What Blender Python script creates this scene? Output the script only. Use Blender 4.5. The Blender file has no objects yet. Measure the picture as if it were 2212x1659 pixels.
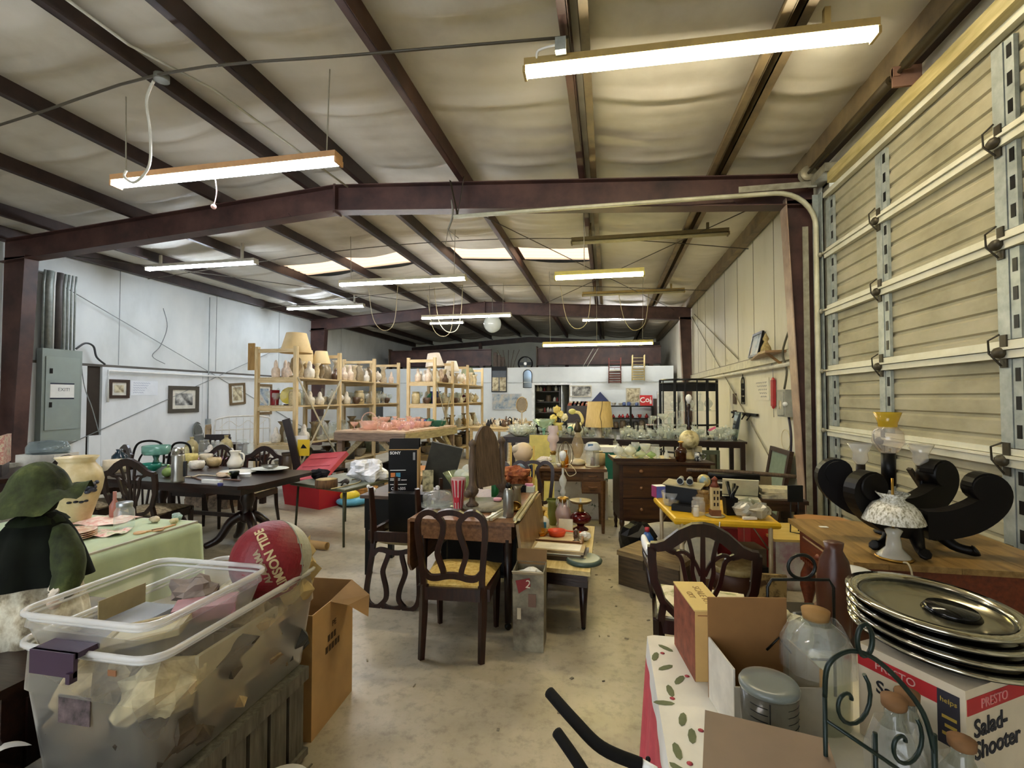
import bpy, math, random
from math import sin, cos, pi, radians, sqrt, atan2, hypot
from mathutils import Vector, Matrix, Euler
random.seed(7)
SC = bpy.context.scene
COL = SC.collection
# ---------------------------------------------------------------- camera
FPX, CX, CY, CAMH = 1040.0, 1106.0, 829.5, 1.6
TH = math.atan(206 / 1040.0); PH = math.atan(28.5 / 1040.0)
cam = bpy.data.cameras.new('camera'); camo = bpy.data.objects.new('camera', cam); COL.objects.link(camo)
cam.sensor_fit = 'HORIZONTAL'; cam.sensor_width = 36.0; cam.lens = FPX / 2212.0 * 36.0
cam.clip_start = 0.02; cam.clip_end = 200
camo.location = (0, 0, CAMH); camo.rotation_euler = (pi / 2 + PH, 0, TH)
SC.camera = camo
# ---------------------------------------------------------------- world, exposure
w = bpy.data.worlds.new('World'); SC.world = w; w.use_nodes = True
bg = w.node_tree.nodes['Background']; bg.inputs[0].default_value = (0.86, 0.93, 1.0, 1); bg.inputs[1].default_value = 1.7
SC.view_settings.view_transform = 'Standard'; SC.view_settings.look = 'None'
SC.view_settings.gamma = 1.0; SC.view_settings.use_curve_mapping = False
SC.view_settings.exposure = 1.5
SC.cycles.transparent_max_bounces = 14; SC.cycles.max_bounces = 6; SC.cycles.diffuse_bounces = 4; SC.cycles.glossy_bounces = 3; SC.cycles.use_adaptive_sampling = True; SC.cycles.adaptive_threshold = 0.08; SC.cycles.adaptive_min_samples = 16; SC.cycles.caustics_reflective = False; SC.cycles.caustics_refractive = False
SC.cycles.sample_clamp_indirect = 4.0
TUBE_W = 30.0; TUBE_Y = 26.0
# ---------------------------------------------------------------- pixel helpers (2212x1659 photo frame)
_F = Vector((-sin(TH) * cos(PH), cos(TH) * cos(PH), sin(PH))); _R = Vector((cos(TH), sin(TH), 0)); _U = _R.cross(_F)
_C = Vector((0, 0, CAMH))
def ray(x, y): return _F + _R * ((x - CX) / FPX) + _U * ((CY - y) / FPX)
def onZ(x, y, z): d = ray(x, y); return _C + d * ((z - CAMH) / d.z)
def onY(x, y, Y): d = ray(x, y); return _C + d * (Y / d.y)
def onX(x, y, X): d = ray(x, y); return _C + d * (X / d.x)
# ---------------------------------------------------------------- materials
def lin(h):
    if isinstance(h, (tuple, list)): return tuple(h[:3])
    h = h.lstrip('#'); o = []
    for i in (0, 2, 4):
        c = int(h[i:i + 2], 16) / 255.0
        o.append(c / 12.92 if c <= 0.04045 else ((c + 0.055) / 1.055) ** 2.4)
    return tuple(o)
MATS = {}
def _new(key):
    m = bpy.data.materials.new(key); m.use_nodes = True
    nt = m.node_tree; return m, nt, nt.nodes['Principled BSDF']
def _coords(nt, scale, typ='Object', stretch=(1, 1, 1)):
    tc = nt.nodes.new('ShaderNodeTexCoord'); mp = nt.nodes.new('ShaderNodeMapping')
    mp.inputs['Scale'].default_value = tuple(scale * s for s in stretch)
    nt.links.new(tc.outputs[typ], mp.inputs['Vector']); return mp.outputs['Vector']
def _noise(nt, vec, scale=1.0, detail=4.0, rough=0.6):
    n = nt.nodes.new('ShaderNodeTexNoise'); n.inputs['Scale'].default_value = scale
    n.inputs['Detail'].default_value = detail; n.inputs['Roughness'].default_value = rough
    nt.links.new(vec, n.inputs['Vector']); return n.outputs['Fac']
def _ramp(nt, fac, stops):
    r = nt.nodes.new('ShaderNodeValToRGB'); e = r.color_ramp.elements
    while len(e) < len(stops): e.new(0.5)
    for i, (p, c) in enumerate(stops):
        e[i].position = p; e[i].color = (*lin(c), 1)
    nt.links.new(fac, r.inputs['Fac']); return r.outputs['Color']
def _bump(nt, b, fac, strength, dist=0.01):
    n = nt.nodes.new('ShaderNodeBump'); n.inputs['Strength'].default_value = strength; n.inputs['Distance'].default_value = dist
    nt.links.new(fac, n.inputs['Height']); nt.links.new(n.outputs['Normal'], b.inputs['Normal'])
def mat(col, rough=0.55, metal=0.0, var=0.12, scale=9.0, bump=0.0, stretch=(1, 1, 1), sheen=0.0):
    key = f'm_{col}_{rough}_{metal}_{var}_{scale}_{bump}_{stretch}'
    if key in MATS: return MATS[key]
    m, nt, b = _new(key); MATS[key] = m
    c = lin(col)
    b.inputs['Roughness'].default_value = rough; b.inputs['Metallic'].default_value = metal
    if max(c) < 0.03 and metal < 0.2 and rough > 0.2: b.inputs['Specular IOR Level'].default_value = 0.22
    if var > 0:
        f = _noise(nt, _coords(nt, scale, stretch=stretch))
        a = tuple(x * (1 - var * 1.6) for x in c); d = tuple(min(1, x * (1 + var)) for x in c)
        nt.links.new(_ramp(nt, f, [(0.3, a), (0.7, d)]), b.inputs['Base Color'])
        if bump: _bump(nt, b, f, bump)
    else: b.inputs['Base Color'].default_value = (*c, 1)
    return m
def ramp_mat(key, stops, scale=6.0, rough=0.6, metal=0.0, stretch=(1, 1, 1), bump=0.0, detail=5.0, typ='Object', dist=0.01):
    if key in MATS: return MATS[key]
    m, nt, b = _new(key); MATS[key] = m
    f = _noise(nt, _coords(nt, scale, typ, stretch), 1.0, detail)
    nt.links.new(_ramp(nt, f, stops), b.inputs['Base Color'])
    b.inputs['Roughness'].default_value = rough; b.inputs['Metallic'].default_value = metal
    if bump: _bump(nt, b, f, bump, dist)
    return m
def wood(c1, c2, scale=5.0, rough=0.45, axis='x'):
    st = {'x': (1, 9, 9), 'y': (9, 1, 9), 'z': (9, 9, 1)}[axis]
    return ramp_mat(f'wood_{c1}_{c2}_{scale}_{axis}_{rough}', [(0.3, c1), (0.7, c2)], scale, rough, 0, st, 0.12, 4)
def glass(tint='#ffffff', body=0.10, bodycol=None, rough=0.03):
    """cheap clear glass: tinted transparency + Fresnel gloss + a little diffuse body"""
    key = f'glass_{tint}_{body}_{bodycol}_{rough}'
    if key in MATS: return MATS[key]
    m, nt, b = _new(key); MATS[key] = m
    nt.nodes.remove(b); out = nt.nodes['Material Output']
    tr = nt.nodes.new('ShaderNodeBsdfTransparent'); tr.inputs[0].default_value = (*lin(tint), 1)
    gl = nt.nodes.new('ShaderNodeBsdfGlossy'); gl.inputs['Roughness'].default_value = rough; gl.inputs[0].default_value = (1, 1, 1, 1)
    df = nt.nodes.new('ShaderNodeBsdfDiffuse'); df.inputs[0].default_value = (*lin(bodycol or tint), 1)
    fr = nt.nodes.new('ShaderNodeFresnel'); ge = nt.nodes.new('ShaderNodeNewGeometry'); mr = nt.nodes.new('ShaderNodeMapRange')   # same index on both faces of the thin wall
    mr.inputs[3].default_value = 1.5; mr.inputs[4].default_value = 1 / 1.5
    nt.links.new(ge.outputs['Backfacing'], mr.inputs[0]); nt.links.new(mr.outputs[0], fr.inputs[0])
    a = nt.nodes.new('ShaderNodeMixShader'); a.inputs[0].default_value = body
    nt.links.new(tr.outputs[0], a.inputs[1]); nt.links.new(df.outputs[0], a.inputs[2])
    c = nt.nodes.new('ShaderNodeMixShader'); nt.links.new(fr.outputs[0], c.inputs[0])
    nt.links.new(a.outputs[0], c.inputs[1]); nt.links.new(gl.outputs[0], c.inputs[2])
    nt.links.new(c.outputs[0], out.inputs[0]); return m
def emis(col, strength):
    key = f'emit_{col}_{strength}'
    if key in MATS: return MATS[key]
    m, nt, b = _new(key); MATS[key] = m
    b.inputs['Base Color'].default_value = (*lin(col), 1)
    b.inputs['Emission Color'].default_value = (*lin(col), 1); b.inputs['Emission Strength'].default_value = strength
    return m
# ---------------------------------------------------------------- mesh builder
class MB:
    def __init__(s): s.v = []; s.f = []; s.sm = []
    def add(s, vs, fs, smooth=False):
        o = len(s.v); s.v += [tuple(p) for p in vs]; s.f += [tuple(i + o for i in q) for q in fs]; s.sm += [smooth] * len(fs); return s
    def box(s, x0, x1, y0, y1, z0, z1, taper=0.0):
        t = taper
        return s.add([(x0 + t, y0 + t, z0), (x1 - t, y0 + t, z0), (x1 - t, y1 - t, z0), (x0 + t, y1 - t, z0), (x0, y0, z1), (x1, y0, z1), (x1, y1, z1), (x0, y1, z1)],
                     [(3, 2, 1, 0), (4, 5, 6, 7), (0, 1, 5, 4), (1, 2, 6, 5), (2, 3, 7, 6), (3, 0, 4, 7)])
    def bx(s, c, d, rot=(0, 0, 0)):
        R = Euler(rot).to_matrix(); c = Vector(c)
        vs = [c + R @ Vector((d[0] * a / 2, d[1] * b / 2, d[2] * e / 2)) for a, b, e in
              ((-1, -1, -1), (1, -1, -1), (1, 1, -1), (-1, 1, -1), (-1, -1, 1), (1, -1, 1), (1, 1, 1), (-1, 1, 1))]
        return s.add(vs, [(3, 2, 1, 0), (4, 5, 6, 7), (0, 1, 5, 4), (1, 2, 6, 5), (2, 3, 7, 6), (3, 0, 4, 7)])
    def bar(s, a, b, w, h=None, up=(0, 0, 1)):
        """rectangular bar from a to b; w across, h along up"""
        a = Vector(a); b = Vector(b); d = (b - a).normalized(); h = h or w
        u = Vector(up); r = d.cross(u)
        if r.length < 1e-4: r = d.cross(Vector((0, 1, 0)))
        r.normalize(); u = r.cross(d)
        vs = []
        for p in (a, b):
            for i, j in ((-1, -1), (1, -1), (1, 1), (-1, 1)): vs.append(p + r * (i * w / 2) + u * (j * h / 2))
        return s.add(vs, [(3, 2, 1, 0), (4, 5, 6, 7), (0, 1, 5, 4), (1, 2, 6, 5), (2, 3, 7, 6), (3, 0, 4, 7)])
    def lathe(s, prof, seg=16, c=(0, 0, 0), sx=1.0, sy=1.0, wob=0.0, nw=0, zw=0.0, cap=True, rot=None):
        n = len(prof); vs = []; R = Euler(rot).to_matrix() if rot else None
        for k, (r, z) in enumerate(prof):
            for i in range(seg):
                a = 2 * pi * i / seg; q = 1 + (wob * cos(nw * a) if nw else 0)
                zz = z + (zw * cos(nw * a) * (k == n - 1 or k == n - 2) if nw else 0)
                p = Vector((r * q * cos(a) * sx, r * q * sin(a) * sy, zz))
                if R: p = R @ p
                vs.append((p.x + c[0], p.y + c[1], p.z + c[2]))
        fs = [(k * seg + i, k * seg + (i + 1) % seg, (k + 1) * seg + (i + 1) % seg, (k + 1) * seg + i) for k in range(n - 1) for i in range(seg)]
        s.add(vs, fs, True)
        if cap:
            o = len(s.v) - len(vs)
            if prof[0][0] > 1e-4: s.f.append(tuple(o + i for i in reversed(range(seg)))); s.sm.append(False)
            if prof[-1][0] > 1e-4 and cap != 'b': s.f.append(tuple(o + (n - 1) * seg + i for i in range(seg))); s.sm.append(False)
        return s
    def sph(s, c, r, sc=(1, 1, 1), seg=14, rings=8, rot=None):
        prof = [(max(1e-5, r * sin(pi * k / rings)), -r * cos(pi * k / rings)) for k in range(rings + 1)]
        n = len(s.v); s.lathe(prof, seg, (0, 0, 0), cap=False)
        R = Euler(rot).to_matrix() if rot else Matrix.Identity(3)
        for i in range(n, len(s.v)):
            p = R @ Vector((s.v[i][0] * sc[0], s.v[i][1] * sc[1], s.v[i][2] * sc[2])); s.v[i] = (p.x + c[0], p.y + c[1], p.z + c[2])
        return s
    def tube(s, pts, r, seg=6, closed=False, smooth=True, flat=1.0):
        P = [Vector(p) for p in pts]; n = len(P); rs = r if isinstance(r, (list, tuple)) else [r] * n
        vs = []; u = None
        for i in range(n):
            if closed: d = (P[(i + 1) % n] - P[i - 1])
            else: d = P[min(i + 1, n - 1)] - P[max(i - 1, 0)]
            d = d.normalized() if d.length > 1e-9 else Vector((0, 0, 1))
            if u is None: u = Vector((0, 0, 1)) if abs(d.z) < 0.9 else Vector((1, 0, 0))
            u = u - d * u.dot(d)
            if u.length < 1e-6: u = d.orthogonal()
            u.normalize(); b = d.cross(u)
            for k in range(seg):
                a = 2 * pi * k / seg; vs.append(P[i] + (u * cos(a) * flat + b * sin(a)) * rs[i])
        fs = []
        for i in range(n if closed else n - 1):
            j = (i + 1) % n
            for k in range(seg): fs.append((i * seg + k, i * seg + (k + 1) % seg, j * seg + (k + 1) % seg, j * seg + k))
        s.add(vs, fs, smooth)
        if not closed:
            o = len(s.v) - len(vs)
            s.f.append(tuple(o + k for k in reversed(range(seg)))); s.f.append(tuple(o + (n - 1) * seg + k for k in range(seg))); s.sm += [False, False]
        return s
    def prism(s, poly, t, plane='xz', off=0.0):
        """2-D polygon extruded by t (centred on off) along the plane's normal"""
        def q(p, d): return {'xz': (p[0], d, p[1]), 'yz': (d, p[0], p[1]), 'xy': (p[0], p[1], d)}[plane]
        n = len(poly); vs = [q(p, off - t / 2) for p in poly] + [q(p, off + t / 2) for p in poly]
        fs = [tuple(range(n)), tuple(reversed(range(n, 2 * n)))] + [(i, i + n, (i + 1) % n + n, (i + 1) % n) for i in range(n)]
        return s.add(vs, fs)
    def strip(s, path, wid, t, plane='xz', off=0.0, closed=False):
        """flat board that follows a 2-D path with given width (scalar or list) and thickness"""
        n = len(path); L = []; Rr = []
        for i in range(n):
            a = path[i - 1] if (closed or i > 0) else path[i]; b = path[(i + 1) % n] if (closed or i < n - 1) else path[i]
            dx, dy = b[0] - a[0], b[1] - a[1]; l = hypot(dx, dy) or 1; nx, ny = -dy / l, dx / l
            ww = (wid[i] if isinstance(wid, (list, tuple)) else wid) / 2
            L.append((path[i][0] + nx * ww, path[i][1] + ny * ww)); Rr.append((path[i][0] - nx * ww, path[i][1] - ny * ww))
        def q(p, d): return {'xz': (p[0], d, p[1]), 'yz': (d, p[0], p[1]), 'xy': (p[0], p[1], d)}[plane]
        vs = []
        for i in range(n): vs += [q(L[i], off - t / 2), q(Rr[i], off - t / 2), q(Rr[i], off + t / 2), q(L[i], off + t / 2)]
        fs = []
        for i in range(n if closed else n - 1):
            j = (i + 1) % n
            for k in range(4): fs.append((i * 4 + k, j * 4 + k, j * 4 + (k + 1) % 4, i * 4 + (k + 1) % 4))
        if not closed: fs += [(0, 1, 2, 3), (4 * n - 1, 4 * n - 2, 4 * n - 3, 4 * n - 4)]
        return s.add(vs, fs)
    def grid(s, fn, nu, nv, smooth=True, closed_u=False):
        vs = [fn(i / nu, j / nv) for j in range(nv + 1) for i in range(nu + (0 if closed_u else 1))]
        W = nu if closed_u else nu + 1
        fs = [(j * W + i, j * W + (i + 1) % W, (j + 1) * W + (i + 1) % W, (j + 1) * W + i) for j in range(nv) for i in range(nu)]
        return s.add(vs, fs, smooth)
    def xf(s, mtx, start=0):
        for i in range(start, len(s.v)): s.v[i] = tuple(mtx @ Vector(s.v[i]))
        return s
    def mesh(s, name, m=None):
        me = bpy.data.meshes.new(name); me.from_pydata(s.v, [], s.f); me.polygons.foreach_set('use_smooth', s.sm)
        if m: me.materials.append(m)
        me.update(); return me
def link(name, data, parent=None):
    o = bpy.data.objects.new(name, data); COL.objects.link(o)
    if parent: o.parent = parent
    return o
def tag(o, label=None, cat=None, group=None, kind=None):
    if label: o['label'] = label
    if cat: o['category'] = cat
    if group: o['group'] = group
    if kind: o['kind'] = kind
    return o
def T(name, label, cat, loc=(0, 0, 0), rz=0.0, group=None, rot=None):
    o = link(name, None); o.empty_display_size = 0.05; o.location = loc; o.rotation_euler = rot or (0, 0, rz)
    return tag(o, label, cat, group)
def P(parent, name, mb, m, label=None):
    o = link(name, mb.mesh(name, m), parent)
    if label: o['label'] = label
    return o
def S(name, label, cat, mb, m, loc=(0, 0, 0), rz=0.0, group=None, rot=None, kind=None):
    o = link(name, mb if isinstance(mb, bpy.types.Mesh) else mb.mesh(name, m)); o.location = loc; o.rotation_euler = rot or (0, 0, rz)
    return tag(o, label, cat, group, kind)
def ST(name, mb, m, loc=(0, 0, 0), label=None):
    o = link(name, mb.mesh(name, m)); o.location = loc; tag(o, label, None, None, 'structure'); return o
def dup(root, loc, rz=None, label=None, group=None):
    r = root.copy(); COL.objects.link(r); r.location = loc
    if rz is not None: r.rotation_euler = (0, 0, rz)
    if label: r['label'] = label
    if group: r['group'] = group
    for ch in root.children:
        c = ch.copy(); COL.objects.link(c); c.parent = r
        for g in ch.children:
            d = g.copy(); COL.objects.link(d); d.parent = c
    return r
def text(parent, s, size, loc, rot, m, name='lettering', ext=0.0008, bend=None, align='CENTER', sx=1.0, bold=0.0):
    cu = bpy.data.curves.new('lettering', 'FONT'); cu.body = s; cu.size = size; cu.extrude = ext; cu.align_x = align; cu.align_y = 'CENTER'; cu.offset = bold; cu.resolution_u = 3
    tmp = bpy.data.objects.new('lettering_curve', cu); me = bpy.data.meshes.new_from_object(tmp)
    bpy.data.objects.remove(tmp); bpy.data.curves.remove(cu)
    if sx != 1.0:
        for v in me.vertices: v.co.x *= sx
    if bend:
        for v in me.vertices: v.co = bend(v.co)
    me.materials.clear(); me.materials.append(m)
    o = link(name, me, parent); o.location = loc; o.rotation_euler = rot; return o
def arc(cx, cy, r, a0, a1, n=8, ry=None):
    return [(cx + r * cos(radians(a0 + (a1 - a0) * i / n)), cy + (ry or r) * sin(radians(a0 + (a1 - a0) * i / n))) for i in range(n + 1)]
def bez(pts, n=8):
    """Catmull-Rom through the points"""
    P_ = [Vector(p) for p in pts]; o = []
    for i in range(len(P_) - 1):
        p0 = P_[max(i - 1, 0)]; p1 = P_[i]; p2 = P_[i + 1]; p3 = P_[min(i + 2, len(P_) - 1)]
        for k in range(n):
            t = k / n; o.append(0.5 * ((2 * p1) + (-p0 + p2) * t + (2 * p0 - 5 * p1 + 4 * p2 - p3) * t * t + (-p0 + 3 * p1 - 3 * p2 + p3) * t ** 3))
    o.append(P_[-1]); return o
def roof_z(x): return 4.40 + 0.40 * (1 - abs(x + 3.75) / 6.13)
# ================================================================ STRUCTURE
XL, XR, YB, YF = -9.84, 2.40, 23.3, -5.0
FRAMES = (-2.2, 6.16, 14.6)
concrete = ramp_mat('concrete', [(0.2, '#857d6c'), (0.42, '#a79f8b'), (0.55, '#bab29e'), (0.8, '#cac3b2')], 0.9, 0.38, 0, bump=0.05, detail=9)
def _conc():
    nt = concrete.node_tree; b = nt.nodes['Principled BSDF']
    f = _noise(nt, _coords(nt, 14.0), 1.0, 6, 0.7)
    src = b.inputs['Base Color'].links[0].from_socket
    mx = nt.nodes.new('ShaderNodeMix'); mx.data_type = 'RGBA'; mx.blend_type = 'MULTIPLY'; mx.inputs[0].default_value = 0.45
    nt.links.new(src, mx.inputs[6]); nt.links.new(_ramp(nt, f, [(0.33, '#8c8272'), (0.5, '#f2ece0'), (0.8, '#ffffff')]), mx.inputs[7])
    nt.links.new(mx.outputs[2], b.inputs['Base Color'])
    f2 = _noise(nt, _coords(nt, 1.7), 1.0, 4)
    rr = nt.nodes.new('ShaderNodeMapRange'); rr.inputs[1].default_value = 0.3; rr.inputs[2].default_value = 0.7; rr.inputs[3].default_value = 0.26; rr.inputs[4].default_value = 0.5
    nt.links.new(f2, rr.inputs[0]); nt.links.new(rr.outputs[0], b.inputs['Roughness'])
_conc()
white_wall = ramp_mat('white_wall', [(0.25, '#cdd1cf'), (0.5, '#dfe3e2'), (0.75, '#e9ecea')], 1.3, 0.7, 0, (1, 1, 0.5), 0.02)
panel_white = ramp_mat('panel_white', [(0.25, '#d5d9db'), (0.6, '#e6eaec')], 2.0, 0.6, 0, (1, 1, 0.5))
vinyl_r = ramp_mat('vinyl_right_wall', [(0.25, '#c9c3ac'), (0.45, '#ddd8c4'), (0.75, '#e6e2d2')], 1.1, 0.65, 0, (1, 1, 0.35), 0.03)
liner = ramp_mat('roof_liner', [(0.25, '#b5aea0'), (0.5, '#d6d1c5'), (0.75, '#e4e0d8')], 0.7, 0.55, 0, (1, 1, 1), 0.03, 8)
steel_red = ramp_mat('red_oxide_steel', [(0.3, '#2e1c1a'), (0.5, '#4a302b'), (0.75, '#62443b')], 2.2, 0.5, 0, bump=0.02)
steel_dark = ramp_mat('dark_purlin_steel', [(0.3, '#241917'), (0.7, '#43302a')], 3.0, 0.5, 0)
steel_tan = ramp_mat('lit_purlin_steel', [(0.3, '#5b4c39'), (0.7, '#8a7858')], 3.0, 0.55, 0)  # light on the right-hand purlin flanges put into the colour
galv = ramp_mat('galvanised', [(0.3, '#8e9691'), (0.7, '#b4bbb6')], 12.0, 0.45, 0.25)
galv_dirty = ramp_mat('galvanised_dirty', [(0.3, '#7c7868'), (0.7, '#aaa692')], 9.0, 0.5, 0.2)
black_p = mat('#0c0b0b', 0.4, 0, 0.2); black_m = mat('#15130f', 0.35, 0.4, 0.15)
f = ST('floor', MB().box(XL - 0.2, XR + 0.2, YF - 4, YB + 0.2, -0.2, 0), concrete)
# walls -----------------------------------------------------------------
wl = ST('wall_left', MB().box(XL - 0.15, XL, YF, YB, 0, 4.62), white_wall)
m = MB().box(XL, XL + 0.02, 6.55, YB, 2.235, 2.25).box(XL, XL + 0.05, 6.55, 17.4, 2.20, 2.235)
P(wl, 'girt', m, mat('#5a5650', 0.5))
for a, b in ((-5, -2.6), (-2.6, -0.2), (-0.2, 2.2), (2.2, 4.6), (4.6, 6.05), (6.3, 7.47), (7.74, 10.15), (10.15, 12.55), (12.55, 14.95), (14.95, 17.4)):
    P(wl, 'wall_panel', MB().box(XL + 0.001, XL + 0.06, a + 0.006, b - 0.006, 0, 2.20), panel_white)
for y in (8.1, 10.6, 13.0, 16.5):
    P(wl, 'seam', MB().box(XL, XL + 0.008, y, y + 0.012, 2.26, 4.3), mat('#9aa0a0', 0.6))
tag(wl, 'white left side wall with panelled lower half')
# flat dark sheet with the recess's shade put into its colour
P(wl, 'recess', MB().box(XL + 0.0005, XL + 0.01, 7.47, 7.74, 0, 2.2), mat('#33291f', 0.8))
P(wl, 'loose_board', MB().box(XL + 0.05, XL + 0.09, 7.5, 7.72, 0.0, 0.86), panel_white)
wr = ST('wall_right', MB().box(XR, XR + 0.15, 5.95, YB, 0, 4.62).box(XR, XR + 0.15, YF, 0.3, 0, 4.62).box(XR, XR + 0.15, 0.3, 5.95, 3.95, 4.62), vinyl_r)
tag(wr, 'cream right side wall of draped vinyl')
P(wr, 'girt', MB().box(XR - 0.02, XR, 6.2, YB, 2.235, 2.25), mat('#6b6350', 0.5))
P(wr, 'ledge_board', MB().box(XR - 0.05, XR, 6.4, 17.4, 2.10, 2.23), mat('#d9d4bd', 0.6))
for y in (7.6, 8.6, 9.6, 10.6, 11.6, 12.6, 13.6): P(wr, 'seam', MB().box(XR - 0.006, XR, y, y + 0.01, 2.26, 4.2), mat('#8c866f', 0.6))
P(wr, 'pipe', MB().tube([(XR - 0.09, 6.7, 2.03), (XR - 0.09, 9, 2.03), (XR - 0.09, 12, 2.04), (XR - 0.09, 17.3, 2.05)], 0.028, 8), mat('#d8d3bf', 0.5))
wb = ST('wall_back', MB().box(XL - 0.15, XR + 0.15, YB, YB + 0.15, 0, 4.85), mat('#c3c5b9', 0.7, 0, 0.06, 2))
tag(wb, 'pale end wall far behind the white partition')
# front wall behind the camera, with an open roll-up doorway
wf = ST('wall_front', MB().box(XL - 0.15, -6.5, YF - 0.15, YF, 0, 4.85).box(-0.5, XR + 0.15, YF - 0.15, YF, 0, 4.85).box(-6.5, -0.5, YF - 0.15, YF, 3.8, 4.85), white_wall)
tag(wf, 'front wall behind the viewer with an open roll-up doorway')
# partition with door openings
WY = 17.5
pm = MB().box(-8.6, -2.62, WY, WY + 0.12, 0, 2.7).box(-1.35, 2.26, WY, WY + 0.12, 0, 2.7).box(-2.62, -1.35, WY, WY + 0.12, 2.05, 2.7)
pw = ST('wall_partition', pm, ramp_mat('partition_paint', [(0.3, '#d3dade'), (0.7, '#e6ecee')], 1.0, 0.6))
tag(pw, 'white partition wall across the back of the hall')
P(pw, 'ledge', MB().box(-8.6, 2.26, WY - 0.02, WY, 2.13, 2.16), mat('#bfc6c8', 0.6))
P(pw, 'door_frame', MB().box(-2.72, -2.62, WY - 0.03, WY, 0, 2.12).box(-1.35, -1.25, WY - 0.03, WY, 0, 2.12).box(-2.62, -1.35, WY - 0.03, WY, 2.05, 2.12), mat('#eef1f2', 0.5))
P(pw, 'loft_floor', MB().box(-8.6, 2.26, WY + 0.12, YB, 2.45, 2.6), mat('#4b3b30', 0.8))
d3 = link('door_2', MB().bx((-1.55, WY + 0.5, 1.02), (0.04, 0.85, 2.02), (0, 0, radians(-12))).mesh('door_2', mat('#dde1e2', 0.5))); tag(d3, 'white inner door standing open in the partition', None, None, 'structure')
P(d3, 'door_handle', MB().sph((-1.60, WY + 0.85, 1.0), 0.035), mat('#b08f4a', 0.3, 0.9, 0))
# roof liner: vinyl-faced insulation sagging between the purlins ----------
PUR = [-9.72, -8.75, -7.2, -5.65, -4.2, -3.3, -1.85, -0.27, 1.27, 2.3]
SKY = (9.55, 10.5, -7.2, -0.27)
rl = MB(); rnd = random.Random(3)
seams = []; y = YF
while y < YB: seams.append((y, rnd.uniform(0.5, 1.0), rnd.uniform(0.02, 0.05))); y += rnd.choice((0.55, 0.7, 1.22, 1.22))
edges = [XL] + PUR + [XR]
NY = 420
def liner_row(x0, x1, bays):
    def fn(u, v):
        t = u * bays; k = min(int(t), bays - 1); tt = t - k
        a = x0 + (x1 - x0) * u; yy = YF + (YB - YF) * v
        s = sin(pi * tt); z = roof_z(a) - 0.015
        z -= s * (0.055 + 0.02 * sin(yy * 1.3 + a))
        fold = 0.0
        for sy, am, wd in seams:
            d = (yy - sy)
            if abs(d) < 0.3: fold += am * (math.exp(-(d / wd) ** 2) - 0.45 * math.exp(-((d - 0.11) / (wd * 1.4)) ** 2))
        z -= s * 0.085 * fold + s * 0.006 * sin(yy * 23 + 3 * sin(a * 2))
        return (a, yy, z)
    return fn
bl = []
for i in range(len(edges) - 1):
    a, b = edges[i], edges[i + 1]
    n0 = len(rl.f)
    rl.grid(liner_row(a, b, 1), 8, NY)
# cut the skylight strip
keep_f = []; keep_s = []
for q, s_ in zip(rl.f, rl.sm):
    cx = sum(rl.v[i][0] for i in q) / 4; cy = sum(rl.v[i][1] for i in q) / 4
    if SKY[0] < cy < SKY[1] and SKY[2] < cx < SKY[3] and not (-4.2 < cx < -3.3): continue
    keep_f.append(q); keep_s.append(s_)
rl.f = keep_f; rl.sm = keep_s
cl = ST('ceiling', rl, liner); tag(cl, 'sagging white vinyl insulation between the roof purlins')
tl = MB()   # roof sheets above, with the skylight opening left free
for a, b, c, d in ((XL - 0.2, SKY[2], YF, YB), (SKY[3], XR + 0.2, YF, YB), (SKY[2], SKY[3], YF, SKY[0]), (SKY[2], SKY[3], SKY[1], YB)):
    xs = [a] + [q for q in (-3.75,) if a < q < b] + [b]
    for i in range(len(xs) - 1):
        z0, z1 = roof_z(xs[i]) + 0.06, roof_z(xs[i + 1]) + 0.06
        tl.add([(xs[i], c, z0), (xs[i + 1], c, z1), (xs[i + 1], d, z1), (xs[i], d, z0)], [(0, 1, 2, 3)])
tl.add([(-4.2, SKY[0], 4.83), (-3.3, SKY[0], 4.83), (-3.3, SKY[1], 4.83), (-4.2, SKY[1], 4.83)], [(0, 1, 2, 3)])
ST('roof', tl, mat('#8f938f', 0.5, 0.3), label='metal roof sheets over the insulation')
# translucent corrugated skylight panels, one per purlin bay
m_sky, nt, b = _new('skylight_fibreglass'); nt.nodes.remove(b)
tr = nt.nodes.new('ShaderNodeBsdfTranslucent'); tr.inputs[0].default_value = (0.62, 0.38, 0.235, 1)
df = nt.nodes.new('ShaderNodeBsdfDiffuse'); df.inputs[0].default_value = (0.85, 0.72, 0.6, 1)
mx = nt.nodes.new('ShaderNodeMixShader'); mx.inputs[0].default_value = 0.2
nt.links.new(tr.outputs[0], mx.inputs[1]); nt.links.new(df.outputs[0], mx.inputs[2]); nt.links.new(mx.outputs[0], nt.nodes['Material Output'].inputs[0])
for i, (a, b) in enumerate(((-7.2, -5.65), (-5.65, -4.2), (-3.3, -1.85), (-1.85, -0.27))):
    g = MB().grid(lambda u, v: (a + (b - a) * u, SKY[0] - 0.03 + (SKY[1] - SKY[0] + 0.06) * v, roof_z(a + (b - a) * u) + 0.01 + 0.018 * (1 if (v * 4.5) % 1 < 0.25 else 0)), 2, 36, False)
    o = ST('window_%d' % (i + 1), g, m_sky); tag(o, 'peach corrugated skylight panel between two purlins')
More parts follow.
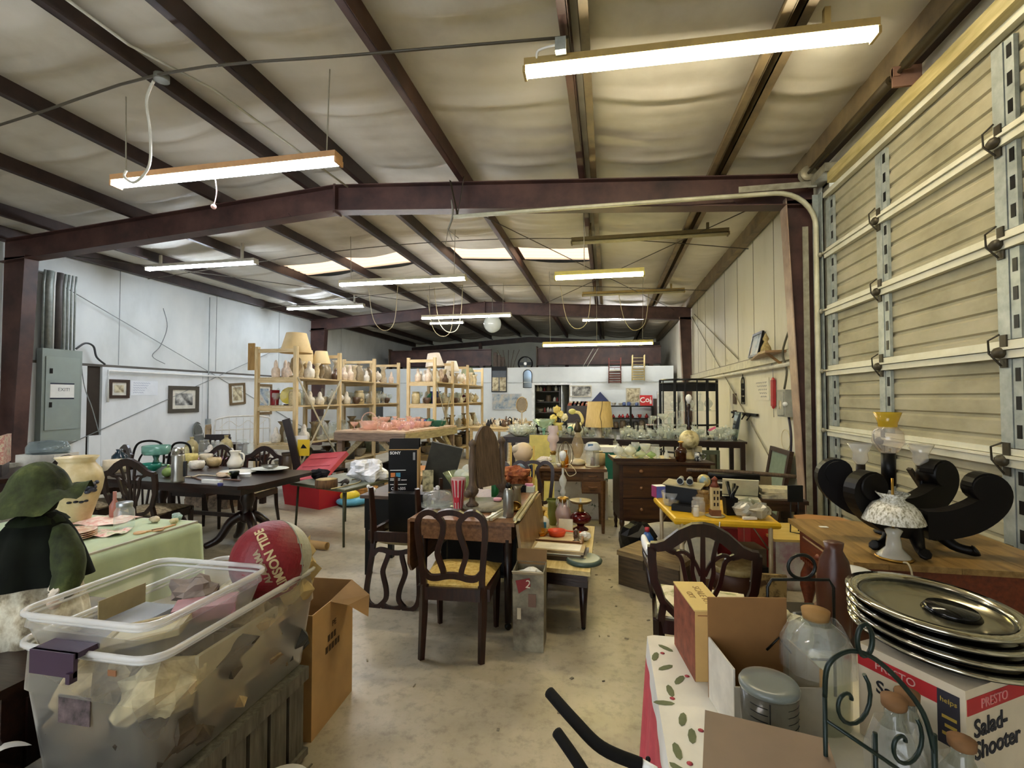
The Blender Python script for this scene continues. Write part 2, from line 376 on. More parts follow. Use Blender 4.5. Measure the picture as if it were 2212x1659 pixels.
# purlins -----------------------------------------------------------------
for i, x in enumerate(PUR):
    if i in (0, 9):
        m = MB().box(-0.06, 0.06, YF, YB, -0.22, -0.01)
    else:
        s = 1 if x > -3.75 else -1
        m = MB().box(-0.006, 0.006, YF, YB, -0.205, 0.0).box(-0.07 if s > 0 else 0, 0 if s > 0 else 0.07, YF, YB, -0.205, -0.195).box(0 if s > 0 else -0.07, 0.07 if s > 0 else 0, YF, YB, -0.01, 0.0)
        m.box((-0.07 if s > 0 else 0.064), (-0.064 if s > 0 else 0.07), YF, YB, -0.195, -0.175)
    o = ST('purlin', m, steel_dark if x < -2.5 else (steel_red if x < 0 else steel_tan), (x, 0, roof_z(x) - 0.005)); tag(o, 'long roof purlin running the length of the hall')  # purlins on the right take the lit beige as their colour
for x in (1.27, -0.27):   # stiffener channel beside the right-hand purlins, its lit tan put into the colour
    o = ST('purlin', MB().box(0.075, 0.15, YF, YB, -0.19, -0.17).box(0.075, 0.08, YF, YB, -0.19, -0.05), steel_tan, (x, 0, roof_z(x) - 0.005)); tag(o, 'tan channel coloured as lit beside a roof purlin')
# rigid frames --------------------------------------------------------------
def frame(y, name, mcol):
    r = link(name, None); r.location = (0, y, 0); tag(r, 'red-brown rigid steel frame spanning the hall', None, None, 'structure')
    tz = lambda x: roof_z(x) - 0.21
    dz = lambda x: 0.36
    xs = [XL + 0.02, -3.75, XR - 0.02]
    web = [(x, tz(x)) for x in xs] + [(x, tz(x) - dz(x)) for x in reversed(xs)]
    P(r, 'rafter_web', MB().prism(web, 0.012), mcol)
    for nm, off in (('top_flange', -0.006), ('bottom_flange', -0.36)):
        mb = MB()
        for i in range(2):
            a, b = xs[i], xs[i + 1]
            mb.add([(a, -0.1, tz(a) + off), (b, -0.1, tz(b) + off), (b, 0.1, tz(b) + off), (a, 0.1, tz(a) + off), (a, -0.1, tz(a) + off - 0.012), (b, -0.1, tz(b) + off - 0.012), (b, 0.1, tz(b) + off - 0.012), (a, 0.1, tz(a) + off - 0.012)],
                   [(0, 1, 2, 3), (7, 6, 5, 4), (0, 4, 5, 1), (3, 2, 6, 7), (0, 3, 7, 4), (1, 5, 6, 2)])
        P(r, nm, mb, mcol)
    P(r, 'ridge_splice', MB().box(-3.765, -3.735, -0.09, 0.09, tz(-3.75) - 0.40, tz(-3.75) + 0.01), mcol)
    for x in (-7.2, -4.75, 1.27): P(r, 'fly_brace', MB().bar((x, 0.1, roof_z(x) - 0.2), (x + 0.28, -0.01, tz(x + 0.2) - 0.33), 0.045, 0.006), mcol)
    for x in (XL, XR):
        s = 1 if x < 0 else -1
        t, bt = (0.58, 0.40) if s > 0 else (0.34, 0.17)
        zt = 3.92
        P(r, 'column_web', MB().prism([(x + s * 0.01, 0), (x + s * bt, 0), (x + s * t, zt), (x + s * 0.01, zt)], 0.012), mcol)
        P(r, 'column_flange', MB().add([(x + s * bt, -0.1, 0), (x + s * bt, 0.1, 0), (x + s * t, 0.1, zt), (x + s * t, -0.1, zt), (x + s * (bt + .012), -0.1, 0), (x + s * (bt + .012), 0.1, 0), (x + s * (t + .012), 0.1, zt), (x + s * (t + .012), -0.1, zt)],
            [(0, 1, 2, 3), (7, 6, 5, 4), (0, 4, 5, 1), (1, 5, 6, 2), (2, 6, 7, 3), (3, 7, 4, 0)]), mcol if s > 0 else ramp_mat('pale_flange', [(0.3, '#8d7566'), (0.7, '#b39c88')], 5, 0.5))  # right column's inner flange is coloured paler than its web
    return r
for i, y in enumerate(FRAMES): frame(y, 'steel_frame', steel_red)
P(wb, 'end_rafter', MB().prism([(XL, 4.15), (-3.75, 4.55), (XR, 4.15), (XR, 3.92), (-3.75, 4.3), (XL, 3.92)], 0.1, 'xz', YB - 0.06), steel_dark)
for x in (-6.2, -1.9): P(wb, 'end_post', MB().box(x - 0.08, x + 0.08, YB - 0.16, YB - 0.01, 2.6, 4.3), steel_red)
# ================================================================ OVERHEAD SECTIONAL DOOR (right)
dr = link('door_1', None); tag(dr, 'large ribbed sectional overhead door in the right wall', None, None, 'structure')
door_skin = ramp_mat('door_skin', [(0.25, '#878167'), (0.5, '#a7a186'), (0.75, '#bcb69d')], 1.6, 0.6, 0, (1, 1, 2), 0.03, 8)
rail_m = ramp_mat('door_rail', [(0.3, '#cfcdb6'), (0.7, '#e4e2d0')], 5, 0.5)
ZB = [0.0, 0.62, 1.235, 1.89, 2.555, 3.19, 3.83]; DY0, DY1 = 0.35, 5.86; DX = 2.41
for k in range(6):
    z0, z1 = ZB[k] + 0.002, ZB[k + 1] - 0.002
    prof = []; n = 5
    for i in range(n):
        a = z0 + (z1 - z0) * i / n; b = z0 + (z1 - z0) * (i + 1) / n
        prof += [(DX, a), (DX, b - 0.045), (DX + 0.016, b - 0.03), (DX + 0.016, b - 0.012), (DX, b)]
    mb = MB(); vs = [(x, DY0, z) for x, z in prof] + [(x, DY1, z) for x, z in prof]; L = len(prof)
    mb.add(vs, [(i, i + 1, L + i + 1, L + i) for i in range(L - 1)]); mb.box(DX + 0.02, DX + 0.045, DY0, DY1, z0, z1)
    P(dr, 'door_section', mb, door_skin)
    if k: P(dr, 'strut', MB().box(DX - 0.05, DX - 0.004, DY0, DY1, ZB[k] - 0.055, ZB[k] - 0.008).box(DX - 0.065, DX - 0.004, DY0, DY1, ZB[k] - 0.004, ZB[k] + 0.012).box(DX - 0.03, DX - 0.004, DY0, DY1, ZB[k] + 0.016, ZB[k] + 0.055), rail_m)
P(dr, 'light_seal_jamb', MB().box(2.40, 2.5, 5.80, 5.97, 0, 4.0).box(2.40, 2.5, 0.25, 0.42, 0, 4.0), galv_dirty)  # boxes added to close the gap where daylight leaked past the door
P(dr, 'top_rail', MB().box(DX - 0.05, DX, DY0, DY1, 3.81, 3.86), rail_m)
for y in (5.80, 4.80, 3.46, 2.1, 0.75):
    for k in range(6):
        P(dr, 'stile', MB().box(DX - 0.03, DX - 0.002, y - 0.045, y + 0.045, ZB[k] + 0.06, ZB[k + 1] - 0.06), galv)
        P(dr, 'stile_web', MB().box(DX - 0.025, DX - 0.001, y - 0.12, y - 0.05, ZB[k] + 0.06, ZB[k + 1] - 0.06), galv)
        for j in range(3): P(dr, 'slot', MB().box(DX - 0.028, DX - 0.0255, y - 0.105, y - 0.07, ZB[k] + 0.12 + j * 0.17, ZB[k] + 0.2 + j * 0.17), black_p)
    for k in range(1, 6):
        if y in (4.80, 3.46, 2.1):
            h = MB().sph((DX - 0.06, y, ZB[k] - 0.02), 0.045, (0.7, 1.1, 0.8), 8, 5).tube([(DX - 0.07, y - 0.02, ZB[k] + 0.09), (DX - 0.09, y + 0.04, ZB[k] + 0.06), (DX - 0.08, y + 0.05, ZB[k] - 0.02), (DX - 0.05, y, ZB[k] - 0.1)], 0.006, 5).box(DX - 0.04, DX - 0.02, y - 0.025, y + 0.025, ZB[k] - 0.11, ZB[k] + 0.09)
            P(dr, 'hinge', h, mat('#463f30', 0.5, 0.4))
        elif y == 5.80: P(dr, 'hinge', MB().tube([(DX - 0.05, y, ZB[k]), (DX - 0.07, y + 0.12, ZB[k])], 0.012, 6).sph((DX - 0.07, y + 0.1, ZB[k]), 0.028, seg=8, rings=5), galv_dirty)
# tracks
ty = 5.95
arcp = [(2.32, ty, 3.3 + 0.0)] + [(2.32 - 0.42 + 0.42 * cos(a), ty, 3.52 + 0.42 * sin(a)) for a in [pi / 2 * i / 8 for i in range(9)]]
pts = [(2.32, ty, 0.02), (2.32, ty, 1.2), (2.32, ty, 2.4)] + arcp + [(1.0, ty, 3.945), (-0.4, ty, 3.95), (-1.95, ty, 3.95)]
P(dr, 'track', MB().tube(pts, 0.035, 8, flat=0.75), ramp_mat('track_paint', [(0.3, '#b5b294'), (0.7, '#d6d4ba')], 6, 0.45, 0.1))
P(dr, 'track_angle', MB().box(2.30, 2.37, ty + 0.03, ty + 0.04, 0, 3.9).box(2.36, 2.37, ty - 0.05, ty + 0.04, 0, 3.9), galv)
P(dr, 'track_angle', MB().box(2.2, 2.26, ty + 0.05, ty + 0.06, 0, 3.55), galv_dirty)
P(dr, 'track_hanger', MB().box(1.5, 2.32, ty - 0.05, ty - 0.045, 3.96, 4.03), galv_dirty)
P(dr, 'hanger_strap', MB().bar((-1.9, ty, 3.96), (-1.83, 6.0, 4.50), 0.035, 0.004).bar((-1.9, ty, 3.96), (-2.02, 6.0, 4.46), 0.035, 0.004), mat('#5a5448', 0.5, 0.5))
# spring shaft, drum, header
P(dr, 'spring_shaft', MB().tube([(2.24, 6.05, 4.13), (2.24, 0.4, 4.13)], 0.016, 8), mat('#4e4430', 0.4, 0.6))
P(dr, 'torsion_spring', MB().tube([(2.24, 5.4, 4.13), (2.24, 4.3, 4.13)], 0.042, 10), mat('#4a3f2a', 0.5, 0.4))
P(dr, 'torsion_spring', MB().tube([(2.24, 4.1, 4.13), (2.24, 2.2, 4.13)], 0.042, 10), mat('#4a3f2a', 0.5, 0.4))
P(dr, 'center_bracket', MB().box(2.2, 2.40, 4.2, 4.22, 4.02, 4.18).box(2.20, 2.25, 4.19, 4.23, 4.1, 4.17), mat('#8d6a58', 0.6))
P(dr, 'cable_drum', MB().lathe([(0.02, 0), (0.085, 0), (0.085, 0.012), (0.06, 0.02), (0.06, 0.06), (0.085, 0.068), (0.085, 0.08), (0.02, 0.08)], 18, (2.24, 5.99, 4.13), rot=(pi / 2, 0, 0)), mat('#a79f84', 0.45, 0.3))
P(dr, 'end_bracket', MB().box(2.2, 2.40, 5.98, 6.0, 4.0, 4.2).box(2.26, 2.40, 5.55, 5.98, 3.98, 4.07), galv_dirty)
hb = ST('trim_1', MB().box(2.30, 2.395, 0.3, 5.6, 3.87, 3.985), wood('#a3935a', '#cdbf88', 3, 0.6, 'y')); tag(hb, 'wooden header board above the overhead door')
hb = ST('trim_2', MB().box(2.33, 2.40, 0.3, 5.9, 4.18, 4.3), steel_dark); tag(hb, 'dark steel header channel over the overhead door')
# outside ground beyond the open doorway behind the viewer is part of the floor slab
# ================================================================ FLUORESCENT FIXTURES
def fixture(y, x0, x1, z, label, lit=True, col='#ffffff', hang=None, roof=True, dz=0.0, dy=0.0, body='#b98d62', tubes=2):
    L = x1 - x0; o = T('fluorescent_light', label, 'ceiling light', ((x0 + x1) / 2, y, z), atan2(dy, L), 'fluorescent lights under the roof')
    o.rotation_euler = (0, -atan2(dz, L), atan2(dy, L)); h = L / 2
    P(o, 'housing', MB().box(-h, h, -0.065, 0.065, 0.02, 0.075).box(-h - 0.01, -h + 0.01, -0.06, 0.06, -0.03, 0.02).box(h - 0.01, h + 0.01, -0.06, 0.06, -0.03, 0.02), mat(body, 0.5, 0, 0.1))
    for s in ((-0.034, 0.034) if tubes == 2 else (0,)):
        tb = P(o, 'tube', MB().tube([(-h + 0.012, s, -0.004), (h - 0.012, s, -0.004)], 0.019, 10), emis(col, TUBE_W if col != '#fff2a8' else TUBE_Y) if lit else mat('#b9b08a', 0.3))
    if hang:
        for hx in hang: P(o, 'chain', MB().tube([(hx, 0, 0.075), (hx * 1.02, 0, roof_z((x0 + x1) / 2 + hx) - z - 0.14)], 0.006, 5), mat('#a59f8d', 0.5))
    else:
        for hx in (-0.75 * h, 0.75 * h): P(o, 'bracket', MB().box(hx - 0.02, hx + 0.02, -0.02, 0.02, 0.075, roof_z((x0 + x1) / 2 + hx) - z - 0.10), mat(body, 0.5, 0, 0.1))
    return o
fixture(3.68, -0.62, 1.84, 4.13, col='#fff3d2', label='lit fluorescent strip under a wooden board nearest the overhead door', body='#a8915a', dz=-0.02, dy=0.05)
fixture(3.89, -4.8, -2.36, 3.72, col='#eaf3ff', label='lit fluorescent strip hanging nearest the viewer over the totes', hang=(-1.1, 1.1), body='#c79a6b')
fixture(7.85, -8.88, -6.44, 4.12, col='#e4f0ff', label='lit fluorescent strip above the breaker panel beyond the first frame', body='#ccc7b8')
fixture(8.16, -4.89, -2.45, 3.70, 'lit fluorescent strip hanging below the ridge over the pink glass table', hang=(-1.0, 1.0), body='#c9c1a4')
fixture(12.41, -9.1, -6.7, 4.16, col='#e4f0ff', label='lit fluorescent strip near the left wall before the second frame', body='#ccc7b8')
fixture(7.98, -0.57, 1.87, 4.16, 'dark unlit fluorescent strip with dusty housing under the roof', lit=False, body='#6f6244')
fixture(6.78, -0.72, 0.5, 3.29, 'short yellowish fluorescent lamp hanging over the yellow card table', col='#fff2a8', hang=(-0.2,), body='#c9b95a')
fixture(12.17, -0.6, 1.84, 4.16, 'unlit tan fluorescent strip before the second steel frame', lit=False, body='#a98f52')
fixture(12.19, -4.88, -2.44, 3.72, 'lit fluorescent strip hanging in front of the second frame ridge', hang=(-1, 1), body='#c9c1a4')
fixture(15.9, -0.79, 1.65, 4.12, 'lit white fluorescent strip just behind the second steel frame', body='#d5d2c8')
fixture(11.0, -1.45, 0.99, 2.79, 'low hanging yellowish fluorescent strip above the clear glass table', col='#fff2a8', hang=(-1.05, 0.0, 1.0), body='#d9c766')
fixture(16.0, -6.1, -4.88, 4.19, 'short lit fluorescent lamp behind the second frame near the ridge', body='#d5d2c8')
fixture(-1.2, -4.8, -2.36, 4.1, 'added unseen fluorescent strip behind the viewer on the ridge row')  # unseen lamp added for light from behind the viewer
# ================================================================ SHARED FURNITURE BUILDERS
mahog = wood('#0e0504', '#28120b', 6, 0.32, 'z'); mahog_x = wood('#120705', '#2f180f', 5, 0.3, 'x')
oak = wood('#5a3a20', '#8a5f38', 5, 0.4, 'x'); walnut = wood('#1e100a', '#422817', 5, 0.4, 'x'); oldwood = wood('#3b2e24', '#6a5643', 6, 0.6, 'z')
pine = wood('#bea274', '#e0cda2', 4, 0.6, 'z'); pine_x = wood('#bea274', '#e0cda2', 4, 0.6, 'x'); pine_y = wood('#b39b70', '#d8c49a', 4, 0.6, 'y')
greywood = wood('#6d5b4e', '#9a8574', 4, 0.7, 'x'); greywood_y = wood('#84785c', '#b3a680', 4, 0.7, 'y')
brass = mat('#a4803a', 0.3, 0.85, 0.1); chrome = mat('#d8d8d6', 0.12, 1.0, 0); steel = mat('#9c9a94', 0.3, 0.8, 0.1)
porc = mat('#e9e4d6', 0.25, 0, 0.04); porc_w = mat('#eeeeea', 0.25, 0, 0.03); cream = mat('#d9cba4', 0.4, 0, 0.06)
card = mat('#b5925f', 0.75, 0, 0.08, 5); card_in = mat('#8e6d42', 0.8, 0, 0.1, 5)
paper = mat('#ecebe4', 0.8, 0, 0.03); ink = mat('#2b2b33', 0.8, 0, 0)
G_clear = glass('#f8fcfa', 0.16, '#ffffff'); G_cut = glass('#f4f8f4', 0.36, '#fbfbf4', 0.08); G_green = glass('#cfeee0', 0.18, '#a9d8c4')
G_teal = glass('#4fb3a0', 0.35, '#1f8f7d'); G_pink = glass('#fff4ef', 0.30, '#fbd2c0'); G_rose = glass('#fdf0f4', 0.30, '#f3cbd6'); G_blue = glass('#5f86e0', 0.4, '#3a5cc0')
G_amber = glass('#d9a233', 0.35, '#c78a1c'); G_brown = glass('#6b3d1c', 0.5, '#4a2610'); G_red = glass('#8a1018', 0.5, '#6a0c12'); G_emer = glass('#2d7a4a', 0.45, '#2f6a3a')
frost = glass('#f2f4f2', 0.42, '#e8ebe8', 0.25); bag_m = glass('#fbfbfb', 0.55, '#f2f1ee', 0.2)
def leg_taper(p0, p1, a, b, mb=None):
    mb = mb or MB(); return mb.tube([p0, p1], [a, b], 4, smooth=False)
def shield_chair(label, loc, rz, seatm=None, arms=False, group='shield-back dining chairs', near=True):
    o = T('dining_chair', label, 'chair', loc, rz, group); w = 0.25; mw = mahog
    sm = seatm or ramp_mat('seat_damask', [(0.35, '#6b5c46'), (0.6, '#a89878')], 30, 0.9)
    P(o, 'seat', MB().grid(lambda u, v: ((u - 0.5) * (0.44 + 0.06 * v), -0.21 + 0.44 * v, 0.44 + 0.035 * (1 - (2 * u - 1) ** 4) * (1 - (2 * v - 1) ** 4)), 8, 8).box(-0.22, 0.22, -0.21, 0.23, 0.41, 0.442), sm)
    P(o, 'seat_rail', MB().box(-0.25, 0.25, 0.215, 0.24, 0.36, 0.43).box(-0.23, 0.23, -0.235, -0.21, 0.36, 0.43).box(-0.245, -0.22, -0.22, 0.22, 0.36, 0.43).box(0.22, 0.245, -0.22, 0.22, 0.36, 0.43), mw)
    for s in (-1, 1):
        P(o, 'leg', MB().tube([(s * 0.235, 0.215, 0.40), (s * 0.235, 0.215, 0)], [0.032, 0.02], 4, smooth=False), mw)
        P(o, 'leg', MB().tube([(s * 0.215, -0.22, 0.42), (s * 0.215, -0.24, 0.2), (s * 0.215, -0.29, 0)], [0.03, 0.027, 0.022], 4, smooth=False), mw)
    lean = Matrix.Translation((0, -0.225, 0.42)) @ Matrix.Rotation(radians(9), 4, 'X')
    crest = [(-0.255, 0.405), (-0.22, 0.40), (-0.17, 0.415), (-0.10, 0.475), (-0.04, 0.505), (0, 0.51), (0.04, 0.505), (0.10, 0.475), (0.17, 0.415), (0.22, 0.40), (0.255, 0.405)]
    P(o, 'crest_rail', MB().strip(crest, [0.03, .045, .055, .06, .065, .066, .065, .06, .055, .045, 0.03], 0.03).xf(lean), mw)
    for s in (-1, 1):
        st = [(s * 0.245, 0.40), (s * 0.245, 0.32), (s * 0.235, 0.22), (s * 0.195, 0.11), (s * 0.13, 0.045), (s * 0.05, 0.02), (0, 0.018)]
        P(o, 'stile', MB().strip(st, [0.045, .042, .038, .034, .03, .03, .03], 0.03).strip([(s * 0.21, -0.02), (s * 0.19, 0.10)], 0.035, 0.03).xf(lean), mw)
        for x1, x2, xt, zt in ((0.02, 0.075, 0.17, 0.40), (0.012, 0.035, 0.07, 0.47)):
            rib = [(s * x1, 0.02), (s * x1 * 1.3, 0.1), (s * x2, 0.22), (s * (x2 + 0.015), 0.29), (s * (x2 + (xt - x2) * 0.35), 0.36), (s * xt, zt)]
            P(o, 'splat_rib', MB().strip(bez2(rib, 3), 0.02, 0.016).xf(lean), mw)
        loop = [(s * 0.01, 0.27), (s * 0.04, 0.34), (s * 0.09, 0.385), (s * 0.14, 0.375), (s * 0.19, 0.40)]
        if near: P(o, 'splat_arch', MB().strip(bez2(loop, 3), 0.017, 0.016).xf(lean), mw)
    P(o, 'splat', MB().strip([(0, 0.02), (0, 0.25), (0, 0.5)], [0.02, 0.026, 0.022], 0.018).xf(lean), mw)
    if arms:
        for s in (-1, 1):
            P(o, 'arm', MB().tube(bez([(s * 0.235, -0.24, 0.66), (s * 0.27, -0.05, 0.65), (s * 0.29, 0.08, 0.64), (s * 0.30, 0.14, 0.66), (s * 0.295, 0.18, 0.69)], 4), 0.021, 6).tube(bez([(s * 0.295, 0.12, 0.64), (s * 0.27, 0.05, 0.52), (s * 0.255, 0.08, 0.42)], 4), 0.018, 6), mw)
    return o
def bez2(p, n=4): return [(q.x, q.y) for q in bez([(a, b, 0) for a, b in p], n)]
def loop_chair(label, loc, rz=0, rot=None, seat_col='#c6a757', group='loop-back chairs at the drop-leaf table'):
    o = T('dining_chair', label, 'chair', loc, rz, group, rot); mw = wood('#160805', '#35190e', 6, 0.35, 'z')
    P(o, 'seat', MB().grid(lambda u, v: ((u - 0.5) * (0.41 + 0.08 * v), -0.2 + 0.45 * v, 0.435 + 0.05 * (1 - (2 * u - 1) ** 4) * (1 - (2 * v - 1) ** 4)), 10, 10).box(-0.205, 0.205, -0.2, 0.25, 0.415, 0.437),
      ramp_mat('seat_' + seat_col, [(0.3, '#a8873c'), (0.5, seat_col), (0.75, '#d9c27d')], 38, 0.85))
    P(o, 'seat_rail', MB().box(-0.23, 0.23, 0.23, 0.26, 0.35, 0.425).box(-0.2, 0.2, -0.225, -0.2, 0.35, 0.425).box(-0.235, -0.205, -0.21, 0.24, 0.35, 0.425).box(0.205, 0.235, -0.21, 0.24, 0.35, 0.425), mw)
    for s in (-1, 1):
        P(o, 'leg', MB().tube([(s * 0.21, 0.225, 0.42), (s * 0.205, 0.23, 0)], [0.032, 0.018], 4, smooth=False), mw)
        P(o, 'leg', MB().tube([(s * 0.19, -0.205, 0.44), (s * 0.19, -0.215, 0.25), (s * 0.19, -0.255, 0)], [0.032, 0.028, 0.022], 4, smooth=False), mw)
    lean = Matrix.Translation((0, -0.21, 0.42)) @ Matrix.Rotation(radians(8), 4, 'X')
    for s in (-1, 1):
        st = [(s * 0.185, -0.02), (s * 0.19, 0.1), (s * 0.205, 0.25), (s * 0.215, 0.38), (s * 0.20, 0.45), (s * 0.155, 0.485), (s * 0.11, 0.482), (s * 0.085, 0.462)]
        P(o, 'stile', MB().strip(bez2(st, 3), 0.036, 0.028).xf(lean), mw)
        sp = [(s * 0.085, 0.462), (s * 0.052, 0.42), (s * 0.055, 0.35), (s * 0.085, 0.26), (s * 0.09, 0.21), (s * 0.06, 0.12), (s * 0.055, 0.075)]
        P(o, 'splat', MB().strip(bez2(sp, 3), 0.034, 0.022).xf(lean), mw)
    P(o, 'crest_arch', MB().strip(bez2([(-0.085, 0.462), (-0.05, 0.482), (0, 0.49), (0.05, 0.482), (0.085, 0.462)], 3), 0.036, 0.028).xf(lean), mw)
    P(o, 'back_rail', MB().strip(bez2([(-0.19, 0.115), (-0.15, 0.072), (-0.1, 0.068), (-0.05, 0.08), (0, 0.085), (0.05, 0.08), (0.1, 0.068), (0.15, 0.072), (0.19, 0.115)], 3), 0.036, 0.026).xf(lean), mw)
    return o
# ================================================================ FOREGROUND LEFT: TOTES, BALL, DOLL
def tote(o, name, x0, x1, y0, y1, z0, z1, m, rim=0.018, tp=0.05, r=0.07):
    def ring(a, z, off=0.0):
        pts = []
        hx, hy = (x1 - x0) / 2 - a + off, (y1 - y0) / 2 - a + off
        for k, (sx, sy) in enumerate(((1, 1), (-1, 1), (-1, -1), (1, -1))):
            for i in range(5):
                t = pi / 2 * (k + i / 4); rr = r
                pts.append(((x0 + x1) / 2 + sx * (hx - rr) + rr * cos(t), (y0 + y1) / 2 + sy * (hy - rr) + rr * sin(t), z))
        return pts
    mb = MB(); rings = [ring(tp, z0), ring(tp * 0.45, z0 + (z1 - z0) * 0.62), ring(tp * 0.3, z0 + (z1 - z0) * 0.64), ring(0.02, z1 - 0.02)]
    n = 20; vs = [p for q in rings for p in q]; fs = [(k * n + i, k * n + (i + 1) % n, (k + 1) * n + (i + 1) % n, (k + 1) * n + i) for k in range(3) for i in range(n)]
    fs.append(tuple(reversed(range(n)))); mb.add(vs, fs, True); P(o, name, mb, m)
    P(o, 'rim', MB().tube(ring(0.012, z1 - 0.012), 0.010, 6, True).tube(ring(0.02, z1 - 0.03), 0.005, 5, True), glass('#ffffff', 0.45, '#f2f3f2', 0.25))
# slatted crate under the tote
cr = T('slatted_crate', 'dark grey slatted wooden crate under the big clear tote', 'crate', (-1.58, 1.6, 0))
cg = wood('#3f3d33', '#6b675a', 6, 0.7, 'z')
P(cr, 'top_rail', MB().box(0.24, 0.27, -0.45, 0.36, 0.35, 0.405), cg)
P(cr, 'top_rail', MB().box(-0.27, -0.24, -0.45, 0.36, 0.35, 0.405), cg); P(cr, 'bottom_board', MB().box(-0.27, 0.27, -0.45, 0.36, 0.02, 0.05), cg); P(cr, 'lid_board', MB().box(-0.24, 0.24, -0.45, 0.36, 0.375, 0.405), cg)
for i in range(7):
    for s in (-1, 1): P(cr, 'slat', MB().box(0.243 * s - 0.012, 0.243 * s + 0.012, -0.44 + i * 0.115, -0.345 + i * 0.115, 0.0, 0.352), cg)
for s in (-0.44, 0.345): P(cr, 'end_panel', MB().box(-0.24, 0.24, s, s + 0.012, 0, 0.38), cg)
tb = T('storage_tote', 'large clear plastic tote with purple latch stuffed with wrapped items', 'tote', (0, 0, 0))
tote(tb, 'bin', -1.86, -1.30, 1.19, 2.06, 0.412, 0.835, glass('#fbfbf6', 0.13, '#f4f2e8', 0.35))
P(tb, 'latch', MB().box(-1.71, -1.545, 1.165, 1.235, 0.825, 0.842).box(-1.71, -1.545, 1.16, 1.172, 0.772, 0.842).box(-1.56, -1.545, 1.15, 1.172, 0.76, 0.79), mat('#35203a', 0.35, 0, 0.05))
P(tb, 'sticker', MB().box(-1.665, -1.545, 1.2095, 1.2125, 0.60, 0.685), mat('#56484a', 0.6, 0, 0.5, 30))
P(tb, 'price_tag', MB().box(-1.475, -1.445, 1.2035, 1.206, 0.765, 0.782), mat('#8a5a34', 0.6))
rnd = random.Random(11)
def crumple(mb, c, r, seed, sc=(1, 1, 1), seg=12, amp=0.35):
    q = random.Random(seed); n0 = len(mb.v); mb.sph(c, r, sc, seg, seg // 2 + 1)
    for i in range(n0, len(mb.v)):
        v = Vector(mb.v[i]) - Vector(c); h = math.sin(v.x * 37 / r * 0.12 + seed) * math.cos(v.y * 41 / r * 0.11 + seed * 2) * sin(v.z * 33 / r * 0.13)
        k = 1 + amp * (h + q.uniform(-0.25, 0.25)); mb.v[i] = tuple(Vector(c) + v * k)
    for i in range(len(mb.sm)): mb.sm[i] = False
    return mb
wrap_cols = [mat('#7d6a4e', 0.85, 0, 0.4, 14), mat('#a8946c', 0.85, 0, 0.35, 14), mat('#4a4032', 0.85, 0, 0.4, 12), mat('#c9bb94', 0.85, 0, 0.3, 14), mat('#3a3a36', 0.8, 0, 0.3, 14)]
k = 0
for yy in (1.36, 1.58, 1.80, 1.94):
    for xx in (-1.70, -1.45):
        for zz in (0.50, 0.64):
            if yy > 1.7 and zz > 0.6: zz = 0.66
            S('wrapped_item', 'item wrapped in crumpled brown paper inside the big clear tote', 'parcel', crumple(MB(), (0, 0, 0), 0.118, k, (1, 0.95, 0.72), 14, 0.45), wrap_cols[k % 5], (xx + rnd.uniform(-.015, .015), yy, zz), group='paper-wrapped items in the clear tote'); k += 1
S('framed_picture', 'grey flat picture frame standing upright inside the big clear tote', 'picture frame', MB().box(-0.2, 0.2, -0.008, 0.008, 0, 0.02).box(-0.2, 0.2, -0.008, 0.008, 0.2, 0.22).box(-0.2, -0.18, -0.008, 0.008, 0.02, 0.2).box(0.18, 0.2, -0.008, 0.008, 0.02, 0.2).box(-0.18, 0.18, -0.003, 0.003, 0.02, 0.2), mat('#b3aa8c', 0.6), (-1.372, 1.62, 0.5), pi / 2)
S('paper_bag', 'crumpled tan paper bag sticking out of the tote beside the red ball', 'paper bag', crumple(MB(), (0, 0, 0), 0.10, 5, (0.7, 0.9, 1.15), 12, 0.5), mat('#b39c66', 0.85, 0, 0.15, 9), (-1.37, 1.955, 0.78))
S('paper_bag', 'torn brown paper wrapping bulging above the far end of the tote', 'paper', crumple(MB(), (0, 0, 0), 0.085, 9, (0.8, 0.8, 1.0), 12, 0.55), mat('#c3ad7c', 0.85, 0, 0.15, 9), (-1.40, 2.02, 0.85))
# open tray nested in the tote
tr = T('storage_tray', 'open clear plastic tray resting on top of the big tote', 'tray', (0, 0, 0))
tote(tr, 'bin', -1.87, -1.33, 1.20, 1.75, 0.775, 0.925, glass('#fbfcfc', 0.15, '#f2f4f4', 0.35), tp=0.045, r=0.06)
pf = T('photo_frame', 'small gilt framed picture lying in the clear tray', 'picture frame', (-1.55, 1.40, 0.79), 0, rot=(0, radians(-8), radians(28)))
P(pf, 'frame', MB().box(-0.12, 0.12, -0.085, -0.065, 0, 0.02).box(-0.12, 0.12, 0.065, 0.085, 0, 0.02).box(-0.12, -0.10, -0.065, 0.065, 0, 0.02).box(0.10, 0.12, -0.065, 0.065, 0, 0.02), mat('#a79a70', 0.5)); P(pf, 'picture', MB().box(-0.1, 0.1, -0.065, 0.065, 0.002, 0.012), mat('#c4bd9a', 0.6, 0, 0.1, 20))
P(pf, 'backing', MB().box(-0.12, 0.12, -0.085, 0.085, -0.006, 0.0), mat('#241d14', 0.6))
S('gift_box', 'low pink box with cream lid in the corner of the clear tray', 'box', MB().box(-0.1, 0.1, -0.055, 0.055, 0, 0.05), mat('#a97a80', 0.6), (-1.47, 1.56, 0.79), radians(35))
S('wrapped_item', 'mauve tissue bundle lying in the far corner of the tray', 'parcel', crumple(MB(), (0, 0, 0), 0.07, 21, (1.2, 1, 0.7), 14, 0.5), mat('#8d8078', 0.8, 0, 0.2), (-1.60, 1.64, 0.838))
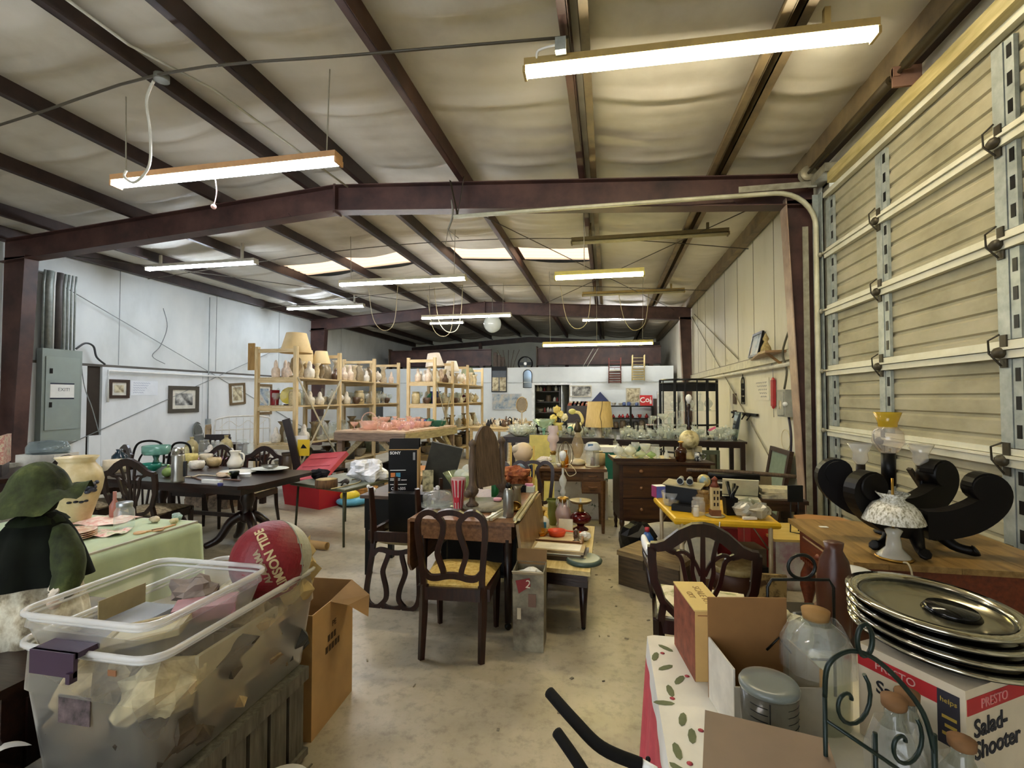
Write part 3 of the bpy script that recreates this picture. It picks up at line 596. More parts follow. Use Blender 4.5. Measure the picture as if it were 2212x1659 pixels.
S('envelope', 'tan paper sheet leaning on the side of the clear tray', 'paper', MB().box(-0.09, 0.09, -0.002, 0.002, 0, 0.075), mat('#a99c7c', 0.8), (-1.80, 1.52, 0.79), radians(90))
# basketball -----------------------------------------------------------------
BR = 0.165
ball = T('basketball', 'red and grey rubber basketball with white lettering on the tote', 'ball', (-1.46, 1.90, 0.885), 0, rot=(radians(-18), radians(10), radians(15)))
def cap_mesh(r, pole, lim):   # spherical patch: faces of a fine sphere whose normal has dot>lim (or <) with the pole
    m_ = MB().sph((0, 0, 0), r, seg=40, rings=24); return m_
sp = MB().sph((0, 0, 0), BR, seg=40, rings=24); pole = Vector((0.62, 0.70, 0.36)).normalized()
red, grey = MB(), MB()
for q in sp.f:
    c = sum((Vector(sp.v[i]) for i in q), Vector()) / len(q)
    (grey if c.normalized().dot(pole) > 0.32 else red).add([sp.v[i] for i in q], [tuple(range(len(q)))], True)
P(ball, 'shell_panel', red, mat('#7e1320', 0.5, 0, 0.08, 60, 0.25)); P(ball, 'shell_panel', grey, mat('#aaa996', 0.5, 0, 0.06, 60, 0.25))
n1 = pole.orthogonal().normalized(); n2 = pole.cross(n1)
P(ball, 'seam', MB().tube([pole * 0.32 * BR + (n1 * cos(a) + n2 * sin(a)) * BR * 0.947 for a in [2 * pi * i / 40 for i in range(40)]], 0.0035, 5, True), mat('#8b8a7a', 0.6))
def on_ball(cx, cz):  # wrap text coordinates round the ball: x -> longitude, y -> latitude, centred facing -Y
    def b_(co):
        lo = (co.x + cx) / BR; la = (co.y + cz) / BR; r = BR + 0.001 + max(co.z, 0)
        return Vector((r * sin(lo) * cos(la), -r * cos(lo) * cos(la), r * sin(la)))
    return b_
let_m = mat('#cdb98c', 0.6)
for s_, dz in (('CRIMSON TIDE', 0.0), ('ALABAMA', 0.043)):
    text(ball, s_, 0.05 if dz == 0 else 0.034, (0, 0, 0), (radians(0), radians(-128), radians(22)), let_m if dz == 0 else mat('#9a8768', 0.6), bend=on_ball(0, dz), bold=0.0016)
# doll with green velvet hat ---------------------------------------------------
cab = T('low_cabinet', 'dark red-brown wooden cabinet under the doll with the velvet hat', 'cabinet', (-2.42, 1.6, 0))
P(cab, 'body', MB().box(-0.42, 0.42, -0.32, 0.3, 0.03, 0.60), mahog_x); P(cab, 'top', MB().box(-0.45, 0.45, -0.35, 0.33, 0.60, 0.63), mahog_x); P(cab, 'door', MB().box(-0.38, -0.01, -0.335, -0.32, 0.08, 0.56), mahog); P(cab, 'door', MB().box(0.01, 0.38, -0.335, -0.32, 0.08, 0.56), mahog); P(cab, 'side_panel', MB().box(0.42, 0.43, -0.25, 0.25, 0.1, 0.55), mahog)
doll = T('doll', 'dressed doll in wide green velvet hat and cape with floral skirt', 'doll', (-2.33, 1.60, 0.63), radians(20)); doll.scale = (0.74, 0.74, 1.0)
velvet = ramp_mat('green_velvet', [(0.3, '#12180a'), (0.55, '#3a4420'), (0.8, '#717a42')], 7, 0.9, 0, bump=0.3, dist=0.03); skirt_m = ramp_mat('skirt_print', [(0.3, '#5c4a38'), (0.45, '#b9ae93'), (0.6, '#e0dbc6'), (0.8, '#a8a284')], 16, 0.9)
P(doll, 'skirt', MB().lathe([(0.13, 0.31), (0.17, 0.22), (0.215, 0.10), (0.235, 0.0)], 40, wob=0.05, nw=11), skirt_m)
P(doll, 'body', MB().lathe([(0.09, 0.24), (0.12, 0.30), (0.115, 0.38), (0.07, 0.455), (0.04, 0.48), (0.075, 0.50), (0.095, 0.55), (0.08, 0.61), (0.02, 0.64)], 18), mat('#17150c', 0.9))
P(doll, 'cape', MB().grid(lambda u, v: ((0.075 + 0.16 * v + 0.018 * sin(u * 14 * pi) * v) * cos(2 * pi * u) * 1.05, (0.075 + 0.15 * v + 0.018 * sin(u * 14 * pi) * v) * sin(2 * pi * u), 0.49 - 0.27 * v + 0.05 * sin(pi * v)), 60, 8, True, True), mat('#0c110a', 0.95, 0, 0.4, 9))
P(doll, 'sleeve', MB().tube(bez([(0.12, -0.03, 0.40), (0.20, -0.08, 0.33), (0.235, -0.12, 0.25), (0.20, -0.15, 0.18)], 4), [0.06, .065, .07, .07, .075, .075, .075, .07, .07, .065, .06, .05, .04], 10), velvet)
P(doll, 'hand', MB().sph((0.20, -0.16, 0.165), 0.034), mat('#d0b49c', 0.6)); P(doll, 'fur_cuff', crumple(MB(), (0.215, -0.15, 0.20), 0.045, 3), mat('#d8cdbb', 0.95))
P(doll, 'hat', MB().grid(lambda u, v: (lambda a, r: (r * cos(a) * (1.12 - 0.1 * v), r * sin(a), 0.585 + (0.012 * sin(3 * a + 1) + 0.01 * sin(7 * a)) * (v > 0.5) * (2 * v - 1) - 0.09 * max(0, v - 0.5) * (1 + cos(a + 2.4)) - 0.05 * max(0, v - 0.6) + (0.115 * (1 - (v / 0.5) ** 2) if v < 0.5 else 0) + 0.012 * sin(9 * a) * v + 0.02 * max(0, v - 0.4) * (1 + cos(a - 0.6))))(2 * pi * u, 0.11 * min(1, v / 0.35) + (0.12 * (v - 0.35) / 0.65 if v > 0.35 else 0)), 48, 16, True, True), velvet)
P(doll, 'collar', MB().lathe([(0.05, 0.50), (0.11, 0.47), (0.13, 0.45)], 30, wob=0.06, nw=9, cap=False), mat('#1c2412', 0.9))
# towel on a low stool, bottom corner
st = T('low_stool', 'dark low stool holding a folded white towel', 'stool', (-2.05, 1.13, 0))
P(st, 'seat', MB().box(-0.2, 0.15, -0.15, 0.14, 0.36, 0.39), mahog_x)
for a in (-0.17, 0.12):
    for b in (-0.12, 0.11): P(st, 'leg', MB().box(a - 0.015, a + 0.015, b - 0.015, b + 0.015, 0, 0.36), mahog)
S('towel', 'crumpled white towel draped over the low stool', 'towel', MB().grid(lambda u, v: (-0.22 + 0.39 * u, -0.17 + 0.33 * v, 0.44 + 0.05 * sin(u * 9 + v * 3) * sin(v * 5 + 1) - 0.12 * (max(0, 0.12 - v) * 6) ** 2), 26, 22), mat('#dcdcd8', 0.95, 0, 0.08, 12), (-2.05, 1.13, -0.002))
# cardboard box beside the crate, and bucket
cb = T('cardboard_box', 'tall open cardboard box with torn flap beside the slatted crate', 'cardboard box', (-1.56, 2.24, 0), radians(3))
P(cb, 'side_panel', MB().box(0.19, 0.195, -0.2, 0.2, 0, 0.58), card); P(cb, 'side_panel', MB().box(-0.195, -0.19, -0.2, 0.2, 0, 0.58), card); P(cb, 'side_panel', MB().box(-0.19, 0.19, -0.2, -0.195, 0, 0.58), card); P(cb, 'side_panel', MB().box(-0.19, 0.19, 0.195, 0.2, 0, 0.6), card_in); P(cb, 'base', MB().box(-0.19, 0.19, -0.19, 0.19, 0, 0.005), card_in)
P(cb, 'torn_flap', MB().add([(0.19, -0.04, 0.58), (0.19, 0.2, 0.6), (0.32, 0.14, 0.55), (0.36, 0.04, 0.48), (0.27, 0.0, 0.55)], [(0, 1, 2, 4), (4, 2, 3)]), card_in)
text(cb, 'PE', 0.04, (0.1965, 0.0, 0.46), (pi / 2, 0, pi / 2), mat('#4a3418', 0.8), ext=0.0004)
for i, (y_, z_, w_) in enumerate(((-.05, .405, .022), (-.02, .405, .02), (.008, .405, .018), (-.07, .355, .022), (-.04, .355, .02), (-.012, .355, .022), (.018, .355, .02), (.045, .355, .018))): P(cb, 'print_mark', MB().box(.1955, .1965, y_ - w_ / 2, y_ + w_ / 2, z_ - .016, z_ + .016), mat('#4a3418', 0.8))
S('plastic_bucket', 'white upturned plastic bucket on the floor by the crate', 'bucket', MB().lathe([(0.12, 0), (0.105, 0.17), (0.095, 0.19), (0.001, 0.192)], 28), porc_w, (-1.175, 1.60, 0))
# ================================================================ GREEN CLOTH TABLE
gt = T('folding_table', 'folding table hidden under a pale green tablecloth', 'table', (-3.55, 2.32, 0))
P(gt, 'tabletop', MB().box(-0.66, 0.66, -0.72, 0.66, 0.68, 0.712), mat('#b9b4a6', 0.6))
for a in (-0.6, 0.6):
    for b in (-0.65, 0.6): P(gt, 'leg', MB().tube([(a, b, 0), (a, b, 0.69)], 0.016, 6), steel)
def cloth_side(u, v, x0, x1, y0, y1, z, drop, amp):
    # v 0..1 from the middle outwards: flat top then hanging edge; u runs round the table
    P_ = 2 * (x1 - x0 + y1 - y0); d = u * P_; 
    if d < x1 - x0: p = (x0 + d, y0); n = (0, -1)
    elif d < x1 - x0 + y1 - y0: p = (x1, y0 + d - (x1 - x0)); n = (1, 0)
    elif d < 2 * (x1 - x0) + y1 - y0: p = (x1 - (d - (x1 - x0) - (y1 - y0)), y1); n = (0, 1)
    else: p = (x0, y1 - (d - 2 * (x1 - x0) - (y1 - y0))); n = (-1, 0)
    cx, cy = (x0 + x1) / 2, (y0 + y1) / 2
    if v < 0.3: t = v / 0.3; return (cx + (p[0] - cx) * t, cy + (p[1] - cy) * t, z)
    t = (v - 0.3) / 0.7; w_ = amp * t * (sin(d * 21) + 0.5 * sin(d * 47 + 1)) + 0.012 + 0.03 * t
    return (p[0] + n[0] * w_, p[1] + n[1] * w_, z - drop * t)
S('tablecloth', 'pale mint green tablecloth hanging in folds over the folding table', 'tablecloth', MB().grid(lambda u, v: cloth_side(u, v, -0.67, 0.67, -0.73, 0.67, 0.716, 0.42, 0.012), 220, 14, True, True), mat('#b4c3a2', 0.9, 0, 0.06, 5), (-3.55, 2.32, 0))
GZ = 0.718
vz = T('vase', 'large tan pottery vase painted with blue grapes', 'vase', (-3.74, 2.80, GZ), radians(-15))
P(vz, 'body', MB().lathe([(0.075, 0), (0.085, 0.01), (0.11, 0.10), (0.145, 0.22), (0.155, 0.29), (0.14, 0.36), (0.105, 0.405), (0.10, 0.42), (0.125, 0.455), (0.12, 0.455), (0.09, 0.42), (0.09, 0.36)], 36), ramp_mat('vase_glaze', [(0.3, '#b09c70'), (0.55, '#c9b98e'), (0.75, '#d9ceae')], 7, 0.35))
def vase_r(z):
    pr = [(0.085, 0.01), (0.11, 0.10), (0.145, 0.22), (0.155, 0.29), (0.14, 0.36), (0.105, 0.405)]
    for (r0, a), (r1, b) in zip(pr, pr[1:]):
        if a <= z <= b: return r0 + (r1 - r0) * (z - a) / (b - a)
    return 0.1
bl = mat('#2b3142', 0.4, 0, 0.2, 40)
gp = MB()
for a, z, s in ((-20, .24, .02), (-12, .25, .022), (-5, .265, .022), (-15, .215, .02), (-8, .23, .024), (0, .245, .02), (2, .22, .018), (-22, .26, .018), (5, .275, .018)):
    r = vase_r(z); gp.sph((r * cos(radians(a + 17)), r * sin(radians(a + 17)), z), s, (1, 1, 0.8), 8, 5)
P(vz, 'painted_grapes', gp, bl)
gp = MB()
for a, z, s in ((-76, .150, .013), (-60, .152, .013), (-46, .146, .013), (-34, .15, .012)):
    r = vase_r(z); gp.sph((r * cos(radians(a + 37)), r * sin(radians(a + 37)), z), s, (1.2, 1.2, 0.7), 8, 5)
P(vz, 'painted_berries', gp, mat('#22232a', 0.4))
jar = T('mason_jar', 'clear glass canning jar with silver lid on the green cloth', 'jar', (-3.20, 2.70, GZ))
P(jar, 'body', MB().lathe([(0.05, 0), (0.058, 0.01), (0.058, 0.115), (0.045, 0.14), (0.042, 0.15)], 24), G_clear); P(jar, 'lid', MB().lathe([(0.046, 0.145), (0.047, 0.15), (0.047, 0.172), (0.044, 0.176), (0.001, 0.176)], 24), mat('#a9aeb0', 0.3, 0.7))
for k in range(4): S('plate', 'patterned cream dinner plate in the stack on the green cloth', 'plate', MB().lathe([(0.001, 0.003), (0.075, 0.0), (0.085, 0.004), (0.115, 0.014), (0.113, 0.017), (0.08, 0.008), (0.001, 0.007)], 26), ramp_mat('plate_print', [(0.4, '#e9dcc4'), (0.55, '#c98f74'), (0.7, '#efe6d4')], 25, 0.3), (-3.27, 2.44, GZ + k * 0.012), group='stacked patterned plates by the vase')
S('plate', 'wide shallow cream bowl holding the stacked plates', 'bowl', MB().lathe([(0.06, -0.0), (0.1, 0.01), (0.145, 0.03), (0.14, 0.03)], 26, cap='b'), porc, (-3.30, 2.24, GZ))
S('fabric_scrap', 'pink and green floral napkin folded beside the jar', 'napkin', MB().grid(lambda u, v: (0.2 * (u - .5), 0.16 * (v - .5), 0.012 + 0.01 * sin(9 * u) * cos(7 * v)), 12, 10), ramp_mat('napkin', [(0.35, '#d98a86'), (0.5, '#f0dccb'), (0.65, '#9fb58c')], 22, 0.9), (-3.15, 2.56, GZ), 0.5)
S('fabric_scrap', 'peach lace doily spread behind the canning jar', 'doily', MB().grid(lambda u, v: (0.34 * (u - .5), 0.26 * (v - .5), 0.008 + 0.006 * sin(8 * u) * cos(9 * v)), 12, 10), ramp_mat('doily', [(0.4, '#e3a99a'), (0.6, '#f2e0d2')], 28, 0.9), (-3.50, 2.82, GZ), 0.2)
for i, (x, y, s, c, lb) in enumerate(((-3.13, 2.86, .03, '#c7b89a', 'round tan pottery ornament near the cloth corner'), (-3.02, 2.93, .028, '#8fa89a', 'mottled green shell ornament near the cloth corner'), (-2.97, 2.86, .026, '#cbbf8f', 'yellowish pottery bird near the cloth corner'), (-3.07, 2.98, .03, '#9db0a6', 'pale blue-green shell heap piece near the cloth corner'))):
    S('ornament', lb, 'ornament', crumple(MB(), (0, 0, s * 0.75), s, i + 40, (1.2, 1, 0.75), 10, 0.25), mat(c, 0.6, 0, 0.2, 30), (x, y, GZ), i)
for i, (x, y, lb) in enumerate(((-2.98, 2.62, 'flat wooden paddle with round end on the green cloth'), (-2.93, 2.70, 'flat wooden scoop near the green cloth edge'))):
    S('wooden_paddle', lb, 'paddle', MB().prism(arc(0, 0, 0.035, 20, 340, 12) + [(0.13, -0.01), (0.13, 0.01)], 0.008, 'xy', 0.004), wood('#b58a58', '#d6ac78', 6, 0.6), (x, y, GZ), radians(60 + 30 * i))
S('candle_bottle', 'slim reddish bottle behind the tan vase', 'bottle', MB().lathe([(0.03, 0), (0.032, 0.09), (0.012, 0.13), (0.012, 0.19)], 12), mat('#a2685a', 0.4), (-3.55, 2.92, GZ))
# ================================================================ DINING TABLE AND CHAIRS
dt = T('dining_table', 'long dark pedestal dining table crowded with dishes', 'table', (-4.40, 4.60, 0), radians(-4))
P(dt, 'tabletop', MB().prism([(-1.08, -0.42), (-0.98, -0.52), (0.98, -0.52), (1.08, -0.42), (1.08, 0.42), (0.98, 0.52), (-0.98, 0.52), (-1.08, 0.42)], 0.035, 'xy', 0.7325), mahog_x)
P(dt, 'apron', MB().box(-0.92, 0.92, -0.42, -0.4, 0.64, 0.715).box(-0.92, 0.92, 0.4, 0.42, 0.64, 0.715).box(-0.92, -0.9, -0.4, 0.4, 0.64, 0.715).box(0.9, 0.92, -0.4, 0.4, 0.64, 0.715), mahog_x)
for s in (-1, 1):
    ped = P(dt, 'pedestal', MB().lathe([(0.05, 0.26), (0.085, 0.30), (0.06, 0.36), (0.045, 0.42), (0.075, 0.5), (0.06, 0.58), (0.05, 0.62), (0.09, 0.70)], 16, (s * 0.6, 0, 0)), mahog)
    for a in (30, 150, 210, 330):
        c, sn = cos(radians(a)), sin(radians(a)); path = bez([(s * 0.6 + 0.04 * c, 0.04 * sn, 0.34), (s * 0.6 + 0.16 * c, 0.16 * sn, 0.27), (s * 0.6 + 0.27 * c, 0.27 * sn, 0.10), (s * 0.6 + 0.40 * c, 0.40 * sn, 0.03)], 4)
        q = link('foot', MB().tube(path, [0.055 - 0.002 * i for i in range(len(path))], 6).mesh('foot', mahog), ped)
P(dt, 'stretcher', MB().box(-0.55, 0.55, -0.015, 0.015, 0.3, 0.34), mahog)
shield_chair('shield-back chair pushed up to the near side of the dining table', (-4.50, 4.08, 0), radians(8)).scale = (1.04, 1.0, 1.07)
shield_chair('shield-back chair partly hidden behind the painted vase', (-5.33, 4.18, 0), radians(6)).scale = (1.04, 1.0, 1.07)
shield_chair('shield-back chair on the far side beside the cream pitcher', (-4.42, 5.32, 0), radians(184))
shield_chair('shield-back chair on the far side behind the pink placemat', (-5.15, 5.38, 0), radians(178))
shield_chair('reddish shield-back chair by the breaker panel end of the dining table', (-6.55, 5.15, 0), radians(160))
for x, y, a, lb in ((-6.62, 5.78, 200, 'dark bentwood chair hoop beside the red-brown chair'), (-6.02, 5.62, 175, 'dark bentwood chair hoop behind the teal glass stand')):
    o = T('bentwood_chair', lb, 'chair', (x, y, 0), radians(a), 'bentwood chairs behind the dining table')
    P(o, 'hoop', MB().tube(bez([(-0.2, -0.2, 0.45), (-0.21, -0.23, 0.7), (-0.16, -0.25, 0.90), (0, -0.25, 0.95), (0.16, -0.25, 0.90), (0.21, -0.23, 0.7), (0.2, -0.2, 0.45)], 5), 0.016, 7), black_p)
    P(o, 'inner_hoop', MB().tube(bez([(-0.11, -0.2, 0.45), (-0.12, -0.23, 0.68), (0, -0.24, 0.82), (0.12, -0.23, 0.68), (0.11, -0.2, 0.45)], 5), 0.013, 7), black_p)
    P(o, 'seat', MB().lathe([(0.2, 0.42), (0.21, 0.44), (0.2, 0.455), (0.001, 0.46)], 20), mahog)
    for i in range(4): P(o, 'leg', MB().tube([(0.15 * cos(pi / 4 + i * pi / 2), 0.15 * sin(pi / 4 + i * pi / 2), 0.43), (0.2 * cos(pi / 4 + i * pi / 2), 0.2 * sin(pi / 4 + i * pi / 2), 0)], 0.015, 6), mahog)
TZ = 0.751
def on_dt(x, y): return onZ(x, y, TZ)
def put(name, label, cat, mb, m, x, y, z=TZ, rz=0.0, group=None): p = onZ(x, y, z); return S(name, label, cat, mb, m, (p.x, p.y, z), rz, group)
th = T('thermos', 'tall stainless steel vacuum flask with black handle on the dining table', 'thermos', tuple(onZ(384, 1041, TZ)), radians(20))
P(th, 'body', MB().lathe([(0.058, 0), (0.06, 0.005), (0.058, 0.02), (0.058, 0.26), (0.05, 0.28)], 22), steel); P(th, 'cup', MB().lathe([(0.052, 0.272), (0.052, 0.335), (0.046, 0.345), (0.001, 0.346)], 22), mat('#c9c8c4', 0.2, 0.9, 0)); P(th, 'handle', MB().bx((0.064, 0.0, 0.13), (0.03, 0.03, 0.15)), black_p)
pt = T('pitcher', 'cream ceramic pitcher on the dining table', 'pitcher', tuple(onZ(508, 1012, TZ)))
P(pt, 'body', MB().lathe([(0.06, 0), (0.085, 0.03), (0.09, 0.07), (0.06, 0.13), (0.05, 0.16), (0.06, 0.2), (0.065, 0.21)], 20, cap='b'), porc); P(pt, 'handle', MB().tube(bez([(0.055, 0, 0.19), (0.11, 0, 0.17), (0.115, 0, 0.1), (0.085, 0, 0.05)], 4), 0.011, 6), porc); P(pt, 'spout', MB().sph((-0.06, 0, 0.2), 0.025, (1, 0.7, 0.6)), porc)
put('platter', 'oval cream platter under the pitcher', 'platter', MB().lathe([(0.001, 0.004), (0.1, 0.003), (0.17, 0.02), (0.165, 0.024), (0.1, 0.01), (0.001, 0.01)], 26, sx=1.2), porc, 515, 1022)
for k in range(3): put('platter', 'blue-edged white platter in the stack at the table corner', 'platter', MB().lathe([(0.001, 0.004), (0.1, 0.003), (0.165, 0.018), (0.16, 0.022), (0.1, 0.01), (0.001, 0.01)], 26, sx=1.25), mat('#dfe3da', 0.25, 0, 0.05), 583, 1015, TZ + k * 0.014, 0.2, 'stacked platters at the dining table corner')
put('gravy_boat', 'small silver dish on top of the stacked platters', 'dish', MB().lathe([(0.03, 0), (0.05, 0.01), (0.07, 0.04), (0.068, 0.04)], 16, sx=1.5, cap='b'), steel, 583, 1012, TZ + 0.052)
put('tablemat', 'pink and lilac placemat lying on the dining table', 'placemat', MB().box(-0.27, 0.27, -0.16, 0.16, 0, 0.006), mat('#cfa0bf', 0.8, 0, 0.1), 457, 990)
for i, (x, y, c, lb, hh) in enumerate(((425, 1014, '#e6dfd0', 'white lobed bowl with painted trees', .1), (462, 1008, '#cbb487', 'tan bowl with brown triangles round its base', .11), (412, 1000, '#dccb7c', 'yellow banded mixing bowl behind the flask', .12), (445, 995, '#e4d9c2', 'cream covered dish beside the placemat', .09), (405, 985, '#d5cd9a', 'pale stacked cups beside the flask', .13))):
    put('bowl', lb + ' on the dining table', 'bowl', MB().lathe([(0.05, 0), (0.075, hh * .25), (0.085, hh * .7), (0.075, hh), (0.07, hh), (0.078, hh * .7), (0.06, hh * .25), (0.001, hh * .1)], 22, wob=0.02, nw=8), mat(c, 0.35, 0, 0.12, 30), x, y)
o = T('cake_stand', 'teal glass footed bowl on the dining table', 'bowl', tuple(onZ(337, 1006, TZ)))
P(o, 'bowl', MB().lathe([(0.03, 0.13), (0.13, 0.14), (0.15, 0.17), (0.15, 0.25), (0.145, 0.25), (0.14, 0.18), (0.001, 0.15)], 26), glass('#bfe3d8', 0.45, '#8fbfb2')); P(o, 'foot', MB().lathe([(0.12, 0), (0.12, 0.01), (0.04, 0.03), (0.025, 0.08), (0.04, 0.13)], 22), glass('#7fb0a4', 0.5, '#4f8578'))
put('bowl', 'dark green glass bowl under the teal footed bowl', 'bowl', MB().lathe([(0.05, 0), (0.1, 0.04), (0.11, 0.09), (0.105, 0.09)], 20, cap='b'), G_teal, 325, 1018)
put('gourd', 'green pottery gourd beside the flask', 'gourd', MB().sph((0, 0, 0.05), 0.055, (1, 1, 0.95)).tube([(0, 0, 0.1), (0.01, 0, 0.13)], 0.012, 6), mat('#7f9a55', 0.4), 362, 1030)
put('round_lampshade', 'small cream round lampshade on the dining table', 'lampshade', MB().lathe([(0.10, 0), (0.12, 0.002), (0.115, 0.14), (0.1, 0.141)], 22), mat('#e2d3b3', 0.8), 250, 1020)
put('vase', 'dark blue glass vase behind the cream lampshade', 'vase', MB().lathe([(0.04, 0), (0.09, 0.05), (0.08, 0.12), (0.03, 0.17), (0.04, 0.2)], 18), mat('#1d3340', 0.15), 258, 1005)
cupo = T('coffee_mug', 'black and green cup upside down at the table front', 'cup', tuple(onZ(506, 1033, TZ)))
P(cupo, 'body', MB().lathe([(0.028, 0), (0.03, 0.03), (0.045, 0.035), (0.05, 0.07), (0.045, 0.075), (0.001, 0.076)], 18), mat('#11160f', 0.25)); P(cupo, 'label', MB().bx((-0.02, -0.045, 0.053), (0.04, 0.006, 0.02), (0, 0, -0.3)), mat('#8f9a6a', 0.5))
put('remote_control', 'small white switch plate at the table edge', 'switch plate', MB().bx((0, 0, 0.02), (0.11, 0.03, 0.035), (0.3, 0, 0.3)), porc_w, 530, 1030)
put('pill_box', 'white box with a blue cap lying at the table front', 'box', MB().box(-0.12, 0.1, -0.02, 0.02, 0, 0.035), porc_w, 460, 1044, rz=-0.05); put('blue_cap', 'blue round cap beside the white box', 'cap', MB().lathe([(0.025, 0), (0.025, 0.03), (0.001, 0.031)], 16), mat('#2a2f70', 0.35), 476, 1050)
for i, (pp, lb, c) in enumerate((([(395, 1025), (420, 1032), (450, 1040), (480, 1036), (520, 1038)], 'brown electric cord snaking among the bowls', '#6b4a38'), ([(400, 1018), (392, 1028), (415, 1030), (432, 1026), (470, 1028)], 'cream electric cord coiled beside the flask', '#d5c7a8'))):
    S('electric_cord', lb, 'cord', MB().tube(bez([onZ(x, y, TZ + 0.008) for x, y in pp], 6), 0.007, 5), mat(c, 0.5))
put('rag', 'crumpled beige rag among the cords', 'rag', crumple(MB(), (0, 0, 0.02), 0.05, 77, (1.6, 1, 0.5), 10, 0.4), mat('#cdb69a', 0.9), 482, 1030)
# dark side table, far edge of the photo, with a painted chest and plastic tubs
o = T('side_table', 'dark side table below the breaker panel', 'table', (-6.75, 4.35, 0), radians(-8))
P(o, 'tabletop', MB().box(-0.9, 0.62, -0.6, 0.6, 0.70, 0.745), mahog_x)
for a in (-0.8, 0.55):
    for b in (-0.52, 0.52): P(o, 'leg', MB().box(a - 0.03, a + 0.03, b - 0.03, b + 0.03, 0, 0.7), mahog)
P(o, 'apron', MB().box(-0.82, 0.56, -0.55, -0.52, 0.6, 0.7).box(-0.82, 0.56, 0.52, 0.55, 0.6, 0.7), mahog_x)
o = T('jewelry_chest', 'small chest with floral painted lid raised on the side table', 'chest', (-6.62, 4.05, 0.746), radians(-40))
P(o, 'body', MB().box(-0.22, 0.22, -0.14, 0.14, 0, 0.13), mahog_x); P(o, 'lid', MB().box(-0.22, 0.22, 0.12, 0.15, 0.13, 0.44), ramp_mat('floral_lid', [(0.3, '#7d6450'), (0.45, '#c9b79a'), (0.55, '#a8635a'), (0.7, '#d8cdb4')], 14, 0.6)); P(o, 'clasp', MB().box(-0.09, 0.09, -0.15, -0.14, 0.02, 0.1), mat('#8f8058', 0.4, 0.4))
o = T('cake_carrier', 'clear plastic cake carrier with blue-grey dome on the side table', 'cake carrier', (-6.98, 4.88, 0.746), 0.2)
P(o, 'base', MB().box(-0.24, 0.24, -0.17, 0.17, 0, 0.14), mat('#e3e0d6', 0.5)); P(o, 'dome', MB().lathe([(0.24, 0.14), (0.24, 0.22), (0.2, 0.29), (0.001, 0.31)], 22, sy=0.72), glass('#cfd8da', 0.35, '#9fb0b6'))
S('newspaper', 'grey folded newspapers stacked on the side table', 'newspaper', MB().box(-0.2, 0.2, -0.15, 0.15, 0, 0.05), mat('#b9b6aa', 0.8, 0, 0.2, 30), (-7.25, 4.45, 0.746), 0.3)
# ================================================================ GLASSWARE LIBRARY
GP = {
 'goblet': [(0.45, 0), (0.45, .02), (0.08, .06), (0.07, .42), (0.3, .5), (0.5, .72), (0.46, 1), (0.44, 1), (0.46, .72), (0.05, .52)],
 'tumbler': [(0.38, 0), (0.4, .02), (0.5, 1), (0.47, 1), (0.37, .06), (0.01, .06)],
 'bowl': [(0.22, 0), (0.25, .04), (0.2, .1), (0.42, .4), (0.5, .95), (0.52, 1), (0.49, .98), (0.38, .42), (0.01, .16)],
 'compote': [(0.3, 0), (0.3, .04), (0.07, .1), (0.06, .4), (0.2, .5), (0.45, .75), (0.52, 1), (0.49, 1), (0.4, .76), (0.01, .55)],
 'vase': [(0.3, 0), (0.34, .05), (0.2, .15), (0.3, .4), (0.34, .55), (0.22, .8), (0.5, 1), (0.47, 1), (0.19, .8)],
 'plate': [(0.3, 0), (0.32, .2), (0.5, 1), (0.49, 1), (0.3, .35), (0.01, .3)],
 'cake': [(0.28, 0), (0.3, .05), (0.08, .15), (0.08, .75), (0.3, .82), (0.52, .86), (0.52, 1), (0.5, .9), (0.01, .88)],
 'decanter': [(0.4, 0), (0.44, .06), (0.42, .4), (0.12, .58), (0.11, .75), (0.16, .78), (0.08, .8), (0.2, .9), (0.05, 1)],
 'candy': [(0.32, 0), (0.32, .04), (0.1, .14), (0.3, .25), (0.5, .45), (0.5, .55), (0.35, .75), (0.1, .86), (0.12, .93), (0.02, 1)],
 'cruet': [(0.3, 0), (0.34, .1), (0.3, .4), (0.1, .6), (0.1, .8), (0.15, .85), (0.05, 1)],
 'jug': [(0.45, 0), (0.5, .05), (0.5, .55), (0.35, .75), (0.14, .85), (0.14, .95), (0.18, .96), (0.17, 1), (0.01, 1)],
 'jar': [(0.45, 0), (0.5, .04), (0.5, .75), (0.38, .84), (0.38, .87), (0.42, .88), (0.42, .99), (0.01, 1)],
 'cup': [(0.25, 0), (0.27, .05), (0.45, .4), (0.5, 1), (0.47, 1), (0.42, .42), (0.01, .1)],
 'flute': [(0.4, 0), (0.4, .02), (0.06, .05), (0.06, .5), (0.3, .6), (0.36, 1), (0.33, 1), (0.05, .62)],
 'basket': [(0.3, 0), (0.32, .06), (0.4, .3), (0.52, .55), (0.49, .55), (0.36, .3), (0.01, .1)],
 'chick': [(0.35, 0), (0.42, .1), (0.45, .35), (0.4, .5), (0.22, .6), (0.2, .8), (0.12, .95), (0.02, 1)]}
GM = {}
def gl_mesh(kind, h, d, m, wob=0.0, nw=0):
    key = (kind, round(h, 3), round(d, 3), m.name, wob, nw)
    if key not in GM:
        mb = MB().lathe([(r * d, z * h) for r, z in GP[kind]], 14 if nw == 0 else max(14, nw * 3), wob=wob, nw=nw, cap='b')
        if kind == 'basket': mb.tube([(d * 0.45 * cos(a), 0, h * 0.5 + h * 0.5 * sin(a)) for a in [pi * i / 12 for i in range(13)]], 0.006, 5)
        if kind in ('cup',): mb.tube(bez([(d * .48, 0, h * .85), (d * .8, 0, h * .8), (d * .75, 0, h * .4), (d * .4, 0, h * .3)], 3), 0.006, 5)
        GM[key] = mb.mesh(kind, m)
    return GM[key]
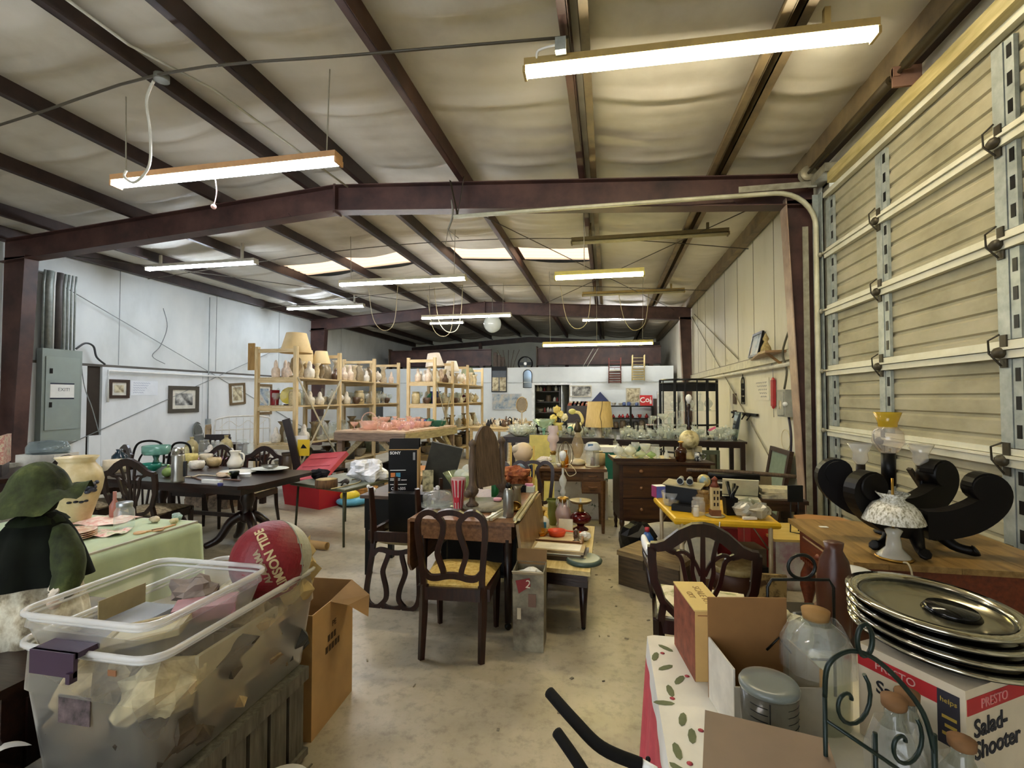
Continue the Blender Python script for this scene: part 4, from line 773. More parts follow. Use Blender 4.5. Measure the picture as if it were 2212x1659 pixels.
def gw(kind, h, d, m, loc, label, cat='glassware', group=None, name=None, wob=0.0, nw=0, rz=0.0):
    return S(name or {'goblet': 'goblet', 'tumbler': 'tumbler', 'bowl': 'glass_bowl', 'compote': 'compote', 'vase': 'glass_vase', 'plate': 'plate', 'cake': 'cake_stand', 'decanter': 'decanter', 'candy': 'candy_dish', 'cruet': 'cruet', 'jug': 'glass_jug', 'jar': 'jar', 'cup': 'glass_cup', 'flute': 'stem_glass', 'basket': 'glass_basket', 'chick': 'figurine'}[kind], label, cat, gl_mesh(kind, h, d, m, wob, nw), None, loc, rz, group)
# ================================================================ RED TOTE, CARD TABLE AND BOXES
redp = mat('#b01c2c', 0.45, 0, 0.06, 4); lidp = mat('#c8505a', 0.5, 0, 0.1, 4)
rt = T('red_tote', 'red plastic storage tote with its lid propped open', 'tote', (-4.32, 6.55, 0), radians(-18))
def shell(x, y, z, t, tp): # open tapered box
    mb = MB(); a = [(-x + tp, -y + tp), (x - tp, -y + tp), (x - tp, y - tp), (-x + tp, y - tp)]; b = [(-x, -y), (x, -y), (x, y), (-x, y)]
    vs = [(p[0], p[1], 0) for p in a] + [(p[0], p[1], z) for p in b] + [(p[0] * (1 - t / x), p[1] * (1 - t / y), z) for p in b] + [(p[0] * (1 - t / x), p[1] * (1 - t / y), 0.01) for p in a]
    mb.add(vs, [(3, 2, 1, 0), (12, 13, 14, 15)] + [(i, (i + 1) % 4, 4 + (i + 1) % 4, 4 + i) for i in range(4)] + [(4 + i, 4 + (i + 1) % 4, 8 + (i + 1) % 4, 8 + i) for i in range(4)] + [(8 + i, 8 + (i + 1) % 4, 12 + (i + 1) % 4, 12 + i) for i in range(4)]); return mb
P(rt, 'bin', shell(0.42, 0.26, 0.38, 0.012, 0.04), redp); P(rt, 'rim', MB().tube([(-0.42, -0.26, 0.38), (0.42, -0.26, 0.38), (0.42, 0.26, 0.38), (-0.42, 0.26, 0.38)], 0.014, 6, True, False), redp)
lm = Matrix.Translation((0.02, 0.02, 0.56)) @ Matrix.Rotation(radians(38), 4, 'X') @ Matrix.Rotation(radians(-8), 4, 'Y')
P(rt, 'lid', MB().box(-0.44, 0.44, -0.28, 0.28, -0.012, 0.012).box(-0.44, 0.44, -0.285, -0.27, -0.05, 0.012).box(-0.44, 0.44, 0.27, 0.285, -0.05, 0.012).box(-0.445, -0.43, -0.28, 0.28, -0.05, 0.012).box(0.43, 0.445, -0.28, 0.28, -0.05, 0.012).box(-0.34, 0.34, -0.17, -0.155, 0.012, 0.02).box(-0.34, 0.34, 0.155, 0.17, 0.012, 0.02).box(-0.34, 0.34, -0.01, 0.01, 0.012, 0.018).xf(lm), lidp)
for i in range(4): S('wrapped_item', 'tan wrapped bundle peeking out of the red tote', 'parcel', crumple(MB(), (0, 0, 0), 0.1, 60 + i, (1, 0.9, 0.8)), mat('#8a6a50', 0.85, 0, 0.25, 10), (-4.58 + 0.17 * i, 6.5 - 0.04 * i, 0.29), group='bundles in the red tote')
ct = T('folding_card_table', 'grey-green folding card table with a wood slice on it', 'table', (0, 0, 0))
CT = 0.62; c4 = [(-3.58, 4.98), (-2.74, 4.70), (-2.55, 5.52), (-3.36, 5.75)]
P(ct, 'tabletop', MB().prism(c4, 0.03, 'xy', CT - 0.016), mat('#7d8274', 0.5, 0, 0.12, 6)); P(ct, 'edge_trim', MB().tube([(x, y, CT - 0.018) for x, y in c4], 0.017, 6, True, False), mat('#5a5a44', 0.4, 0.3))
for (x, y), (dx, dy) in zip(c4, ((.05, .06), (-.05, .06), (-.05, -.06), (.06, -.06))): P(ct, 'leg', MB().tube([(x + dx, y + dy, CT - 0.02), (x + dx * .6, y + dy * .6, 0)], 0.014, 6), mat('#4a4d3c', 0.4, 0.3))
def at(x, y, z): p = onZ(x, y, z); return (p.x, p.y, z)
o = T('wood_slice', 'round slice of log with bark on the card table', 'wood slice', at(705, 1053, CT)); P(o, 'bark', MB().lathe([(0.115, 0), (0.118, 0.02), (0.115, 0.09), (0.108, 0.092)], 26, wob=0.02, nw=9), mat('#5d4226', 0.9, 0, 0.45, 35, 0.4, (1, 1, .2))); P(o, 'cut_face', MB().lathe([(0.109, 0.092), (0.001, 0.0935)], 26, wob=0.02, nw=9), mat('#cdb27a', 0.7, 0, 0.1, 12))
S('cap', 'crumpled black cap lying on the card table', 'cap', crumple(MB(), (0, 0, 0.06), 0.085, 13, (1.4, 1, 0.75), 14, 0.3), mat('#16141a', 0.9, 0, 0.3), at(690, 1035, CT))
o = T('lizard_figure', 'dark carved animal figure on the card table', 'figurine', at(745, 1048, CT), 2.4); P(o, 'body', MB().tube(bez([(-0.12, 0, 0.05), (-0.06, 0, 0.055), (0, 0, 0.045), (0.09, 0.02, 0.02), (0.16, 0.03, 0.01)], 3), [.012, .02, .026, .028, .028, .026, .024, .02, .016, .012, .009, .007, .005], 7), mat('#3a2f25', 0.5)); P(o, 'leg', MB().tube([(-0.03, 0.02, 0.045), (-0.03, 0.05, 0)], 0.009, 5), mat('#3a2f25', 0.5)); P(o, 'leg', MB().tube([(0.05, -0.01, 0.03), (0.05, -0.05, 0)], 0.009, 5), mat('#3a2f25', 0.5))
S('plastic_bag', 'white crinkled plastic bag with printed panel on the card table', 'plastic bag', crumple(MB(), (0, 0, 0.115), 0.18, 31, (1.2, 0.85, 0.7), 22, 0.4), mat('#e6e6ea', 0.3, 0, 0.2, 9), (-2.78, 5.28, CT))
o = T('flashlight', 'black cylindrical flashlight at the back of the card table', 'flashlight', (-2.58, 5.38, CT + 0.032), 0.4); P(o, 'barrel', MB().tube([(-0.1, 0, 0), (0.08, 0, 0)], 0.024, 10), black_p); P(o, 'lens_head', MB().tube([(0.06, 0, 0), (0.12, 0, 0)], [0.026, 0.036], 10), steel)
S('lanyard', 'cream cord curling across the card table', 'cord', MB().tube(bez([at(x, y, CT + 0.006) for x, y in ((715, 1056), (745, 1050), (775, 1042), (778, 1034), (760, 1036))], 6), 0.006, 5), mat('#cbb98a', 0.7))
o = T('pool_toy', 'blue and yellow inflated duck toy on the floor', 'toy', at(762, 1092, 0), 0.5); P(o, 'ring', MB().sph((0, 0, 0.07), 0.2, (1.2, 0.8, 0.35)), mat('#5aa8c8', 0.35)); P(o, 'body', MB().sph((-0.04, 0, 0.15), 0.13, (1.1, 0.9, 0.65)), mat('#e8cf3a', 0.35))
S('teddy_bear', 'yellow-brown plush toy lying under the card table', 'plush toy', crumple(MB(), (0, 0, 0.12), 0.16, 17, (1.2, 1, 0.8), 14, 0.25), mat('#a9793a', 0.95, 0, 0.3, 12), (-3.75, 7.05, 0))
S('waste_bin', 'pale grey plastic bin standing behind the card table', 'bin', shell(0.16, 0.14, 0.42, 0.01, 0.03), mat('#a9b0ae', 0.5), (-2.62, 6.0, 0), 0.2)
S('paint_tube', 'long cardboard tube lying on the floor behind the totes', 'tube', MB().tube([(-3.62, 4.72, 0.045), (-2.88, 4.60, 0.045)], 0.04, 14), card)
S('tube_mouth', 'dark open end of the cardboard tube on the floor', 'tube', MB().tube([(-2.8805, 4.60, 0.045), (-2.878, 4.60, 0.045)], 0.033, 14), card_in)
# brown moving box with printed lettering, further back
o = T('moving_box', 'closed brown carton with black print behind the card table', 'cardboard box', (-2.75, 6.75, 0), radians(4)); P(o, 'body', MB().box(-0.42, 0.42, -0.25, 0.25, 0, 0.48), card); P(o, 'tape', MB().box(-0.42, 0.42, -0.03, 0.03, 0.48, 0.482), mat('#c9a878', 0.3)); P(o, 'printed_mark', MB().lathe([(0.045, -0.2515), (0.05, -0.2515), (0.05, -0.253), (0.045, -0.253)], 16, (-0.22, 0, 0), rot=None).xf(Matrix.Translation((0, -0.504, 0.3)) @ Matrix.Rotation(pi / 2, 4, 'X')), mat('#3a2a18', 0.8))
# open carton and screens further right
o = T('carton', 'open cardboard carton with flaps up beyond the black box', 'cardboard box', at(930, 1068, 0), radians(10))
P(o, 'body', shell(0.2, 0.16, 0.42, 0.006, 0.0), mat('#bfa05f', 0.75, 0, 0.15, 8)); P(o, 'flap', MB().bx((0.24, 0, 0.45), (0.12, 0.3, 0.005), (0, -0.5, 0)), card); P(o, 'flap', MB().bx((-0.05, -0.2, 0.46), (0.36, 0.12, 0.005), (0.6, 0, 0)), mat('#c98a50', 0.7))
# ================================================================ SONY BOX ON THE BLACK TABLE, UPTURNED CHAIR
bt = T('black_cabinet', 'low black cabinet holding the tall black carton', 'cabinet', (-1.86, 4.30, 0))
P(bt, 'body', MB().box(-0.30, 0.48, -0.26, 0.26, 0.42, 0.69), black_p); P(bt, 'top', MB().box(-0.33, 0.51, -0.29, 0.29, 0.69, 0.72), wood('#2a1c14', '#5a4230', 5, 0.4, 'x'))
for a in (-0.27, 0.45):
    for b in (-0.23, 0.23): P(bt, 'leg', MB().box(a - 0.025, a + 0.025, b - 0.025, b + 0.025, 0, 0.42), black_p)
sb = T('stereo_carton', 'tall black and brown carton with white lettering and open top flaps', 'cardboard box', (-1.87, 4.26, 0.722), radians(17)); bk = mat('#0d0c0e', 0.5, 0, 0.1)
P(sb, 'body', MB().box(-0.135, 0.135, -0.1, 0.1, 0.0, 0.40), bk); P(sb, 'side_panel', MB().box(0.1352, 0.137, -0.1, 0.1, 0, 0.40), card); P(sb, 'edge_strip', MB().box(0.122, 0.1355, -0.1015, -0.1, 0, 0.40).box(-0.136, 0.136, -0.1015, -0.1, 0.392, 0.40).box(-0.136, 0.136, -0.1015, -0.1, 0, 0.012), card)
P(sb, 'flap', MB().bx((0, -0.055, 0.445), (0.27, 0.006, 0.1), (-0.5, 0, 0)), bk); P(sb, 'flap', MB().bx((0.0, 0.09, 0.44), (0.27, 0.006, 0.09), (0.15, 0, 0)), bk)
wt = mat('#e9e9ea', 0.6, 0, 0); R0 = (pi / 2, 0, 0)
text(sb, 'SONY', 0.036, (-0.075, -0.1015, 0.365), R0, wt, bold=0.001); text(sb, 'CFD-S05', 0.036, (-0.045, -0.1015, 0.04), R0, wt, bold=0.0003)
P(sb, 'color_square', MB().box(-0.115, -0.075, -0.1022, -0.1, 0.145, 0.185), mat('#d07a3a', 0.5, 0, 0)); P(sb, 'color_square', MB().box(-0.068, -0.028, -0.1022, -0.1, 0.145, 0.185), mat('#3f8fb0', 0.5, 0, 0))
for a, b, z in ((-0.12, 0.02, .205), (-0.12, -.03, .115), (-.02, .03, .115), (-0.12, -.03, .128), (-0.12, .03, .075)): P(sb, 'print_line', MB().box(a, b, -0.1022, -0.1, z, z + 0.006), wt)
P(sb, 'print_icon', MB().box(0.085, 0.105, -0.1022, -0.1, 0.30, 0.37), mat('#9a9a9c', 0.6))
S('wall_plaque', 'cream printed card standing beside the black carton', 'picture', MB().box(-0.05, 0.05, -0.006, 0.006, 0, 0.2), ramp_mat('plaque_print', [(0.4, '#6d6448'), (0.55, '#c4b98c')], 20, 0.6), (-1.64, 4.26, 0.722), 0.2)
S('ledger_book', 'dark grey album leaning behind the black carton', 'book', MB().bx((0, 0, 0.2), (0.3, 0.05, 0.42), (0.1, 0.25, 0)), mat('#34342e', 0.7, 0, 0.25), (-1.56, 4.42, 0.74), 0.4)
S('ceramic_dog', 'small white ceramic dog on the black cabinet edge', 'figurine', MB().sph((0, 0, 0.03), 0.028, (1.5, 0.8, 1)).sph((-0.035, 0, 0.06), 0.018), porc_w, (-2.12, 4.1, 0.721))
oc = loop_chair('dark chair stood upside down with its looped back on the floor', (0, 0, 0), rot=(0, pi, 0), seat_col='#cdbd92', group=None)
oc.location = (-1.61, 3.72, 0.905)
S('record_case', 'flat black record case leaning in the legs of the upturned chair', 'case', MB().bx((0, 0, 0.17), (0.34, 0.09, 0.34), (0.06, 0, 0)), black_p, (-1.61, 3.78, 0.47))
loop_chair('loop-back chair on the far side of the drop-leaf table by the black carton', (-1.25, 4.78, 0), radians(178)); loop_chair('loop-back chair on the far side of the drop-leaf table by the silver bottle', (-0.78, 4.86, 0), radians(182))
# ================================================================ DROP-LEAF TABLE
dl = T('drop_leaf_table', 'brown drop-leaf table with hanging side leaves and brass casters', 'table', (-0.99, 3.78, 0))
wd = wood('#5e3d22', '#8d6440', 4, 0.35, 'y'); wdl = ramp_mat('leaf_wood', [(0.3, '#6b5230'), (0.6, '#9a8058'), (0.8, '#b7a27c')], 3, 0.35, 0, (1, 3, 1))
P(dl, 'tabletop', MB().box(-0.38, 0.37, -0.57, 0.56, 0.725, 0.75), wd)
P(dl, 'leaf', MB().prism([(-0.55, 0.735), (0.55, 0.735), (0.55, 0.42), (0.5, 0.36), (-0.5, 0.36), (-0.55, 0.42)], 0.02, 'yz', 0).xf(Matrix.Translation((0.385, 0, 0)) @ Matrix.Translation((0, 0, 0.735)) @ Matrix.Rotation(radians(-7), 4, 'Y') @ Matrix.Translation((0, 0, -0.735))), wdl)
P(dl, 'leaf', MB().prism([(-0.55, 0.735), (0.55, 0.735), (0.55, 0.42), (0.5, 0.36), (-0.5, 0.36), (-0.55, 0.42)], 0.02, 'yz', -0.395), wd)
P(dl, 'apron', MB().box(-0.34, 0.34, -0.52, -0.5, 0.60, 0.725).box(-0.34, 0.34, 0.5, 0.52, 0.60, 0.725).box(-0.34, -0.32, -0.5, 0.5, 0.6, 0.725).box(0.32, 0.34, -0.5, 0.5, 0.6, 0.725), wd)
P(dl, 'leaf_edge_trim', MB().box(0.365, 0.378, -0.56, 0.55, 0.748, 0.754), mat('#d8cf9e', 0.3))
for a in (-0.31, 0.31):
    for b in (-0.49, 0.49):
        lg = P(dl, 'leg', MB().tube([(a, b, 0.62), (a, b, 0.05)], [0.035, 0.022], 8), mahog); q = link('caster', MB().lathe([(0.001, -.012), (0.022, -.012), (0.022, .012), (0.001, .012)], 12, (a, b, 0.023), rot=(pi / 2, 0, 0.6)).mesh('caster', black_p), lg)
P(dl, 'dark_shelf', MB().box(-0.3, 0.3, -0.1, 0.5, 0.2, 0.22), black_p)
S('storage_box', 'black trunk stored under the drop-leaf table', 'box', MB().box(-0.28, 0.28, -0.2, 0.25, 0, 0.28), black_p, (-0.99, 3.95, 0.222))
loop_chair('loop-back chair with yellow seat in front of the drop-leaf table', (-0.955, 3.08, 0), radians(4)).scale = (0.98, 0.98, 1.0)
DZ = 0.751
S('placemat', 'pale printed sheet lying under the silver bottle', 'paper', MB().box(-0.06, 0.06, -0.1, 0.1, 0, 0.002), paper, at(1078, 1112, DZ), 0.1)
# swing mirror base standing on the table: round base, two posts, tilted mirror panel seen edge on
o = T('dressing_mirror', 'old wooden swing mirror with turned posts standing on the drop-leaf table', 'mirror', (-0.92, 3.66, DZ), radians(62))
P(o, 'base', MB().lathe([(0.2, 0), (0.21, 0.012), (0.2, 0.028), (0.19, 0.034), (0.001, 0.035)], 30), wood('#6a6350', '#8e8770', 5, 0.5, 'x'))
for s, nm in ((-1, 0), (1, 0)):
    P(o, 'post', MB().lathe([(0.045, 0.035), (0.05, 0.045), (0.025, 0.07), (0.02, 0.10), (0.045, 0.13), (0.05, 0.15), (0.03, 0.19), (0.024, 0.22), (0.03, 0.35), (0.022, 0.42), (0.018, 0.47), (0.028, 0.485), (0.03, 0.50), (0.018, 0.52), (0.001, 0.535)], 14, (s * 0.17, 0, 0)), oldwood)
P(o, 'mirror_panel', MB().prism(bez2([(-0.13, 0.16), (-0.14, 0.35), (-0.12, 0.52), (-0.05, 0.61), (0, 0.625), (0.05, 0.61), (0.12, 0.52), (0.14, 0.35), (0.13, 0.16)], 4), 0.022, 'xz').xf(Matrix.Translation((0, 0, 0.35)) @ Matrix.Rotation(radians(-6), 4, 'X') @ Matrix.Translation((0, 0, -0.35))), oldwood)
P(o, 'knob', MB().sph((-0.215, 0, 0.13), 0.03), oldwood)
# glass punch bowl, cake dome, popcorn cup, bottles
o = T('punch_bowl', 'large cut glass punch bowl with glass cups inside on the drop-leaf table', 'punch bowl', (-1.22, 4.08, DZ)); P(o, 'bowl', MB().lathe([(0.1, 0), (0.09, 0.02), (0.13, 0.08), (0.19, 0.17), (0.2, 0.19), (0.19, 0.185), (0.12, 0.09), (0.001, 0.04)], 36, wob=0.015, nw=18), glass('#e6f0dc', 0.22, '#dfe8c8')); P(o, 'stacked_cups', MB().sph((-0.05, 0, 0.16), 0.06).sph((0.05, 0.02, 0.17), 0.06).sph((0.0, 0.05, 0.2), 0.055).sph((0.02, -0.06, 0.16), 0.05), G_cut)
o = T('cake_dome', 'clear plastic cake dome with knob on the drop-leaf table corner', 'cake dome', at(945, 1092, DZ)); P(o, 'plate', MB().lathe([(0.12, 0), (0.15, 0.008), (0.148, 0.012), (0.001, 0.01)], 28), G_clear); P(o, 'dome', MB().lathe([(0.115, 0.012), (0.115, 0.08), (0.10, 0.105), (0.03, 0.12), (0.012, 0.122)], 28), G_clear); P(o, 'knob', MB().sph((0, 0, 0.14), 0.018), glass('#ffffff', 0.4))
S('glass_dish', 'round glass dish lying in front of the cake dome', 'glass dish', MB().lathe([(0.07, 0), (0.085, 0.01), (0.08, 0.014), (0.03, 0.006), (0.001, 0.006)], 24), G_clear, at(975, 1100, DZ))
o = T('popcorn_cup', 'red and white striped plastic popcorn cup', 'cup', at(990, 1099, DZ)); P(o, 'cup', MB().lathe([(0.036, 0), (0.036, 0.004), (0.058, 0.235), (0.056, 0.235), (0.034, 0.01)], 12, cap='b'), glass('#ffffff', 0.5, '#f4c9c8'))
for i in range(12):
    a = 2 * pi * i / 12; P(o, 'stripe', MB().add([(0.0365 * cos(a + d), 0.0365 * sin(a + d), 0.006) for d in (-0.13, 0.13)] + [(0.058 * cos(a + d), 0.058 * sin(a + d), 0.222) for d in (0.13, -0.13)], [(0, 1, 2, 3)]), mat('#c01830', 0.4, 0, 0))
P(o, 'logo_disc', MB().tube([(0, -0.038, 0.075), (0, -0.0475, 0.075)], 0.022, 16), mat('#c01830', 0.4, 0, 0))
o = T('flask_bottle', 'stainless steel bottle with black cap on the drop-leaf table', 'bottle', at(1098, 1116, DZ)); P(o, 'body', MB().lathe([(0.036, 0), (0.038, 0.004), (0.038, 0.155), (0.03, 0.19), (0.02, 0.205)], 22), steel); P(o, 'cap', MB().lathe([(0.021, 0.203), (0.021, 0.228), (0.013, 0.23), (0.012, 0.24), (0.001, 0.241)], 16), black_p)
o = T('soda_can', 'green tall drink can on the drop-leaf table', 'can', at(1070, 1077, DZ)); P(o, 'body', MB().lathe([(0.03, 0), (0.034, 0.008), (0.034, 0.115), (0.028, 0.127)], 18), mat('#1f6b3a', 0.3, 0.4, 0.1)); P(o, 'top', MB().lathe([(0.029, 0.127), (0.027, 0.13), (0.001, 0.128)], 18), chrome)
o = T('small_jar', 'short jar with pink lid and black band beside the silver bottle', 'jar', at(1075, 1092, DZ)); P(o, 'body', MB().lathe([(0.03, 0), (0.032, 0.04)], 16), mat('#2a1c16', 0.3)); P(o, 'lid', MB().lathe([(0.034, 0.04), (0.034, 0.058), (0.001, 0.06)], 16), mat('#e0a2ac', 0.4))
o = T('fabric_bouquet', 'bunch of rust brown dried leaves on the drop-leaf table', 'dried leaves', at(1112, 1050, DZ)); P(o, 'foliage', crumple(MB(), (0, 0, 0.10), 0.12, 23, (1.1, 1, 0.8), 16, 0.6), ramp_mat('rust_leaves', [(0.3, '#4a2314'), (0.5, '#9a5230'), (0.7, '#c98a58')], 22, 0.9)); P(o, 'pot', MB().lathe([(0.05, 0), (0.06, 0.03), (0.001, 0.03)], 12), mat('#2a1c14', 0.5))
S('metal_pitcher', 'tarnished metal beaker behind the silver bottle', 'beaker', MB().lathe([(0.032, 0), (0.035, 0.005), (0.028, 0.13), (0.045, 0.16), (0.042, 0.16)], 16, cap='b'), mat('#a09378', 0.35, 0.6), at(1117, 1092, DZ))
S('brass_bowl', 'small brass bowl tipped beside the chrome rails', 'bowl', MB().lathe([(0.015, 0), (0.03, 0.015), (0.045, 0.05), (0.042, 0.05)], 18, cap='b'), brass, at(1112, 1103, DZ), rot=(0.5, 0.2, 0))
for i, (a, b) in enumerate((((1052, 1122), (1092, 1098)), ((1112, 1122), (1150, 1068)))):
    p, q = onZ(*a, DZ + 0.012), onZ(*b, DZ + 0.012); S('curtain_rod', ('cream curtain rod lying toward the chair back', 'shiny brass curtain rod along the table edge')[i], 'rod', MB().bar(p, q, 0.022, 0.02).bar(p + Vector((0.028, 0, 0)), q + Vector((0.028, 0, 0)), 0.02, 0.016), mat(('#d8d2b8', '#c9c098')[i], 0.25, 0.3))
S('crab_shell', 'small orange and cream shell ornament on the table', 'ornament', crumple(MB(), (0, 0, 0.015), 0.04, 50, (1.4, 1, 0.4), 10, 0.4), mat('#c98f6a', 0.6, 0, 0.3, 40), at(1063, 1098, DZ))
S('camera', 'small black box camera at the back of the drop-leaf table', 'camera', MB().box(-0.04, 0.04, -0.03, 0.03, 0, 0.06).tube([(0, -0.03, 0.03), (0, -0.05, 0.03)], 0.018, 10), black_p, at(1128, 1062, DZ))
S('tissue_box', 'white and green carton at the far corner of the table', 'box', MB().box(-0.05, 0.05, -0.04, 0.04, 0, 0.05), mat('#cfd8cc', 0.6), at(1143, 1062, DZ))
S('eraser', 'pink sponge on the white carton', 'sponge', MB().box(-0.035, 0.035, -0.02, 0.02, 0, 0.02), mat('#e39ab8', 0.7), tuple(Vector(at(1143, 1062, DZ)) + Vector((0, 0, 0.051))))
# ================================================================ TALL PRINTED BOX, COFFEE TABLE
o = T('tall_tin_box', 'tall scuffed tin box with a red patch and papers inside', 'box', (-0.50, 3.13, 0), radians(2)); sm = ramp_mat('scuffed_tin', [(0.3, '#40362a'), (0.5, '#77705c'), (0.7, '#a09a82')], 6, 0.6, 0.2)
P(o, 'body', shell(0.1, 0.1, 0.50, 0.006, 0.004), sm); P(o, 'flap', MB().bx((0, 0.1, 0.53), (0.2, 0.005, 0.1), (-0.1, 0, 0)), card_in); P(o, 'flap', MB().bx((0, -0.11, 0.49), (0.2, 0.005, 0.06), (0.9, 0, 0)), mat('#b9ae92', 0.6))
P(o, 'red_patch', MB().prism([(-0.08, 0.44), (0.01, 0.46), (0.015, 0.41), (-0.06, 0.36)], 0.002, 'xz', -0.102), mat('#7d1d1a', 0.6)); text(o, '2', 0.07, (0.0, -0.1035, 0.42), (pi / 2, 0.1, 0), mat('#d8d0b8', 0.6)); P(o, 'torn_label', MB().box(0.0, 0.05, -0.1025, -0.1, 0.28, 0.36), mat('#6a5040', 0.7)); P(o, 'torn_label', MB().box(-0.07, -0.045, -0.1025, -0.1, 0.2, 0.27), mat('#b3a68a', 0.7)); P(o, 'paper_filling', crumple(MB(), (0, 0, 0.42), 0.085, 8, (1, 1, 0.8), 10, 0.3), paper)
cf = T('coffee_table', 'low narrow table with pale top and tapered dark legs', 'coffee table', (0, 0, 0))
P(cf, 'tabletop', MB().prism([(-0.50, 3.36), (-0.12, 3.32), (-0.12, 4.50), (-0.66, 4.50)], 0.03, 'xy', 0.405), wood('#b39a5c', '#d8c48a', 4, 0.5, 'y')); P(cf, 'apron', MB().prism([(-0.48, 3.39), (-0.14, 3.35), (-0.14, 4.46), (-0.63, 4.46)], 0.09, 'xy', 0.345), mahog_x)
for x, y in ((-0.17, 3.39), (-0.45, 3.42), (-0.17, 4.42), (-0.6, 4.42)): P(cf, 'leg', MB().tube([(x, y, 0.33), (x, y, 0.02)], [0.034, 0.016], 8), mahog).data; P(cf, 'foot_caster', MB().sph((x, y, 0.016), 0.016, seg=8, rings=5), black_p)
CZ = 0.421
o = T('framed_tray', 'dark framed picture lying flat on the coffee table front', 'picture frame', (-0.37, 3.64, CZ), radians(-3)); P(o, 'frame', MB().box(-0.22, 0.22, -0.13, 0.13, 0, 0.03), mahog_x); P(o, 'print', MB().box(-0.18, 0.18, -0.09, 0.09, 0.03, 0.033), paper)
o = T('framed_tray', 'narrow gilt framed picture stacked on the dark one', 'picture frame', (-0.37, 3.66, CZ + 0.034), radians(-3)); P(o, 'frame', MB().box(-0.2, 0.2, -0.1, 0.1, 0, 0.02), mat('#a8926a', 0.5)); P(o, 'print', MB().box(-0.17, 0.17, -0.075, 0.075, 0.02, 0.022), mat('#ece7da', 0.6))
o = T('wooden_tray', 'shallow wooden tray lined with cream print on the coffee table', 'tray', (-0.38, 3.98, CZ), radians(-2)); P(o, 'base', MB().box(-0.2, 0.17, -0.16, 0.16, 0, 0.02), mat('#d8c9a0', 0.6)); P(o, 'front_edge', MB().box(-0.2, 0.17, -0.18, -0.16, 0, 0.055), wood('#6a3d20', '#9a6238', 5)); P(o, 'side_edge', MB().box(0.17, 0.185, -0.18, 0.16, 0, 0.05), wood('#6a3d20', '#9a6238', 5)); P(o, 'side_edge', MB().box(-0.215, -0.2, -0.18, 0.16, 0, 0.05), wood('#6a3d20', '#9a6238', 5))
o = T('round_mirror', 'round green rimmed mirror overhanging the coffee table', 'mirror', (-0.17, 3.52, CZ), 0); P(o, 'rim', MB().lathe([(0.1, 0), (0.125, 0.0), (0.13, 0.015), (0.12, 0.03), (0.1, 0.028)], 32), mat('#3c4f48', 0.35)); P(o, 'glass', MB().lathe([(0.11, 0.02), (0.001, 0.021)], 32), mat('#d5dcda', 0.06, 1.0, 0))
S('glass_bowl', 'amber lobed glass bowl on a clear plate', 'bowl', MB().lathe([(0.035, 0), (0.06, 0.02), (0.075, 0.045), (0.07, 0.045), (0.03, 0.01)], 24, wob=0.05, nw=8, cap='b'), G_amber, (-0.56, 4.06, CZ + 0.012)); S('plate', 'clear glass plate under the amber bowl', 'plate', MB().lathe([(0.1, 0), (0.14, 0.01), (0.138, 0.012), (0.001, 0.006)], 26), G_clear, (-0.55, 4.05, CZ))
o = T('dipper', 'orange plastic strainer with long handle', 'strainer', (-0.42, 4.06, CZ + 0.022), 0.2); P(o, 'bowl', MB().lathe([(0.055, 0), (0.07, 0.045), (0.066, 0.045), (0.05, 0.005)], 20, cap='b', sx=1.15), mat('#e2512a', 0.4, 0, 0.05)); P(o, 'handle', MB().bar((0.06, 0, 0.04), (0.2, -0.02, 0.03), 0.018, 0.008), mat('#e2512a', 0.4, 0, 0.05))
S('figurine', 'brown and cream glazed bird figurine on the wooden tray', 'figurine', MB().lathe([(0.03, 0), (0.03, 0.012), (0.018, 0.02), (0.028, 0.05), (0.022, 0.09), (0.008, 0.105), (0.001, 0.11)], 14), ramp_mat('bird_glaze', [(0.4, '#4a3018'), (0.6, '#d8cba8')], 16, 0.3), (-0.25, 3.90, CZ + 0.021))
S('conch_shell', 'white ceramic shell beside the bird figurine', 'shell', crumple(MB(), (0, 0, 0.04), 0.045, 71, (1.3, 0.8, 0.85), 12, 0.2), porc_w, (-0.19, 4.02, CZ), 0.5)
o = T('oil_lamp', 'dark red glass oil lamp with brass burner', 'oil lamp', (-0.24, 4.36, CZ)); P(o, 'foot', MB().lathe([(0.07, 0), (0.07, 0.01), (0.03, 0.03), (0.035, 0.05)], 20), G_red); P(o, 'font', MB().lathe([(0.035, 0.05), (0.085, 0.075), (0.095, 0.11), (0.07, 0.145), (0.03, 0.16)], 24), G_red); P(o, 'burner', MB().lathe([(0.03, 0.16), (0.035, 0.17), (0.018, 0.185), (0.02, 0.22), (0.03, 0.235)], 16), brass); P(o, 'shade_ring', MB().lathe([(0.03, 0.235), (0.085, 0.24), (0.1, 0.262), (0.095, 0.262), (0.03, 0.242)], 28), mat('#7a6a48', 0.4, 0.5)); P(o, 'wick', MB().box(-0.008, 0.008, -0.004, 0.004, 0.24, 0.275), porc_w)
o = T('table_lamp', 'crystal table lamp with prisms and bare bulb on the coffee table', 'lamp', (-0.40, 4.40, CZ))
P(o, 'base', MB().lathe([(0.06, 0), (0.065, 0.01), (0.05, 0.03), (0.07, 0.10), (0.072, 0.14), (0.045, 0.21), (0.02, 0.22)], 22), glass('#f4dcd8', 0.5, '#eed8d4')); P(o, 'prism_ring', MB().lathe([(0.02, 0.22), (0.055, 0.26), (0.05, 0.27), (0.02, 0.28)], 18), brass)
for i in range(8): P(o, 'prism', MB().tube([(0.055 * cos(i * pi / 4), 0.055 * sin(i * pi / 4), 0.262), (0.06 * cos(i * pi / 4), 0.06 * sin(i * pi / 4), 0.225), (0.06 * cos(i * pi / 4), 0.06 * sin(i * pi / 4), 0.19)], [0.003, 0.008, 0.002], 5), G_cut)
